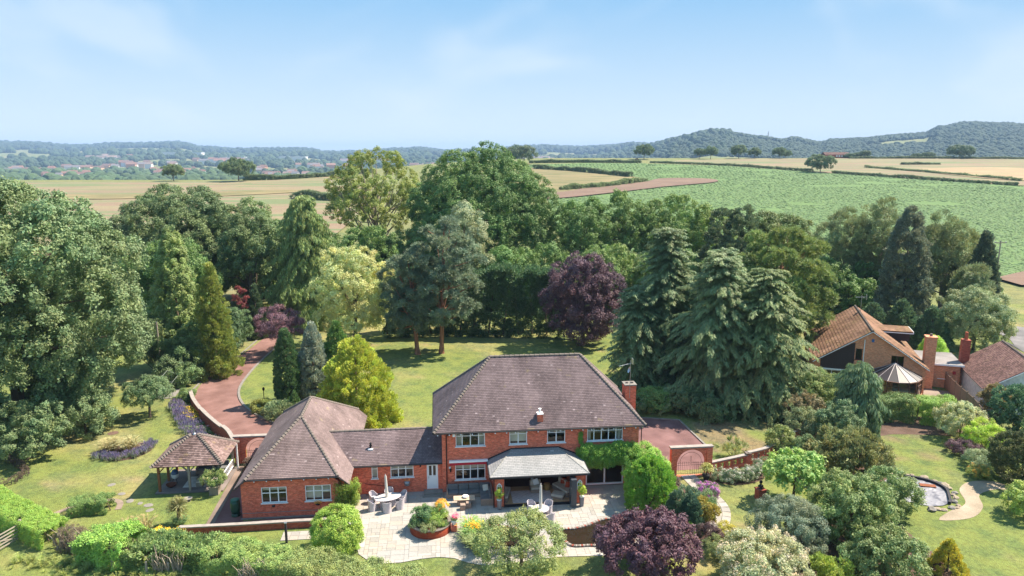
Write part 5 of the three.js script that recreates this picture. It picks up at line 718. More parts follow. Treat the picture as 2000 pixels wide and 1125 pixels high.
  obj('side_wall', [box(6.0, 10.2, -0.2, 2.75, -9.0, -3.8)], mBrickNext, n); obj('flat_roof', [box(5.8, 10.45, 2.75, 2.95, -9.2, -3.55)], std(0x8a8482, 0.9, { map: coarseTex }), n); obj('flat_roof_trim', [box(5.8, 10.5, 2.72, 2.93, -3.54, -3.48)], mWhite, n); win(n, 8.0, 9.0, 1.1, 2.2, -3.79, [], 0, { blind: [[0.03, 0.97, 0.5]] }); obj('red_box', bx(0.3, 0.36, 0.12, 9.6, 1.9, -3.73), std(0xb03030, 0.6), n);
  const ch = obj('chimney', box(6.15, 7.25, -0.1, 6.1, -3.75, -2.7), mBrickNext, n); obj('chimney_cap', [box(6.08, 7.32, 6.1, 6.22, -3.82, -2.63)], mBrickNext, ch); obj('chimney_pot', cyl(0.16, 0.13, 0.3, 6.7, 6.22, -3.2), mHip, ch);
  const ae = sub('aerial', n); obj('mast', rod(V(0.2, 7.1, -11), V(0.2, 9.2, -11), 0.03), mSteel, ae); obj('boom', [rod(V(-0.5, 8.9, -11), V(0.8, 9.0, -11), 0.02), ...Array.from({ length: 7 }, (_, i) => rod(V(-0.45 + i * 0.2, 8.9, -11.3), V(-0.45 + i * 0.2, 8.9, -10.7), 0.015, 0.015, 4)), bx(0.05, 0.6, 0.6, 0.75, 8.95, -11)], mSteel, ae);
}
{
  const T = rad(-18), n = thing('bungalow', 'white-walled bungalow with red-brown tile roof and brick chimney', 'house', 54.2, 0, -71.4, T), L = -4.6, Rr = 4.6, Z = -10.5, e = 2.55, top = 5.5, f = 0.35, A = V(0, top, f), B = V(0, top, Z);
  obj('wall', panel([[L + 0.3, -0.2], [Rr - 0.3, -0.2], [Rr - 0.3, e + 0.1], [0, top - 0.25], [L + 0.3, e + 0.1]], [[0.6, 1.4, 3.0, 3.7], [-2.6, -0.8, 0.9, 2.2]], 0.3), mWhiteWall, n); obj('wall', box(L + 0.3, L + 0.6, -0.2, e, Z + 0.3, -0.3), mWhiteWall, n); obj('wall', box(Rr - 0.6, Rr - 0.3, -0.2, e, Z + 0.3, -0.3), mWhiteWall, n); obj('floor', box(L + 0.6, Rr - 0.6, 2.4, 2.55, Z + 0.3, -0.3), mPlaster, n);
  const r = obj('roof', [slope([V(L, e, Z), V(L, e, f), A, B], 0.2, 0.03), slope([V(Rr, e, f), V(Rr, e, Z), B, A], 0.2, 0.03), slope([V(2.6, e, -1.4), V(11.6, e, -1.4), V(11.6, 4.9, -4.6), V(0.9, 4.9, -4.6)], 0.2, 0.03)], mTileRed, n); obj('ridge_tiles', capTiles(A, B, 0.14, 0.4, 1.1), mHip, r);
  for (const q of [L, Rr]) obj('bargeboard', beam(V(q, e - 0.1, f), V(0, top - 0.1, f), 0.06, 0.18), mWhite, n); win(n, 0.6, 1.4, 3.0, 3.7, 0, [0.5], 0, {}); win(n, -2.6, -0.8, 0.9, 2.2, 0, [0.5], 0, {}); obj('side_wall', box(Rr - 0.3, Rr + 6.7, -0.2, e - 0.02, -4.6, -1.9), mWhiteWall, n);
  const ch = obj('chimney', box(L + 0.1, L + 1.0, 1.6, 5.6, Z + 0.9, Z + 1.7), mBrickDark, n); obj('chimney_pot', [cyl(0.2, 0.16, 0.9, L + 0.55, 5.6, Z + 1.3)], std(0xa8583c, 0.9), ch);
}
{ const pts = [[51.2, -82.2], [49.6, -76.5], [48.3, -71.3], [47.0, -67.8], [46.0, -64.6], [45.6, -61.4]], line = smooth(pts, 12, false), t = thing('panel_fence', 'tall weathered wooden panel fence between the two neighbouring gardens', 'fence', 0, 0, 0); line.forEach(([x, z], i) => { obj('post', bx(0.1, 1.95, 0.1, x, 0.975, z), mFence, t); if (i + 1 < line.length) { const [X, Z] = line[i + 1], l = Math.hypot(X - x, Z - z), k = Math.floor(l / 0.24); for (let j = 0; j < k; j++) { const s = (j + 0.5) / k; put('board', boardGeo(l / k - 0.012), mFence, t, mix(x, X, s), 0.92, mix(z, Z, s), Math.atan2(-(Z - z), X - x)); } } }); }
function boardGeo(w) { const k = w.toFixed(2); boardGeo.m ??= new Map(); if (!boardGeo.m.has(k)) boardGeo.m.set(k, bx(+k, 1.76, 0.025)); return boardGeo.m.get(k); }
{ const t = thing('patio_terrace', 'pale concrete terrace beside the brown conservatory', null, 0, 0, 0); t.userData.kind = 'structure'; t.name = 'neighbour_terrace'; obj('paving', slab([[43.5, -75.4], [48.6, -74.5], [50.4, -79], [47.6, -81], [44.4, -79.5]], 0, 0.03), std(0x8f8074, 0.9, { map: coarseTex }), t); }
// the drained pond with its grey liner, and the stone path
{ const p = smooth([[31.8, -56.6], [33.2, -56.8], [34.8, -56.0], [35.4, -54.6], [34.9, -53.2], [34.2, -52.0], [33.0, -51.6], [31.8, -51.9], [30.8, -52.8], [31.1, -53.9], [30.6, -55.2]], 44), c = [33.1, -54.2], l = p.map(([x, z]) => [x - c[0], z - c[1]]), t = thing('lined_pond', 'drained garden pond with crumpled grey liner and dark inner edge', 'pond', c[0], 0, c[1]), R = RNG(8);
  const lg = draped(l.map(([x, z]) => [x * 0.97, z * 0.97]), 0.22, 0), lp = lg.attributes.position; for (let i = 0; i < lp.count; i++) { const x = lp.getX(i), z = lp.getZ(i); lp.setY(i, 0.03 + 0.24 * Math.abs(fbm(x * 1.1 + 3, z * 1.1, 0, 4, 4) - 0.5)); } lg.computeVertexNormals(); obj('liner', lg, std(0xffffff, 0.5, { map: texture(256, 256, 4, 4, (u, v) => { const n = fbm(u * 5, v * 5, 5, 5, 77), s = ss(0.5, 0.62, fbm(u * 4 + 2, v * 4, 0, 4, 12)); return [mix(112, 78, s) + n * 34, mix(111, 78, s) + n * 34, mix(118, 88, s) + n * 34]; }) }), t);
  obj('rim', ribbon([...l, l[0]].slice(4, 22), 0, 0.24, 0.1), std(0x2b2a30, 0.85), t); obj('rust_board', bx(1.2, 0.03, 0.5, 0.9, 0.14, -1.1).rotateY(-0.25), std(0x8c5030, 0.9, { map: grainTex }), t);
  for (let i = 0; i < 34; i++) { const [x, z] = l[(i * 1.27 | 0) % 44], s = 0.16 + R() * 0.2; if (x < -0.9) continue; const k = 1.1 + R() * 0.16; put('rim_stone', stoneGeo(i % 4), i % 3 ? mGravel : mConcrete, t, x * k, s * 0.2, z * k, R() * 6).scale.set(s * (1 + R() * 0.5), s * 0.6, s); } }
function stoneGeo(i) { stoneGeo.m ??= []; if (!stoneGeo.m[i]) { const g = new THREE.IcosahedronGeometry(1, 1), p = g.attributes.position; for (let k = 0; k < p.count; k++) { const q = 0.8 + 0.4 * hash(Math.round(p.getX(k) * 50), Math.round(p.getY(k) * 50), Math.round(p.getZ(k) * 50) + i); p.setXYZ(k, p.getX(k) * q, p.getY(k) * q, p.getZ(k) * q); } g.computeVertexNormals(); stoneGeo.m[i] = g; } return stoneGeo.m[i]; }
struct('stone_path', flat(smooth([[32.0, -49.6], [34.6, -49.9], [36.6, -51.6], [37.6, -53.6], [39.6, -54.6], [40.8, -54.6], [40.6, -55.9], [38.4, -56], [36.6, -54.6], [35.6, -52.2], [33.4, -50.8]], 50), 0.02), mGravel);
{ const t = thing('patterned_path', 'curved pale brick edging path round the low hedge', null, 0, 0, 0); t.userData.kind = 'structure'; t.name = 'curved_path'; obj('paving', ribbon(smooth([[-35.2, -49.6], [-34.6, -51.0], [-33.6, -52.2], [-32.2, -52.8], [-30.9, -52.4], [-30.4, -51.2]], 30, false), 0, 0.03, 0.22), std(0x8d7d70, 0.9, { map: grainTex }), t); }
// ---------------------------------------------------------------- trees round the garden
const OAK = [0.105, 0.150, 0.066], DEEP = [0.060, 0.105, 0.036], MID = [0.085, 0.15, 0.036], YEL = [0.16, 0.21, 0.045];
tree('oak_tree', 'huge spreading grey-green oak shading the lawn beside the gazebo', 'tree', -48.3, -67, { h: 25, r: 11.4, base: 1.4, n: 34, col: OAK, s: 0.85, lr: [0.27, 0.4], low: -0.85, tr: 0.6 });
tree('oak_tree', 'lower rounded oak behind the small apple tree', 'tree', -47, -77, { h: 15.5, r: 6.2, base: 1.0, n: 20, col: OAK, s: 0.75, low: -0.8 });
tree('holly_tree', 'dark holly thicket under the huge oak at the lawn edge', 'tree', -43.5, -60.5, { h: 5.5, r: 3.6, base: 0.3, n: 12, col: OAK, s: 0.5, low: -0.8 });
tree('oak_tree', 'broad dull green oak rising before the brown stubble field', 'tree', -55, -118, { h: 22.2, r: 10, base: 2, n: 26, col: [0.080, 0.115, 0.045], gap: 0.06, lr: [0.25, 0.4], low: -0.6 });
tree('ash_tree', 'grey-green ash between the broad oak and the huge oak', 'tree', -64, -112, { h: 18, r: 8.5, base: 1, n: 20, col: [0.08, 0.115, 0.045], low: -0.6 });
tree('oak_tree', 'rounded oak beside the pale weeping conifer', 'tree', -45.5, -121, { h: 19, r: 7.5, base: 1, n: 20, col: [0.090, 0.135, 0.045], low: -0.6 });
tree('alder_tree', 'slim dark tree with bare double trunk over the drive', 'tree', -41.0, -111, { h: 18.5, r: 4.8, base: 5, n: 15, col: [0.08, 0.12, 0.045], tr: 0.3, split: 0.2 });
tree('beech_tree', 'dense green beech behind the golden-tipped cypresses', 'tree', -50, -103, { h: 15, r: 6.5, base: 0.5, n: 18, col: MID, low: -0.8 });
column('cypress_tree', 'tall yellow-green cypress beside the huge oak', -42.6, -89, { h: 18.2, prof: (t) => 4.1 * Math.pow(1 - t, 0.62) * (0.75 + 0.25 * ss(0, 0.2, t)) + 0.15, s: 0.62, col: [0.145, 0.195, 0.062], lump: 0.7, leaf: 'broad', vary: 0.45, rag: 0.35 });
column('golden_cypress', 'smaller cypress with golden tips behind the drive shrubs', -36.6, -85.5, { h: 14, prof: (t) => 2.9 * Math.pow(1 - t, 0.7) + 0.12, s: 0.5, col: [0.175, 0.20, 0.042], lump: 1.0, rag: 0.5 });
spruce('deodar_cedar', 'pale green deodar cedar with weeping tiers above the drive', -32.4, -111, { h: 20.8, r: 7.4, leaf: 'weepbough', col: [0.150, 0.195, 0.068], per: 12, pitch: [-0.12, 0.3], wide: 0.95, prof: (t) => Math.pow(1 - t, 0.36) * 0.95, step: 0.7, droop: 0.5 });
tree('ash_tree', 'tall open ash with pale branches showing through yellowish leaves', 'tree', -28.5, -150, { h: 27.3, r: 10, base: 7, n: 34, col: [0.155, 0.185, 0.040], lr: [0.17, 0.27], gap: 0.16, dens: 0.75, s: 0.75, bark: mBarkPale, limb: 1, tr: 0.55, split: 0.25, low: -0.5 });
tree('oak_tree', 'massive domed green oak behind the Scots pines', 'tree', -5.5, -141, { h: 27.3, r: 14, base: 2, n: 38, col: [0.075, 0.135, 0.034], lr: [0.24, 0.37], low: -0.7, tr: 0.6, s: 0.85 });
tree('whitebeam_tree', 'pale silvery whitebeam in front of the massive oak', 'tree', -7.8, -121, { h: 18.6, r: 4.8, base: 2, n: 16, col: [0.20, 0.23, 0.135], lr: [0.26, 0.4] });
tree('sycamore_tree', 'leafy green tree under the open ash', 'tree', -26.5, -131, { h: 14, r: 7, base: 0.5, n: 20, col: MID, low: -0.8 });
tree('maple_tree', 'bushy green tree between open ash and pale deodar', 'tree', -36.5, -137, { h: 12.5, r: 6, base: 0.5, n: 16, col: [0.10, 0.15, 0.04], low: -0.8 });
[[13.2, -138, 19, 6.8, 'green oak next to the massive domed oak'], [22.5, -141, 19, 7.2, 'green oak beyond the purple-leaved tree'], [31.6, -140, 18.8, 7.2, 'green oak above the pale-tipped spruce'], [37.5, -136, 17.2, 5.8, 'yellow-green oak next to the dark rounded yew tree']].forEach(([x, z, h, r, lab], i) => tree('oak_tree', lab, 'tree', x, z, { h, r, base: 1, n: 22, col: [0.088 + i * 0.008, 0.150 + i * 0.004, 0.034], lr: [0.24, 0.4], low: -0.75 }));
tree('hazel_tree', 'low green hazel thicket behind the purple-leaved tree', 'tree', 15.5, -122, { h: 12, r: 6, base: 0.3, n: 16, col: [0.11, 0.17, 0.04], low: -0.8 });
tree('hazel_tree', 'low green hazel thicket behind the bluish spruces', 'tree', 26, -118, { h: 12.5, r: 6, base: 0.3, n: 16, col: [0.085, 0.14, 0.036], low: -0.8 });
[[-38.5, -124, 16, 6.5, 'leafy tree filling the gap behind the pale deodar'], [-30, -120, 12, 5, 'rounded tree between pale deodar and cream tree'], [-19, -134, 13, 6, 'green tree between open ash and massive oak'], [-33, -126, 8.5, 5.5, 'leafy thicket beneath the pale deodar'], [-19.5, -123, 9, 5.5, 'leafy thicket behind the cream variegated tree'], [-13.5, -118, 10.5, 5, 'dense thicket behind the Scots pines'], [-2, -124, 11, 6, 'leafy thicket under the massive domed oak'], [5.5, -126, 11.5, 6, 'green thicket behind the dark evergreen hedge'], [20, -128, 9.5, 6, 'thicket in front of the green oak row'], [32, -126, 10, 6, 'thicket behind the bluish spruces and pine'], [41, -126, 9, 6, 'thicket behind the olive-green oak'], [-58, -132, 11, 8, 'thicket at the field edge behind the broad oak'], [-47, -133, 10, 7, 'thicket at the field edge behind the rounded oak'], [-71, -121, 13, 8, 'thicket behind the huge oak at the field edge']].forEach(([x, z, h, r, lab], i) => tree('thicket_tree', lab, 'tree', x, z, { h, r, base: 0.2, n: 15, col: [0.085 + (i % 3) * 0.010, 0.138 + (i % 4) * 0.008, 0.040], low: -0.95, s: 0.8 }));
[[-48.5, -61, 6, 4, 'holly bush under the huge oak at the frame of the lawn'], [-41.6, -66.2, 4.5, 2.8, 'holly bush between huge oak and apple tree'], [-46.5, -70.5, 7, 4, 'leafy bush behind the holly bushes']].forEach(([x, z, h, r, lab]) => tree('holly_tree', lab, 'tree', x, z, { h, r, base: 0.1, n: 13, col: OAK, s: 0.5, low: -0.95 }));
tree('variegated_maple', 'rounded cream-yellow variegated tree beside the Scots pines', 'tree', -22.2, -98.5, { h: 14.6, r: 5.7, base: 0.8, n: 24, col: [0.33, 0.345, 0.16], lr: [0.26, 0.38], low: -0.85, s: 0.62 });
const pine = (lab, x, z, h, r, base, col, lean) => tree('scots_pine', lab, 'tree', x, z, { h, r, base, n: 32, leaf: 'needle', col, s: 0.8, lr: [0.22, 0.36], squash: 0.5, bark: mBarkPine, trunkTop: 0.93, limb: 1, low: -0.9, lean, dens: 1.6, tr: 0.3, split: 0.3 });
pine('tall blue-green Scots pine with orange trunk on the back lawn', -9.7, -95.3, 18.2, 5.0, 2.6, [0.120, 0.155, 0.100], [0.6, 0]);
pine('shorter Scots pine leaning towards the cream variegated tree', -12.9, -94.8, 14.2, 3.8, 2.8, [0.110, 0.14, 0.088], [-1.0, 0]);
hedge('evergreen_hedge', 'tall dark evergreen hedge closing the back lawn', [[-19, -106], [-8, -106.5], [0, -106], [7.5, -106]], { w: 2.2, h: 9.6, s: 0.7, leaf: 'spray', col: [0.058, 0.108, 0.042], uneven: 0.18, steps: 24 });
tree('purple_maple', 'rounded dark purple-leaved tree beyond the house roof', 'tree', 10.2, -100, { h: 13.4, r: 5.7, base: 0.1, n: 26, col: [0.075, 0.042, 0.058], lr: [0.26, 0.4], low: -0.95, s: 0.68 });
const BLUE = [0.108, 0.150, 0.068];
const SP = { per: 11, prof: (t) => Math.pow(1 - t, 0.48), gap: 0.14, pitch: [-0.28, 0.4] };
spruce('spruce_tree', 'tall ragged spruce beside the brick chimney', 18.2, -83, { ...SP, h: 19, r: 7.2, col: BLUE, base: 0.8 });
spruce('spruce_tree', 'broad spruce with drooping tiers above the rear yard', 22.2, -75, { ...SP, h: 16.8, r: 7.2, col: [0.116, 0.155, 0.070], base: 2.2 });
spruce('spruce_tree', 'grey-green spruce standing next to the honeycomb wall lawn', 26.8, -73.5, { ...SP, h: 15.6, r: 6.8, col: [0.126, 0.165, 0.068], base: 1.4 });
spruce('spruce_tree', 'slimmer spruce behind the rear yard kerb', 14.4, -80.5, { ...SP, h: 12.4, r: 5.0, col: BLUE, base: 0.9 });
spruce('spruce_tree', 'spruce filling the middle of the spruce group', 24.5, -82, { ...SP, h: 16.5, r: 6.4, col: [0.104, 0.146, 0.064], base: 1 });
pine('yellow-green pine with layered branches beside the mossy-roofed house', 35.3, -93, 17.2, 7.0, 1.0, [0.135, 0.175, 0.05], [0, 0]);
tree('yew_tree', 'dark rounded yew tree before the green crop field', 'tree', 36.2, -116, { h: 18.2, r: 5.6, base: 0.8, n: 20, col: [0.075, 0.105, 0.054], leaf: 'spray', s: 0.6, low: -0.8 });
tree('oak_tree', 'olive-green oak next to the dark yew tree', 'tree', 43.4, -117, { h: 17.6, r: 6.4, base: 0.8, n: 22, col: [0.095, 0.125, 0.038], low: -0.8 });
tree('hawthorn_tree', 'hawthorn thicket along the lane behind the neighbouring house', 'tree', 53.5, -123, { h: 9.5, r: 6, base: 0.2, n: 14, col: MID, low: -0.9 });
tree('hawthorn_tree', 'hawthorn thicket at the foot of the birches', 'tree', 61, -123.5, { h: 8.5, r: 5, base: 0.2, n: 14, col: MID, low: -0.9 });
const birch = (lab, x, z, h, r) => tree('birch_tree', lab, 'tree', x, z, { h, r, base: 1.2, n: 24, leaf: 'weep', col: [0.155, 0.18, 0.085], dens: 1.5, lr: [0.26, 0.4], s: 0.8, bark: mBarkPale, squash: 1.25, low: -0.8 });
[[67.5, -122, 9, 5, 'hawthorn bush between the tall birch and weeping birch'], [76, -117, 8, 4.5, 'hawthorn bush behind the narrow dark cypress'], [57, -118, 7, 4.5, 'hawthorn bush in front of the feathery birch']].forEach(([x, z, h, r, lab]) => tree('hawthorn_tree', lab, 'tree', x, z, { h, r, base: 0.1, n: 14, col: MID, low: -0.95 }));
birch('feathery birch by the lane next to the crop field', 59.5, -127, 17.3, 5.2); birch('taller birch touching the dark columnar conifer', 64.5, -125, 18.7, 5.0); birch('weeping birch beyond the dark columnar conifer', 71.5, -117, 17.2, 5.2); birch('small weeping birch beside the narrow dark cypress', 70.5, -108, 10.6, 3.0);
column('columnar_conifer', 'tall dark columnar conifer rising between birches', 62.3, -112, { h: 18.8, prof: (t) => 3.5 * Math.pow(1 - Math.pow(t, 3), 0.7) * (0.85 + 0.15 * ss(0, 0.1, t)) + 0.3, s: 0.6, col: [0.125, 0.14, 0.098], lump: 0.6, rag: 0.3 });
column('narrow_cypress', 'narrow dark cypress beside the telegraph pole', 74.5, -112, { h: 15, prof: (t) => 2.6 * (1 - Math.pow(t, 1.8)) + 0.25, s: 0.6, col: [0.068, 0.092, 0.056], lump: 0.6 });
tree('willow_shrub', 'pale grey-green willow bush by the bend in the lane', 'tree', 64.5, -97, { h: 8.6, r: 5, base: 0.2, n: 18, col: [0.17, 0.20, 0.10], s: 0.55, low: -0.8, gap: 0.05 });
for (const [x, z, h] of [[51.8, -100.5, 6.2], [55.2, -99, 6.8], [58.4, -97, 6.2]]) column('yew_bush', 'dark upright yew in the row behind the flat-roofed part', x, z, { h, prof: (t) => 2.4 * (1 - Math.pow(t, 2.4)) + 0.1, s: 0.5, col: [0.065, 0.11, 0.055], lump: 0.5, group: 'row of dark yews by the lane', cat: 'yew' });
column('bay_bush', 'bright lime bush between the two neighbouring houses', 52.9, -87, { h: 4.6, prof: (t) => 2.0 * Math.sqrt(1 - t * t * 0.98), s: 0.34, col: [0.22, 0.34, 0.04], leaf: 'fine', cat: 'shrub' });
// drive and middle of the plot
column('fastigiate_yew', 'dark green columnar yew at the drive lawn', -24.6, -75.2, { h: 8.5, prof: (t) => 1.35 * (1 - Math.pow(t, 3.2)) * (0.72 + 0.28 * ss(0, 0.35, t)) + 0.12, s: 0.34, col: [0.055, 0.105, 0.036], lump: 0.18, upright: 1.4 });
column('silver_cypress', 'silvery blue cypress between the dark yew and golden cypress', -22.2, -77, { h: 8.6, prof: (t) => 1.75 * (1 - Math.pow(t, 2.2)) + 0.15, s: 0.42, col: [0.195, 0.225, 0.185], lump: 0.6 });
column('green_cypress', 'bright green cypress behind the golden cypress', -20.0, -79, { h: 8.4, prof: (t) => 1.9 * (1 - Math.pow(t, 2)) + 0.15, s: 0.42, col: [0.085, 0.155, 0.032], lump: 0.5 });
column('golden_cypress', 'big rounded golden cypress behind the garage roof', -15.7, -69.2, { h: 9.3, prof: (t) => 3.75 * Math.pow(1 - Math.pow(t, 2.3), 0.8) + 0.12, s: 0.45, col: [0.28, 0.31, 0.045], rag: 0.2, lump: 0.7, freq: 3, vary: 0.4 });
column('dwarf_spruce', 'small clipped green cone beside the garage roof', -22.9, -72.0, { h: 2.5, prof: (t) => 1.05 * (1 - t) + 0.05, s: 0.2, col: [0.07, 0.125, 0.036], lump: 0.1 });
shrub('juniper_bush', 'spreading grey-green juniper beside the drive kerb', -24.0, -70.9, { h: 1.5, r: 2.0, n: 14, s: 0.34, leaf: 'spray', col: [0.13, 0.165, 0.075] }); shrub('juniper_bush', 'yellowish low juniper next to the short lamp post', -26.2, -72.6, { h: 1.3, r: 1.5, n: 12, s: 0.3, leaf: 'spray', col: [0.17, 0.19, 0.05] });
tree('cut_leaf_maple', 'airy pinkish-purple maple arching over the drive', 'tree', -31.6, -94.5, { h: 6.9, r: 3.5, base: 1.2, n: 18, col: [0.13, 0.07, 0.09], leaf: 'fine', s: 0.55, lr: [0.22, 0.34], gap: 0.12, dens: 0.8, low: -0.5, squash: 0.5 });
tree('red_maple', 'small crimson maple among the dark drive trees', 'tree', -39.4, -102, { h: 8.4, r: 1.3, base: 3.5, n: 8, col: [0.15, 0.028, 0.026], s: 0.36 }); column('dark_cypress', 'narrow dark cypress next to the crimson maple', -37.9, -103.5, { h: 8.2, prof: (t) => 1.3 * (1 - t * t) + 0.1, s: 0.4, col: [0.05, 0.08, 0.035] });
[[-40.6, -81.6, 3.4, 1.9, [0.085, 0.125, 0.055], 'grey-green rhododendron beside the telegraph post'], [-39.2, -87.5, 7.5, 3.6, [0.085, 0.135, 0.045], 'large leafy laurel beneath the yellow-green cypress'], [-38.9, -92.5, 7.0, 3.2, [0.06, 0.105, 0.04], 'dark laurel along the drive kerb'], [-39.4, -97.5, 6.2, 3.0, [0.07, 0.12, 0.045], 'rounded laurel where the drive narrows'], [-38.8, -81.5, 2.6, 1.9, [0.10, 0.155, 0.06], 'bright laurel at the end of the curved wall'], [-39.6, -84.6, 5.4, 2.6, [0.10, 0.15, 0.055], 'leafy laurel between the wooden pole and the drive'], [-44.5, -86.5, 7.5, 3.4, [0.09, 0.13, 0.05], 'ivy-clad bush beside the telegraph post']].forEach(([x, z, h, r, col, lab]) => shrub('laurel_bush', lab, x, z, { h, r, n: 16, s: 0.5, leaf: 'broad', col, lr: [0.3, 0.45] }));
tree('apple_tree', 'small apple tree with white-flecked leaves on the lawn', 'tree', -37.7, -70.9, { h: 4.4, r: 2.4, base: 0.9, n: 13, col: [0.105, 0.155, 0.07], s: 0.38, tr: 0.14 });
{ const t = thing('telegraph_post', 'slim wooden pole standing before the laurels', 'pole', -43.0, 0, -84.6); obj('pole', rod(V(0, 0, 0), V(-0.1, 6.9, 0), 0.13, 0.1), mGreyWood, t); obj('pole_cap', cyl(0.11, 0.11, 0.05, -0.1, 6.9, 0), mSteel, t); }
{ const t = thing('greenhouse', 'small glass greenhouse with pots behind the apple tree', 'greenhouse', -39.6, 0, -78.4, 0.2), fr = []; for (const x of [-1.1, -0.37, 0.37, 1.1]) for (const z of [-1.4, 1.4]) fr.push(bx(0.035, 1.7, 0.035, x, 0.85, z)); for (const z of [-1.4, 1.4]) fr.push(beam(V(-1.1, 1.7, z), V(0, 2.35, z), 0.035, 0.035), beam(V(1.1, 1.7, z), V(0, 2.35, z), 0.035, 0.035), beam(V(-1.1, 0.8, z), V(1.1, 0.8, z), 0.035, 0.035)); fr.push(beam(V(0, 2.35, -1.4), V(0, 2.35, 1.4), 0.04, 0.04), beam(V(-1.1, 1.7, -1.4), V(-1.1, 1.7, 1.4), 0.035, 0.035), beam(V(1.1, 1.7, -1.4), V(1.1, 1.7, 1.4), 0.035, 0.035)); obj('frame', fr, std(0x7d8680, 0.5), t); for (const x of [-0.73, 0, 0.73]) put('pane', new THREE.PlaneGeometry(0.68, 1.6), mGlass, t, x, 0.85, 1.39); for (const s of [-1, 1]) { const m = put('roof_pane', new THREE.PlaneGeometry(1.25, 2.76), mGlass, t, s * 0.55, 2.03, 0); m.rotation.set(-Math.PI / 2, s * 0.534, 0, 'XYZ'); } obj('base', box(-1.3, 1.3, 0, 0.06, -1.6, 1.9), mConcrete, t); }
[[-36.6, -75.6], [-36.2, -76.2], [-37.3, -75.5]].forEach(([x, z], i) => { const t = thing('terracotta_pot', 'terracotta pot standing in front of the greenhouse', 'pot', x, 0, z, 0, 'pots by the greenhouse'); obj('pot', lathe([[0.14, 0], [0.22, 0.36], [0.25, 0.36], [0.25, 0.42], [0.2, 0.42], [0, 0.36]], 14), std(0xb0603c, 0.9), t); scatter('plant', t, Array.from({ length: 7 }, (_, k) => ({ p: V(Math.cos(k) * 0.1, 0.55, Math.sin(k) * 0.1), n: UP.clone(), s: 0.22 })), clumpOf('fine', i), leafMat(0.12, 0.17, 0.05), RNG(i + 3)); });
// beds
function bed(name, label, cat, pts, geoKind, col, s, opt = {}) { const R = RNG(treeSeed += 7), [x0, z0] = pts[0], t = thing(name, label, cat, x0, opt.y ?? 0, z0, 0, opt.group); scatter('leaves', t, pts.map(([x, z, k = 1]) => ({ p: V(x - x0, opt.base ?? 0.02, z - z0), n: V((R() - 0.5) * 0.3, 1, (R() - 0.5) * 0.3).normalize(), s: s * k * (0.8 + 0.4 * R()) })), clumpOf(geoKind, treeSeed), leafMat(...col), R); if (opt.bloom) scatter('blossom', t, pts.filter(() => R() < (opt.bloom[4] ?? 1)).map(([x, z, k = 1]) => ({ p: V(x - x0 + (R() - 0.5) * s * 0.6, s * (opt.lift ?? 0.75), z - z0 + (R() - 0.5) * s * 0.6), n: UP.clone(), s: opt.bloom[3] * (0.8 + 0.4 * R()) })), clumpOf(opt.bk ?? 'flower', treeSeed), leafMat(...opt.bloom.slice(0, 3)), R, 0.3); return t; }
const along = (pts, n, w, seed) => { const R = RNG(seed); return smooth(pts, n, false).flatMap(([x, z]) => [0, 1, 2].map(() => [x + (R() - 0.5) * w, z + (R() - 0.5) * w])); };
bed('lavender_border', 'long lavender border in purple bloom along the curved wall', 'lavender', along([[-36.7, -74.4], [-34.6, -71.2], [-32.4, -68.0], [-30.0, -64.8]], 34, 1.3, 3), 'spike', [0.13, 0.16, 0.11], 0.62, { bloom: [0.125, 0.11, 0.20, 0.5, 1], bk: 'spike', lift: 0.45 });
bed('yellow_border', 'clump of bright yellow flowers behind the lavender', 'flowers', along([[-34.6, -72.6], [-32.6, -69.6]], 12, 1.3, 5), 'fine', [0.13, 0.19, 0.04], 0.55, { bloom: [0.36, 0.28, 0.02, 0.32, 0.9] });
bed('mixed_border', 'mixed green and pink border plants at the foot of the curved wall', 'flowers', along([[-32.2, -68.9], [-29.8, -66.0], [-27.4, -62.8]], 22, 1.4, 6), 'fine', [0.10, 0.155, 0.055], 0.55, { bloom: [0.42, 0.27, 0.34, 0.13, 0.4] });
shrub('border_shrub', 'green shrub at the top of the lavender border', -36.0, -76.0, { h: 1.4, r: 1.0, col: [0.10, 0.16, 0.06] });
bed('lavender_clump', 'lavender clump edging the island bed on the lawn', 'lavender', along([[-37.4, -60.9], [-36, -60.5], [-34.6, -60.9], [-33.8, -62.2], [-33.9, -63.6]], 22, 0.9, 8), 'spike', [0.13, 0.16, 0.11], 0.52, { bloom: [0.125, 0.11, 0.20, 0.42, 1], bk: 'spike', lift: 0.42 });
[[-36.9, -62.0, 1.2], [-35.4, -62.3, 1.1]].forEach(([x, z, s], i) => bed('phormium_plant', 'cream striped spiky phormium in the lawn island bed', 'plant', Array.from({ length: 7 }, (_, k) => [x + Math.cos(k * 0.9) * 0.3, z + Math.sin(k * 0.9) * 0.3, 1]), 'blade', [0.24, 0.23, 0.11], s, { group: 'phormiums in the island bed' }));
struct('island_bed_soil', flat(smooth([[-38.0, -61.6], [-36.4, -60.2], [-34.4, -60.4], [-33.4, -62.2], [-34.0, -64.2], [-36.6, -63.8]], 30), 0.014), mSoil);
[[-31.0, -65.3], [-39.2, -66.6]].forEach(([x, z]) => { const t = thing('young_sapling', 'thin young sapling in a bare soil ring on the lawn', 'sapling', x, 0, z, 0, 'saplings on the lawn'); obj('stem', rod(V(0, 0, 0), V(0.05, 1.3, 0), 0.02, 0.01), mBark, t); obj('soil_ring', lathe([[0, 0.02], [0.42, 0.02], [0.5, 0.012]], 16), mSoil, t); scatter('leaves', t, Array.from({ length: 5 }, (_, k) => ({ p: V(Math.cos(k * 2) * 0.12, 0.9 + k * 0.1, Math.sin(k * 2) * 0.12), n: UP.clone(), s: 0.13 })), clumpOf('fine', 1), leafMat(0.12, 0.17, 0.05), RNG(9)); });
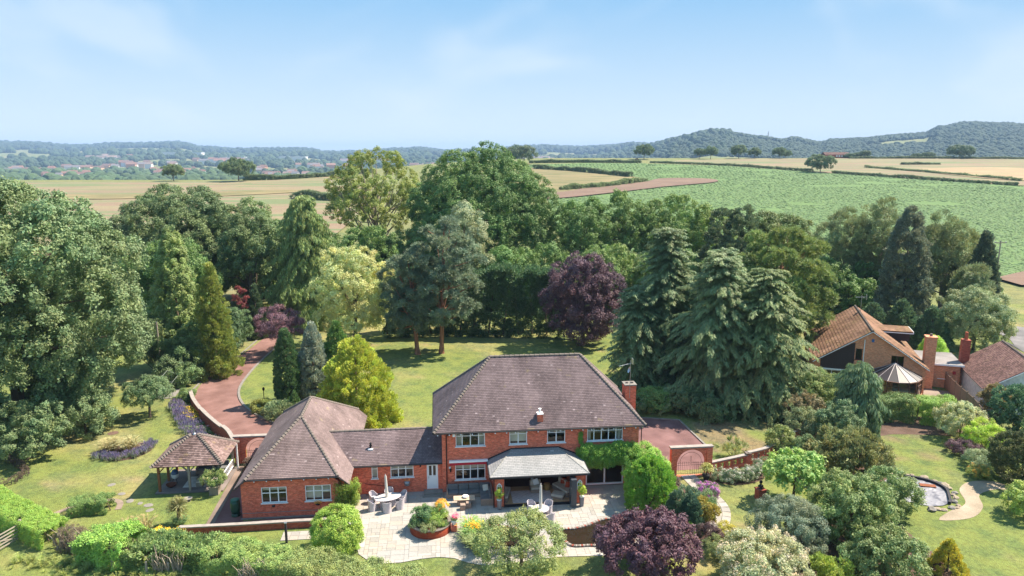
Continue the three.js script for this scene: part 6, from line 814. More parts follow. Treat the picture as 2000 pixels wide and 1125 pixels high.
hedge('log_edging', 'dark woven edging fence under the huge oak', [[-45.0, -60.0], [-42.8, -58.6], [-41.4, -57.0], [-41.6, -55.6], [-42.8, -54.6]], { w: 0.1, h: 0.5, s: 0.2, leaf: 'spike', col: [0.10, 0.075, 0.055], dens: 0.5 });
// the lawn corner: clipped hedge, low hedge, cordyline
hedge('clipped_hedge', 'flat-topped bright green hedge beside the field gate', [[-41.5, -52.2], [-38.3, -50.0], [-35.2, -48.0], [-32.0, -46.2]], { w: 1.0, h: 1.35, s: 0.26, col: [0.175, 0.265, 0.042], uneven: 0.10, steps: 24 });
hedge('low_hedge', 'rounded low green hedge inside the curved edging path', [[-33.6, -50.6], [-32.3, -51.0], [-30.9, -51.1]], { w: 0.75, h: 1.0, s: 0.26, col: [0.11, 0.175, 0.05], uneven: 0.3, steps: 12 });
{ const t = thing('cordyline_palm', 'spiky cordyline palm on the lawn before the low wall', 'palm', -24.6, 0, -48.9); obj('trunk', rod(V(0, 0, 0), V(-0.05, 1.3, 0), 0.12, 0.09), mBark, t); const R = RNG(15); scatter('fronds', t, Array.from({ length: 16 }, (_, k) => ({ p: V(-0.05, 1.2 + (k % 5) * 0.09, 0), n: V((R() - 0.5) * 1.6, 1 - (k % 4) * 0.35, (R() - 0.5) * 1.6).normalize(), s: 0.72 })), clumpOf('blade', 1), leafMat(0.20, 0.20, 0.08), R); scatter('leaves', t, Array.from({ length: 8 }, (_, k) => ({ p: V(Math.cos(k) * 0.3, 0.05, Math.sin(k) * 0.3), n: UP.clone(), s: 0.6 })), clumpOf('blade', 2), leafMat(0.11, 0.17, 0.06), R); }
bed('spiky_plant', 'reddish spiky plant behind the overgrown hedge', 'plant', [[-27.4, -48.2], [-27.0, -48.5], [-26.6, -48.1], [-27.9, -48.0]], 'blade', [0.20, 0.17, 0.07], 1.1);
bed('yellow_flowers', 'strip of yellow flowers behind the overgrown hedge', 'flowers', along([[-26.2, -47.4], [-23.9, -47.3]], 12, 0.6, 9), 'fine', [0.16, 0.20, 0.04], 0.5, { bloom: [0.55, 0.42, 0.03, 0.22, 0.8] });
// overgrown hedge along the field, with bare stems and posts
const FH = [[[-31.3, -45.7], [-29.2, -44.9]], [[-29.0, -44.6], [-27.0, -44.4], [-25.4, -44.2]], [[-25.2, -44.2], [-22.6, -43.7], [-19.8, -43.5]], [[-19.8, -43.5], [-17, -42.9], [-14.2, -42.0]], [[-14.2, -42.0], [-11.2, -41.1], [-8.2, -40.1], [-5.6, -39.4]]];
[['dry leafless section of the field hedge showing grey stems', [0.15, 0.13, 0.09], 1.5, 0.18, 'spike', 0.55], ['glossy laurel section of the field hedge', [0.17, 0.28, 0.055], 1.85, 0.36, 'broad', 1], ['conifer section of the field hedge with dead grey wood', [0.145, 0.205, 0.07], 1.6, 0.34, 'spray', 0.9], ['bushy mid-green section of the field hedge', [0.165, 0.23, 0.068], 1.65, 0.34, 'fine', 1], ['olive section of the field hedge ending by the patio lawn', [0.175, 0.21, 0.072], 1.7, 0.34, 'fine', 1]].forEach(([lab, col, h, s, leaf, dens], i) => hedge('field_hedge', lab, FH[i], { w: i ? 1.15 : 0.5, h, s, leaf, col, dens, uneven: 0.65, nf: 0.8, vary: 0.5, steps: 18, group: undefined, every: 1 }));
{ // dead wood in the hedge face
  [[-30.3, -45.2, 1.6, 30], [-22.4, -42.5, 1.6, 30], [-16.4, -41.6, 1.4, 34], [-12.0, -40.0, 1.3, 22]].forEach(([x, z, h, n], i) => { const R = RNG(50 + i), t = thing('dead_shrub', ['tangle of grey dead stems beside the clipped hedge', 'dead branching stump in the conifer hedge', 'bleached dead branches in the bushy field hedge', 'bare grey twigs at the olive hedge foot'][i], 'dead shrub', x, 0, z), g = []; for (let k = 0; k < n; k++) { const a = V((R() - 0.5) * 1.9, 0.1 + R() * 0.3, (R() - 0.5) * 0.3), b = a.clone().add(V((R() - 0.5) * 0.8, h * (0.4 + 0.4 * R()), 0.3 * R())), c = b.clone().add(V((R() - 0.5) * 0.9, h * (0.15 + 0.3 * R()), 0.3 * (R() - 0.3))); g.push(rod(a, b, 0.045, 0.03, 5), rod(b, c, 0.028, 0.01, 4)); } obj('branches', g, mBarkPale, t); obj('stump', [rod(V(0, 0, 0), V(0.05, h * 0.55, 0.05), 0.13, 0.09, 7), rod(V(0.6, 0, 0), V(0.7, h * 0.5, 0), 0.1, 0.06, 7)], mBarkPale, t); });
  [[-33.6, -46.9, 1.35], [-31.5, -45.9, 1.25], [-28.6, -44.0, 1.1], [-26.3, -43.0, 1.0], [-23.7, -42.3, 1.05]].forEach(([x, z, h]) => { const t = thing('fence_post', 'round weathered wooden fence post along the field hedge', 'post', x, 0, z, 0, 'posts along the field hedge'); obj('post', rod(V(0, -0.05, 0), V(0.02, h, 0), 0.09, 0.08, 9), mGreyWood, t); obj('top', cyl(0.078, 0.06, 0.03, 0.02, h, 0, 9), mGreyWood, t); });
  const t = thing('field_gate', 'wooden five-bar field gate beside the clipped hedge', 'gate', -34.9, 0, -46.9), a = V(0, 0, 0), b = V(-0.75, 0, 3.4); obj('gate_post', [bx(0.16, 1.5, 0.16, 0, 0.75, 0)], mGreyWood, t); for (let i = 0; i < 5; i++) obj('rail', beam(V(-0.02, 0.25 + i * 0.24, 0.1), V(b.x, 0.25 + i * 0.24, b.z), 0.04, 0.08), mGreyWood, t); obj('brace', beam(V(-0.02, 0.22, 0.15), V(b.x * 0.8, 1.2, b.z * 0.8), 0.035, 0.07), mGreyWood, t); obj('stile', bx(0.07, 1.2, 0.07, b.x * 0.98, 0.7, b.z * 0.98), mGreyWood, t);
}
{ const R = RNG(91), pts = []; for (let i = 0; i < 260; i++) { const s = R(), x = mix(-33.5, -15, s), z = mix(-44.9, -41.2, s) + 0.2 + R() * R() * 2.0; pts.push({ p: V(x, 0, z), n: V((R() - 0.5) * 0.4, 1, (R() - 0.5) * 0.4).normalize(), s: 0.22 + R() * 0.3 }); } const g = new THREE.Group(); scatter('rough_grass', g, pts, clumpOf('blade', 0), leafMat(0.19, 0.22, 0.06), R, 0.5); const m = g.children[0]; m.name = 'rough_grass'; scene.add(m); tag(m, 'long rough grass growing along the field hedge', 'grass', null, 'stuff'); }
// foreground garden
column('clipped_dome', 'bright lime clipped dome bush beside the patio', -12.1, -45.6, { h: 3.1, prof: (t) => 1.75 * Math.pow(1 - Math.pow(Math.abs(t - 0.42) / 0.6, 2.4), 0.5) || 0.1, s: 0.27, leaf: 'broad', col: [0.195, 0.275, 0.042], lump: 0.12, cat: 'shrub' });
tree('cherry_tree', 'small spreading tree with pale leaves between the two ponds', 'tree', 0.6, -43.3, { h: 3.3, r: 3.0, base: 0.5, n: 18, col: [0.155, 0.19, 0.068], leaf: 'fine', s: 0.44, low: -0.5, squash: 0.75, gap: 0.06, tr: 0.12, dens: 0.85 });
bed('pond_irises', 'yellow irises standing in the pond corner', 'flowers', along([[-2.9, -47.6], [-2.4, -46.8]], 8, 0.7, 12), 'blade', [0.14, 0.24, 0.05], 0.95, { bloom: [0.68, 0.42, 0.02, 0.16, 0.8], lift: 1.0 });
bed('grass_clump', 'arching fine-leaved grass tuft at the pond rim', 'plant', along([[-2.9, -45.9], [-2.0, -45.3]], 8, 0.8, 13), 'blade', [0.16, 0.20, 0.075], 0.85);
tree('purple_plum', 'glossy dark purple-leaved small tree beside the curved pond', 'tree', 8.8, -42.3, { h: 4.35, r: 3.35, base: 0.3, n: 22, col: [0.080, 0.038, 0.055], s: 0.46, lr: [0.26, 0.4], low: -0.8, tr: 0.14 });
shrub('cream_shrub', 'cream-white flowering shrub next to the purple-leaved small tree', 15.8, -41.0, { h: 3.5, r: 2.9, n: 20, s: 0.4, lr: [0.26, 0.4], leaf: 'broad', col: [0.26, 0.265, 0.15], bloom: [0.46, 0.41, 0.31, 0.6, 0.2] });
shrub('olive_shrub', 'rounded silvery grey-green shrub on the lawn edge', 18.9, -45.2, { h: 3.9, r: 2.7, n: 20, s: 0.36, lr: [0.26, 0.38], col: [0.125, 0.155, 0.105] });
shrub('viburnum_shrub', 'tall loose green shrub beside the lined pond', 23.8, -46.4, { h: 4.9, r: 3.0, n: 20, s: 0.42, leaf: 'broad', lr: [0.26, 0.4], col: [0.135, 0.185, 0.062] }); shrub('viburnum_shrub', 'green and bronze shrub below the tall loose shrub', 23.9, -42.0, { h: 3.3, r: 2.5, n: 18, s: 0.42, leaf: 'broad', lr: [0.26, 0.4], col: [0.125, 0.165, 0.058] });
shrub('viburnum_shrub', 'leafy shrub overhanging the drained pond', 28.4, -50.4, { h: 3.6, r: 2.3, n: 16, s: 0.4, leaf: 'broad', lr: [0.28, 0.42], col: [0.125, 0.175, 0.062] });
column('golden_conifer', 'bright yellow cone conifer on the open lawn', 28.6, -42.9, { h: 2.3, prof: (t) => 1.3 * (1 - t) + 0.05, s: 0.24, col: [0.30, 0.29, 0.035], lump: 0.4 });
shrub('fern_bush', 'lime ferny bush among the low front shrubs', 20.2, -41.4, { h: 1.8, r: 1.4, s: 0.34, leaf: 'spray', col: [0.22, 0.27, 0.045] });
tree('fig_tree', 'light green large-leaved small tree beside the bust', 'tree', 22.2, -52.6, { h: 4.2, r: 2.3, base: 0.8, n: 13, leaf: 'big', col: [0.20, 0.30, 0.085], s: 0.42, low: -0.7, tr: 0.12 });
shrub('juniper_bush', 'layered bronze-green juniper behind the lined pond', 28.6, -57.0, { h: 4.2, r: 3.4, n: 20, s: 0.5, leaf: 'spray', lr: [0.24, 0.36], col: [0.150, 0.158, 0.062] }); shrub('golden_shrub', 'yellowish shrub between juniper and tall loose shrub', 25.6, -50.6, { h: 2.6, r: 1.6, s: 0.34, col: [0.24, 0.24, 0.05] });
spruce('weeping_cedar', 'weeping green cedar in the neighbouring garden bed', 33.0, -65.2, { h: 8.1, r: 3.5, leaf: 'weepbough', col: [0.115, 0.165, 0.085], per: 9, prof: (t) => Math.pow(1 - t, 0.5), step: 0.5, wide: 0.9, base: 0.3, pitch: [-0.3, 0.3] });
[[30.0, -62.5, 4.6, 2.2, [0.09, 0.14, 0.065], 'dark blue-green bush beside the weeping cedar'], [31.4, -70.5, 5.2, 2.6, [0.15, 0.19, 0.06], 'yellow-green bush below the mossy-roofed house'], [27.6, -64.6, 3.4, 1.8, [0.14, 0.17, 0.08], 'pale mixed bush at the honeycomb wall end'], [35.4, -72.6, 4.4, 2.4, [0.12, 0.18, 0.065], 'light green bush under the dark boarding'], [26.0, -60.0, 2.4, 1.5, [0.085, 0.13, 0.05], 'green bush growing against the honeycomb wall'], [24.3, -61.2, 2.8, 1.4, [0.16, 0.19, 0.06], 'yellowish bush overhanging the honeycomb wall'], [29.0, -68.0, 3.6, 2.0, [0.16, 0.145, 0.07], 'reddish tinted bush near the weeping cedar']].forEach(([x, z, h, r, col, lab]) => shrub('garden_bush', lab, x, z, { h, r, n: 14, s: 0.38, leaf: 'broad', lr: [0.3, 0.45], col }));
hedge('garden_hedge', 'trimmed green hedge below the conservatory', [[36.6, -70.2], [39.0, -70.6], [41.2, -70.0]], { w: 1.2, h: 2.4, s: 0.36, col: [0.10, 0.15, 0.045], uneven: 0.3, steps: 10 }); hedge('garden_hedge', 'brighter trimmed hedge next to the variegated shrub', [[41.6, -70], [43.4, -69.4], [44.8, -69.0]], { w: 1.2, h: 2.5, s: 0.36, col: [0.16, 0.25, 0.045], uneven: 0.2, steps: 10 });
shrub('variegated_shrub', 'pale variegated shrub against the panel fence', 43.3, -65.6, { h: 3.4, r: 2.3, n: 14, s: 0.36, leaf: 'broad', col: [0.28, 0.30, 0.17] }); shrub('lime_shrub', 'bright lime shrub on the neighbouring lawn edge', 43.8, -62.6, { h: 2.8, r: 1.9, n: 12, s: 0.32, col: [0.26, 0.35, 0.045] }); shrub('purple_shrub', 'low dark purple shrub at the lawn edge', 41.2, -61.6, { h: 1.3, r: 1.5, s: 0.28, col: [0.09, 0.05, 0.06] });
column('irish_yew', 'dark olive yew bush at the end of the stone path', 42.3, -55.6, { h: 4.1, prof: (t) => 2.3 * Math.pow(1 - Math.pow(Math.abs(t - 0.55) / 0.58, 2.2), 0.6) || 0.15, s: 0.34, col: [0.085, 0.095, 0.038], lump: 0.4 });
shrub('grey_shrub', 'soft grey-green perennials at the lawn edge', 41.0, -58.6, { h: 1.6, r: 1.6, s: 0.3, col: [0.17, 0.21, 0.12] }); shrub('orange_flowers', 'orange and yellow flowers by the stone path', 39.6, -56.9, { h: 0.9, r: 0.9, s: 0.24, col: [0.20, 0.22, 0.05], bloom: [0.6, 0.3, 0.04, 0.4, 0.12], cat: 'flowers' }); shrub('yellow_shrub', 'yellow-green shrub beside the open lawn', 39.2, -50.2, { h: 2.5, r: 1.9, n: 12, s: 0.34, leaf: 'broad', col: [0.22, 0.28, 0.065] }); shrub('grey_shrub', 'small silvery shrub under the olive yew', 42.6, -52.6, { h: 1.8, r: 1.4, s: 0.3, col: [0.16, 0.19, 0.13] });
[[49.5, -66.5, 4.6, 2.6, [0.065, 0.125, 0.065], 'blue-green conifer bush beyond the panel fence'], [48.6, -61.5, 3.6, 2.2, [0.07, 0.125, 0.05], 'low dark conifer bush beyond the panel fence'], [50.8, -71.4, 3.2, 1.7, [0.20, 0.17, 0.075], 'bronze bush before the white gable']].forEach(([x, z, h, r, col, lab]) => shrub('fence_bush', lab, x, z, { h, r, n: 14, s: 0.4, leaf: 'spray', col }));
// plants against the house and in the bed by the steps
{
  const [wx, wz] = at(13.6, -0.45), t = thing('climbing_wisteria', 'dense green climber over the sliding doors of the house', 'climber', wx, 0, wz, TURN), R = RNG(61), pts = []; for (let i = 0; i < 620; i++) { const x = -2.6 + R() * 5.2, y = 2.0 + R() * 1.75 + Math.sin(x * 2) * 0.12 - (Math.abs(x) > 2.3 ? 0.3 : 0); pts.push({ p: V(x, y, (R() * 0.75 - 0.25) * (0.6 + 0.4 * Math.sin((y - 1.9) * 1.7))), n: V((R() - 0.5) * 0.5, 0.3, 1).normalize(), s: 0.26 + R() * 0.12 }); } for (let i = 0; i < 40; i++) pts.push({ p: V(-2.35 + (R() - 0.5) * 0.3, 3.7 + R() * 1.0, -0.38), n: V(0, 0.2, 1).normalize(), s: 0.17 }); scatter('foliage', t, pts, clumpOf('fine', 1), leafMat(0.105, 0.215, 0.030), R); obj('stem', [rod(V(2.4, 0, 0.1), V(2.2, 2.4, -0.1), 0.07, 0.04), rod(V(2.2, 2.4, -0.1), V(-2.3, 3.0, -0.2), 0.04, 0.02), rod(V(-2.3, 3.0, -0.3), V(-2.35, 4.6, -0.4), 0.02, 0.01)], mBark, t);
  shrub('photinia_shrub', 'tall light green bush joining the climber at the house corner', at(16.3, -1.6)[0], at(16.3, -1.6)[1], { h: 3.9, r: 1.9, n: 16, s: 0.3, leaf: 'broad', col: [0.185, 0.305, 0.055] });
  column('laurel_cone', 'big rounded green conifer bush at the patio corner', 10.7, -51.8, { h: 4.1, prof: (t) => 1.95 * Math.pow(1 - Math.pow(Math.max(0, (t - 0.3) / 0.7), 2.2), 0.6) || 0.1, s: 0.28, col: [0.15, 0.27, 0.035], lump: 0.2, upright: 0.9, cat: 'shrub' });
  [[12.0, -48.6, 3.0, 0.75], [13.0, -48.3, 2.9, 0.65], [13.1, -47.7, 2.7, 0.6]].forEach(([x, z, h, r]) => column('blue_cypress', 'dark blue-green upright cypress in the rockery bed', x, z, { h, prof: (t) => r * (1 - Math.pow(t, 2.5)) + 0.06, s: 0.24, col: [0.052, 0.098, 0.062], lump: 0.25, upright: 1.4, group: 'upright cypresses in the rockery bed' }));
  [[14.2, -48.4, 2.3, 1.0, [0.24, 0.22, 0.045], 'spray', 'golden dwarf cypress beside the blue-green cypresses'], [13.4, -50.6, 2.3, 1.1, [0.12, 0.165, 0.105], 'spray', 'grey-blue dwarf conifer in the rockery bed'], [12.0, -50.8, 1.5, 0.7, [0.26, 0.25, 0.05], 'spray', 'small golden conifer beside the conifer bush'], [12.2, -47.0, 1.3, 0.75, [0.17, 0.26, 0.03], 'fine', 'round lime dwarf bush before the blue-green cypresses'], [13.9, -46.3, 1.6, 0.9, [0.075, 0.045, 0.045], 'fine', 'dark maroon bush in the rockery bed'], [15.2, -47.0, 1.1, 0.9, [0.27, 0.27, 0.04], 'fine', 'yellow ground bush at the lawn edge'], [14.6, -50.4, 2.0, 0.9, [0.10, 0.16, 0.06], 'fine', 'green bush beside the gate path'], [13.1, -54.6, 1.3, 0.7, [0.10, 0.08, 0.07], 'fine', 'small dusky bush by the arched gate'], [10.9, -48.4, 0.8, 0.7, [0.15, 0.2, 0.05], 'fine', 'low green plants by the raised kerb'], [14.0, -44.6, 1.3, 1.1, [0.13, 0.16, 0.06], 'fine', 'low mixed bush beside the purple-leaved small tree']].forEach(([x, z, h, r, col, leaf, lab]) => shrub('rockery_shrub', lab, x, z, { h, r, s: 0.22, leaf, col }));
  { const l = thing('garden_light', 'small black garden light among the rockery plants', 'lamp', 10.75, 0, -49.3); obj('post', cyl(0.03, 0.03, 0.9), mIron, l); obj('shade', lathe([[0.12, 0.9], [0.12, 0.95], [0.02, 1.05]], 12), mIron, l); }
  shrub('hydrangea_bush', 'round hydrangea in pink and lilac bloom by the gate path', 15.5, -52.9, { h: 1.25, r: 0.95, n: 10, s: 0.2, col: [0.09, 0.14, 0.06], bloom: [0.32, 0.12, 0.32, 0.95, 0.18], vary: 0.4 });
  [[17.4, -56.2, 0.95], [18.4, -56.0, 1.05], [19.4, -56.2, 0.9], [20.2, -56.6, 1.1], [21.1, -57.2, 1.25]].forEach(([x, z, h]) => shrub('rose_bush', 'white rose bush in bloom along the honeycomb wall', x, z, { h, r: 0.8, s: 0.24, col: [0.115, 0.155, 0.085], bloom: [0.42, 0.41, 0.37, 0.55, 0.13], group: 'white roses along the wall' })); shrub('rose_bush', 'red rose bush beside the white roses', 21.9, -58.2, { h: 1.2, r: 0.6, s: 0.22, col: [0.12, 0.15, 0.07], bloom: [0.5, 0.05, 0.07, 0.3, 0.1] });
  shrub('lily_clump', 'tall lily clump behind the honeycomb wall', 19.9, -60.6, { h: 1.6, r: 1.2, s: 0.5, leaf: 'blade', col: [0.19, 0.22, 0.08], bloom: [0.5, 0.3, 0.16, 0.2, 0.1] });
  { const c = thing('potted_cordyline', 'potted spiky cordyline standing inside the arched gate', 'plant', 16.35, 0, -56.4); obj('pot', lathe([[0.2, 0], [0.32, 0.4], [0.34, 0.45], [0, 0.42]], 16), mDark, c); obj('trunk', rod(V(0, 0.4, 0), V(0, 0.9, 0), 0.06), mBark, c); scatter('fronds', c, Array.from({ length: 9 }, (_, k) => ({ p: V(0, 0.85, 0), n: V(Math.cos(k * 2.4) * 0.8, 1, Math.sin(k * 2.4) * 0.8).normalize(), s: 0.6 })), clumpOf('blade', 1), leafMat(0.26, 0.27, 0.09), RNG(6)); }
  { const c = thing('potted_plant', 'dark potted plant in front of the gazebo gateway', 'plant', -22.9, 0.016, -58.6); obj('pot', lathe([[0.2, 0], [0.3, 0.4], [0.32, 0.45], [0, 0.42]], 16), mDark, c); scatter('fronds', c, Array.from({ length: 9 }, (_, k) => ({ p: V(0, 0.45, 0), n: V(Math.cos(k * 2.4) * 0.6, 1, Math.sin(k * 2.4) * 0.6).normalize(), s: 0.55 })), clumpOf('blade', 2), leafMat(0.10, 0.07, 0.05), RNG(7)); }
  const [ix, iz] = at(-7.7, -2.4), iv = thing('corner_climber', 'tall grassy-leaved climber at the garage corner on an arch', 'climber', ix, 0, iz, TURN), P2 = []; for (let i = 0; i < 330; i++) { const y = 0.5 + R() * 2.0, k = ss(0.2, 1.2, y); P2.push({ p: V((R() - 0.35) * 1.7 * k + 0.2, y, (R() - 0.5) * 1.5 * k + 0.2), n: V(R() - 0.5, 0.4, 0.6).normalize(), s: 0.3 }); } scatter('foliage', iv, P2, clumpOf('weep', 1), leafMat(0.20, 0.26, 0.045), R); obj('arch', [rod(V(0.4, 0, 0.75), V(0.4, 1.2, 0.75), 0.03), rod(V(0.75, 0, 0.75), V(0.75, 1.2, 0.75), 0.03), rod(V(0.4, 1.2, 0.75), V(0.75, 1.2, 0.75), 0.03)], mHip, iv);
  [[12.6, -68.0, 1.9, 1.6, 'dark bush behind the rear yard'], [15.2, -73.0, 2.4, 2.2, 'bright rhododendron at the rear yard corner'], [18.6, -72.4, 2.6, 2.2, 'dark rhododendron beneath the spruces'], [20.6, -70.2, 2.2, 1.8, 'grey-green bush at the yard kerb beneath the spruces']].forEach(([x, z, h, r, lab], i) => shrub('rhododendron_bush', lab, x, i ? z : z - 4, { h, r, n: 12, s: 0.38, leaf: 'broad', col: i === 1 ? [0.12, 0.19, 0.05] : [0.085, 0.125, 0.05] }));
}
// ---------------------------------------------------------------- fields beyond: crop, hedges, lone trees
{
  const R = RNG(301), g = new THREE.Group(), pts = []; let n = 0;
  const geo = new THREE.IcosahedronGeometry(1, 0), p = geo.attributes.position; for (let i = 0; i < p.count; i++) { const k = 0.75 + 0.5 * hash(Math.round(p.getX(i) * 90), Math.round(p.getY(i) * 90), Math.round(p.getZ(i) * 90)); p.setXYZ(i, p.getX(i) * k, p.getY(i) * k, p.getZ(i) * k); } geo.computeVertexNormals();
  const dry = smooth([[14.3, -520], [50.7, -481], [76.7, -425.6], [71, -400], [43, -357], [22, -342], [8, -342], [2, -430]], 40);
  for (let d = 152; d < 580; d += d < 260 ? 1.15 : 1.15 + (d - 260) * 0.009) for (let x = 12; x < 272; x += (0.95 + (d - 150) * 0.0042)) {
    const X = x + (R() - 0.5) * 1.6, Z = -d + (R() - 0.5) * 1.3 + Math.sin(x * 0.03) * 2; if (X / d > 0.80 || X / d < 0.015 || !inPoly(CROP, X, Z) || inPoly(dry, X, Z) || inPoly(SOIL, X, Z) || fbm(X * 0.05, Z * 0.05, 0, 3, 5) > 0.7) continue;
    const s = (0.42 + 0.22 * R()) * (1 + (d - 150) * 0.0022); pts.push({ p: V(X, land(X, Z) + 0.2, Z), n: V((R() - 0.5) * 0.4, 1, (R() - 0.5) * 0.4).normalize(), s: [s, s * 0.4, s] });
  }
  const mLeaf = new THREE.MeshStandardMaterial({ roughness: 0.9 }); mLeaf.color.setRGB(0.100, 0.166, 0.058);
  const m = scatter('crop_plants', g, pts, geo, mLeaf, R, 0.22); scene.add(m); tag(m, 'rows of leafy green crop plants covering the sloping field', 'crop', null, 'stuff');
  
}
const FHC = [0.075, 0.105, 0.040], fh = (lab, pts, o = {}) => hedge('hedgerow', lab, pts, { w: 1.4, h: 1.9, s: 1.0, leaf: 'broad', col: FHC, uneven: 0.8, nf: 0.16, steps: 26, every: 4, group: undefined, ...o });
fh('dark hedgerow above the dry grass field', [[16, -512], [42, -486], [72, -438]], { h: 2.6 }); fh('low green hedgerow below the dry grass field', [[24, -356], [47, -372], [74, -404]], { h: 2.4, col: [0.11, 0.15, 0.05] });
fh('hedgerow on the skyline beyond the crop field corner', [[14, -585], [60, -590], [104, -586]]); fh('thin hedgerow between crop field and stubble field', [[112, -588], [164, -550], [188, -512], [200, -484]], { h: 1.4, dens: 0.7 }); fh('patchy hedgerow below the lone field oak', [[208, -470], [232, -430], [266, -380]], { h: 1.6, dens: 0.8 }); fh('green hedgerow dividing the stubble from the pale field', [[256, -526], [272, -482], [288, -410]], { h: 1.3, dens: 0.8, col: [0.12, 0.15, 0.06] }); fh('short hedgerow in the golden stubble', [[300, -560], [330, -562]], { h: 1.6 });
fh('long hedgerow at the top of the stubble field', [[300, -648], [380, -646], [455, -640]], { h: 1.6 }); fh('curving hedgerow rising from the lone stubble tree', [[-165, -446], [-135, -452], [-112, -474], [-96, -500]], { h: 2.6 }); fh('hedgerow at the foot of the brown stubble field', [[-100, -330], [-86, -322], [-66, -316]], { h: 3 });
const ft = (lab, x, z, h, r, col = [0.075, 0.115, 0.042], gr) => tree('field_oak', lab, 'tree', x, z, { h, r, base: h * 0.16, n: 15, col, s: Math.max(1.1, r * 0.16), lr: [0.28, 0.42], low: -0.5, group: gr });
const B = (px, d) => (px - 1000) / 1424 * d;
ft('lone oak with bare trunk in the stubble by the curved hedgerow', B(463, 436), -436, 13.5, 10); ft('smaller round oak at the far edge of the brown stubble field', B(335, 441), -441, 10, 6.5, [0.085, 0.115, 0.04]);
ft('grey-green oak on the rim beside the massive domed oak', B(1015, 570), -570, 14.5, 13, [0.07, 0.10, 0.055]); ft('lone oak standing on the skyline of the crop field', B(1258, 640), -640, 12.5, 9, [0.07, 0.11, 0.045]); ft('lone spreading oak between crop field and stubble', B(1602, 480), -478, 11.5, 9.5, [0.065, 0.10, 0.042]); ft('dark round oak at the top of the stubble field', B(1875, 652), -652, 11.5, 11, [0.05, 0.085, 0.04]);
[[1366, 648, 9, 5], [1388, 640, 11, 6.5], [1443, 650, 12, 7.5], [1474, 655, 9.5, 5.5], [1522, 650, 10, 6], [1535, 655, 7, 5]].forEach(([p, d, h, r]) => ft('round skyline tree above the golden stubble field', B(p, d), -d, h, r, [0.075, 0.115, 0.05], 'skyline trees above the stubble'));
[[1690, 655, 7, 5], [1675, 658, 5, 4], [1660, 658, 4, 5], [1812, 660, 5, 6], [1790, 660, 4, 4]].forEach(([p, d, h, r]) => ft('bushy low tree near the long red barn', B(p, d), -d, h, r, [0.06, 0.095, 0.045], 'bushy trees near the barn'));
{ const x = B(1634, 662), z = -664, t = thing('red_barn', 'long low red-brown barn on the skyline above the stubble', 'barn', x, land(x, z) + 0.6, z, 0.06); obj('wall', box(-11.5, 11.5, -1, 2.4, -4, 4), mBrickDark, t); obj('roof', [slope([V(-12, 2.4, 4.4), V(12, 2.4, 4.4), V(12, 4.6, 0), V(-12, 4.6, 0)], 0.4, 0.04), slope([V(12, 2.4, -4.4), V(-12, 2.4, -4.4), V(-12, 4.6, 0), V(12, 4.6, 0)], 0.4, 0.04)], mTileRed, t); for (let i = 0; i < 5; i++) obj('window', box(-1.5 + i * 2.4, -0.2 + i * 2.4, 0.6, 2.0, 4.0, 4.05), mWhite, t); }
{ const x = B(1244, 600), z = -600, t = thing('round_bale', 'small dark round bale at the crop field edge', 'bale', x, land(x, z), z, 0.4); obj('bale', new THREE.CylinderGeometry(1.5, 1.5, 1.2, 20).rotateX(Math.PI / 2).translate(0, 1.5, 0), std(0x3a2c34, 0.9), t); obj('hub', new THREE.CylinderGeometry(0.6, 0.6, 1.26, 14).rotateX(Math.PI / 2).translate(0, 1.5, 0), std(0xb8907a, 0.9), t); }
{ const x = 103.5, z = -151, y = land(x, z), t = thing('telegraph_pole', 'wooden telegraph pole with crossarm by the crop field', 'pole', x, y, z); obj('pole', rod(V(0, 0, 0), V(0, 8.6, 0), 0.17, 0.12), mGreyWood, t); obj('crossarm', bx(2.6, 0.14, 0.14, 0, 8.2, 0), mGreyWood, t); for (const s of [-1.1, 0, 1.1]) obj('insulator', cyl(0.07, 0.05, 0.22, s, 8.27, 0, 8), mWhite, t);
  const w = thing('overhead_wires', 'thin overhead wires running from the telegraph pole past the birches', 'wire', x, y + 8.4, z); for (const s of [-1.1, 1.1]) { const a = V(s, 0.05, 0), b = V(-58 + s * 0.4, -2.0, 30), c = new THREE.QuadraticBezierCurve3(a, a.clone().lerp(b, 0.5).add(V(0, -2.6, 0)), b); obj('wire', new THREE.TubeGeometry(c, 30, 0.025, 4), mDark, w); }
  const p2 = thing('telegraph_pole', 'telegraph pole hidden among trees by the lane', 'pole', x - 58, 0, z + 30); obj('pole', rod(V(0, 0, 0), V(0, y + 8.4 - 1.9, 0), 0.16, 0.12), mGreyWood, p2); obj('crossarm', bx(2, 0.12, 0.12, 0, y + 6.3, 0), mGreyWood, p2); }
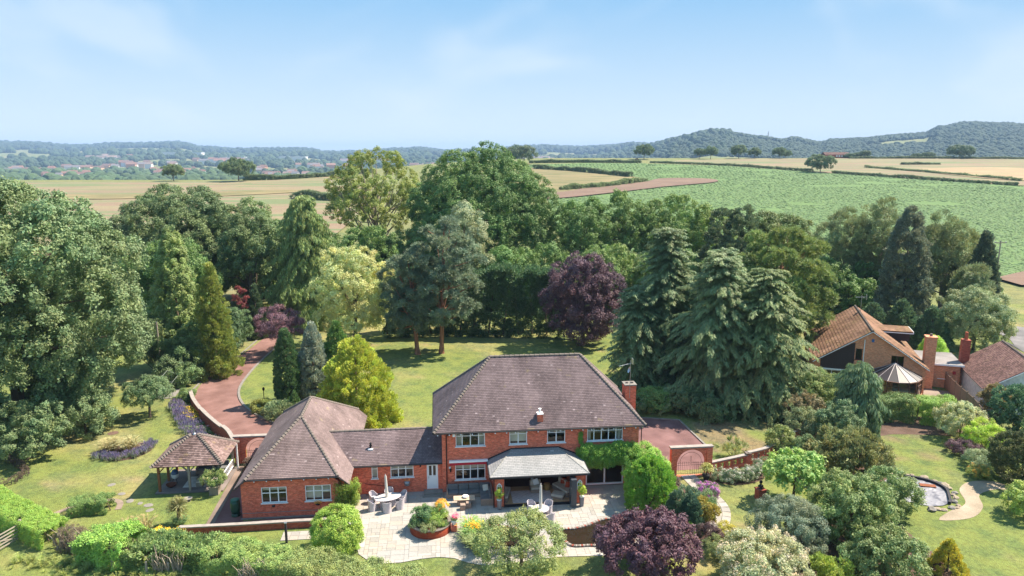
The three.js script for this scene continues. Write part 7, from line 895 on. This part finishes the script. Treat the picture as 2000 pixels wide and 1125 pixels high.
// ---------------------------------------------------------------- the far country: woods, houses, hills
const puffs = [0, 1, 2].map((k) => { const g = new THREE.IcosahedronGeometry(1, 2), p = g.attributes.position; for (let i = 0; i < p.count; i++) { const x = p.getX(i), y = p.getY(i), z = p.getZ(i), q = 0.72 + 0.5 * fbm(x * 2.6 + 9 + k * 7, y * 2.6 + z * 3.1, 0, 3, k); p.setXYZ(i, x * q, y * q * 0.9 + 0.3, z * q); } g.computeVertexNormals(); return g; });
function wood(name, label, n, seed, pick, col, size) { const R = RNG(seed), g = new THREE.Group(), pts = []; for (let i = 0; i < n * 4 && pts.length < n; i++) { const q = pick(R); if (!q) continue; const [x, z] = q, s = size * (0.6 + 0.8 * R()) * (q[2] ?? 1); pts.push({ p: V(x, land(x, z) + s * 0.2, z), n: V((R() - 0.5) * 0.3, 1, (R() - 0.5) * 0.3).normalize(), s: [s * (0.9 + 0.4 * R()), s * (0.8 + 0.5 * R()), s] }); } const mat = std(0xffffff, 0.95); mat.color.setRGB(...col); const m = scatter(name, g, pts, puffs[seed % 3], mat, R, 0.3); m.name = numbered(name); scene.add(m); tag(m, label, 'woodland', null, 'stuff'); }
wood('hill_woodland', 'bluish woods covering the long hill beyond the stubble', 20000, 401, (R) => { const a = 0.16 + R() * 0.66, d = 1500 + R() * 1500; const x = a * d; return fbm(x * 0.004, d * 0.004, 0, 3, 3) < (a < 0.42 ? 0.50 : 0.66) ? [x, -d] : null; }, [0.038, 0.064, 0.034], 6);
wood('valley_woodland', 'belt of mixed trees along the valley below the town', 2000, 402, (R) => { const a = -0.80 + R() * 0.98, d = 1250 + R() * 750; const x = a * d; return d < 1420 + 130 * noise(x * 0.01, 3) || fbm(x * 0.006, d * 0.006, 0, 3, 8) < 0.47 ? [x, -d] : null; }, [0.055, 0.095, 0.038], 10);
wood('town_woodland', 'tree-filled suburbs on the far valley side', 3600, 403, (R) => { const a = -0.80 + R() * 1.1, d = 1900 + R() * 2300; const x = a * d; return fbm(x * 0.003, d * 0.003, 0, 3, 6) < 0.53 ? [x, -d, d / 2400] : null; }, [0.042, 0.072, 0.036], 10);
wood('ridge_woodland', 'dark woods along the distant ridge', 9000, 404, (R) => { const a = -0.80 + R() * 1.2, d = 4200 + R() * 2600; const x = a * d; return fbm(x * 0.0016, d * 0.0016, 0, 3, 6) < 0.56 ? [x, -d] : null; }, [0.034, 0.056, 0.034], 17);
{ // town houses on the far valley side, each its own
  const R = RNG(411), walls = [mWhiteWall, std(0xc9a890, 0.9), std(0xb98a74, 0.9), mWhiteWall], roofs = [std(0x8a685c, 0.9), std(0x7c625a, 0.9), std(0x8a7872, 0.9), std(0x747074, 0.9)];
  const protos = [0, 1, 2, 3].map((k) => { const w = 5 + k, d = 4.2, h = 5 + (k % 2), s = new THREE.Shape([[-d - 0.5, h], [d + 0.5, h], [0, h + 3.4]].map((p) => new THREE.Vector2(...p))); return [box(-w, w, -4, h, -d, d), new THREE.ExtrudeGeometry(s, { depth: 2 * w + 0.8, bevelEnabled: false }).rotateY(Math.PI / 2).translate(-w - 0.4, 0, 0), k]; });
  const centres = [[-0.66, 2000], [-0.62, 1750], [-0.58, 2200], [-0.50, 2450], [-0.46, 1900], [-0.36, 2100], [-0.31, 1750], [-0.26, 2400], [-0.40, 2900], [-0.55, 3100], [-0.1, 2300], [-0.02, 2000], [0.06, 2300], [0.1, 2000], [-0.2, 3000], [0.02, 2900]];
  for (let i = 0; i < 210; i++) {
    const [ca, cd] = centres[i % centres.length], a = ca + (R() - 0.5) * 0.07, d = cd + (R() - 0.5) * 260, x = a * d, z = -d, [w, r, k] = protos[R() * 4 | 0], t = thing('town_house', 'small distant town house among the valley trees', 'house', x, land(x, z) + 4, z, R() * 0.9 - 0.45, 'houses of the distant town');
    put('wall', w, walls[(i + k) % 4], t); put('roof', r, roofs[(i * 3 + k) % 4], t); t.scale.setScalar(1.5 * d / 2000);
  }
  [[-0.30, 3300, 60, 'long white warehouse in the distant town'], [-0.45, 3450, 90, 'widest white factory shed in the distant town'], [-0.38, 3250, 46, 'pale shed with grey roof in the distant town'], [-0.19, 3500, 50, 'low white works building beyond the ash tree']].forEach(([a, d, w, lab]) => { const x = a * d, t = thing('factory_shed', lab, 'warehouse', x, land(x, -d) + 8, -d); obj('wall', box(-w, w, -10, 11, -20, 20), mWhiteWall, t); obj('roof', box(-w - 1, w + 1, 11.01, 13, -21, 21), std(0xd4d6da, 0.7), t); });
  const x = B(1498, 2780), t = thing('stone_obelisk', 'thin stone obelisk on the wooded hill crest', 'monument', x, land(x, -2780), -2780); obj('shaft', new THREE.CylinderGeometry(1.1, 2.2, 22, 4).translate(0, 19, 0), mConcrete, t); obj('base', bx(7, 9, 7, 0, 4, 0), mConcrete, t);
}
scene.fog = new THREE.FogExp2(0x9fbfe6, 0.00012);
for (const m of leafMats.values()) m.needsUpdate = true;
renderer.render(scene, camera);
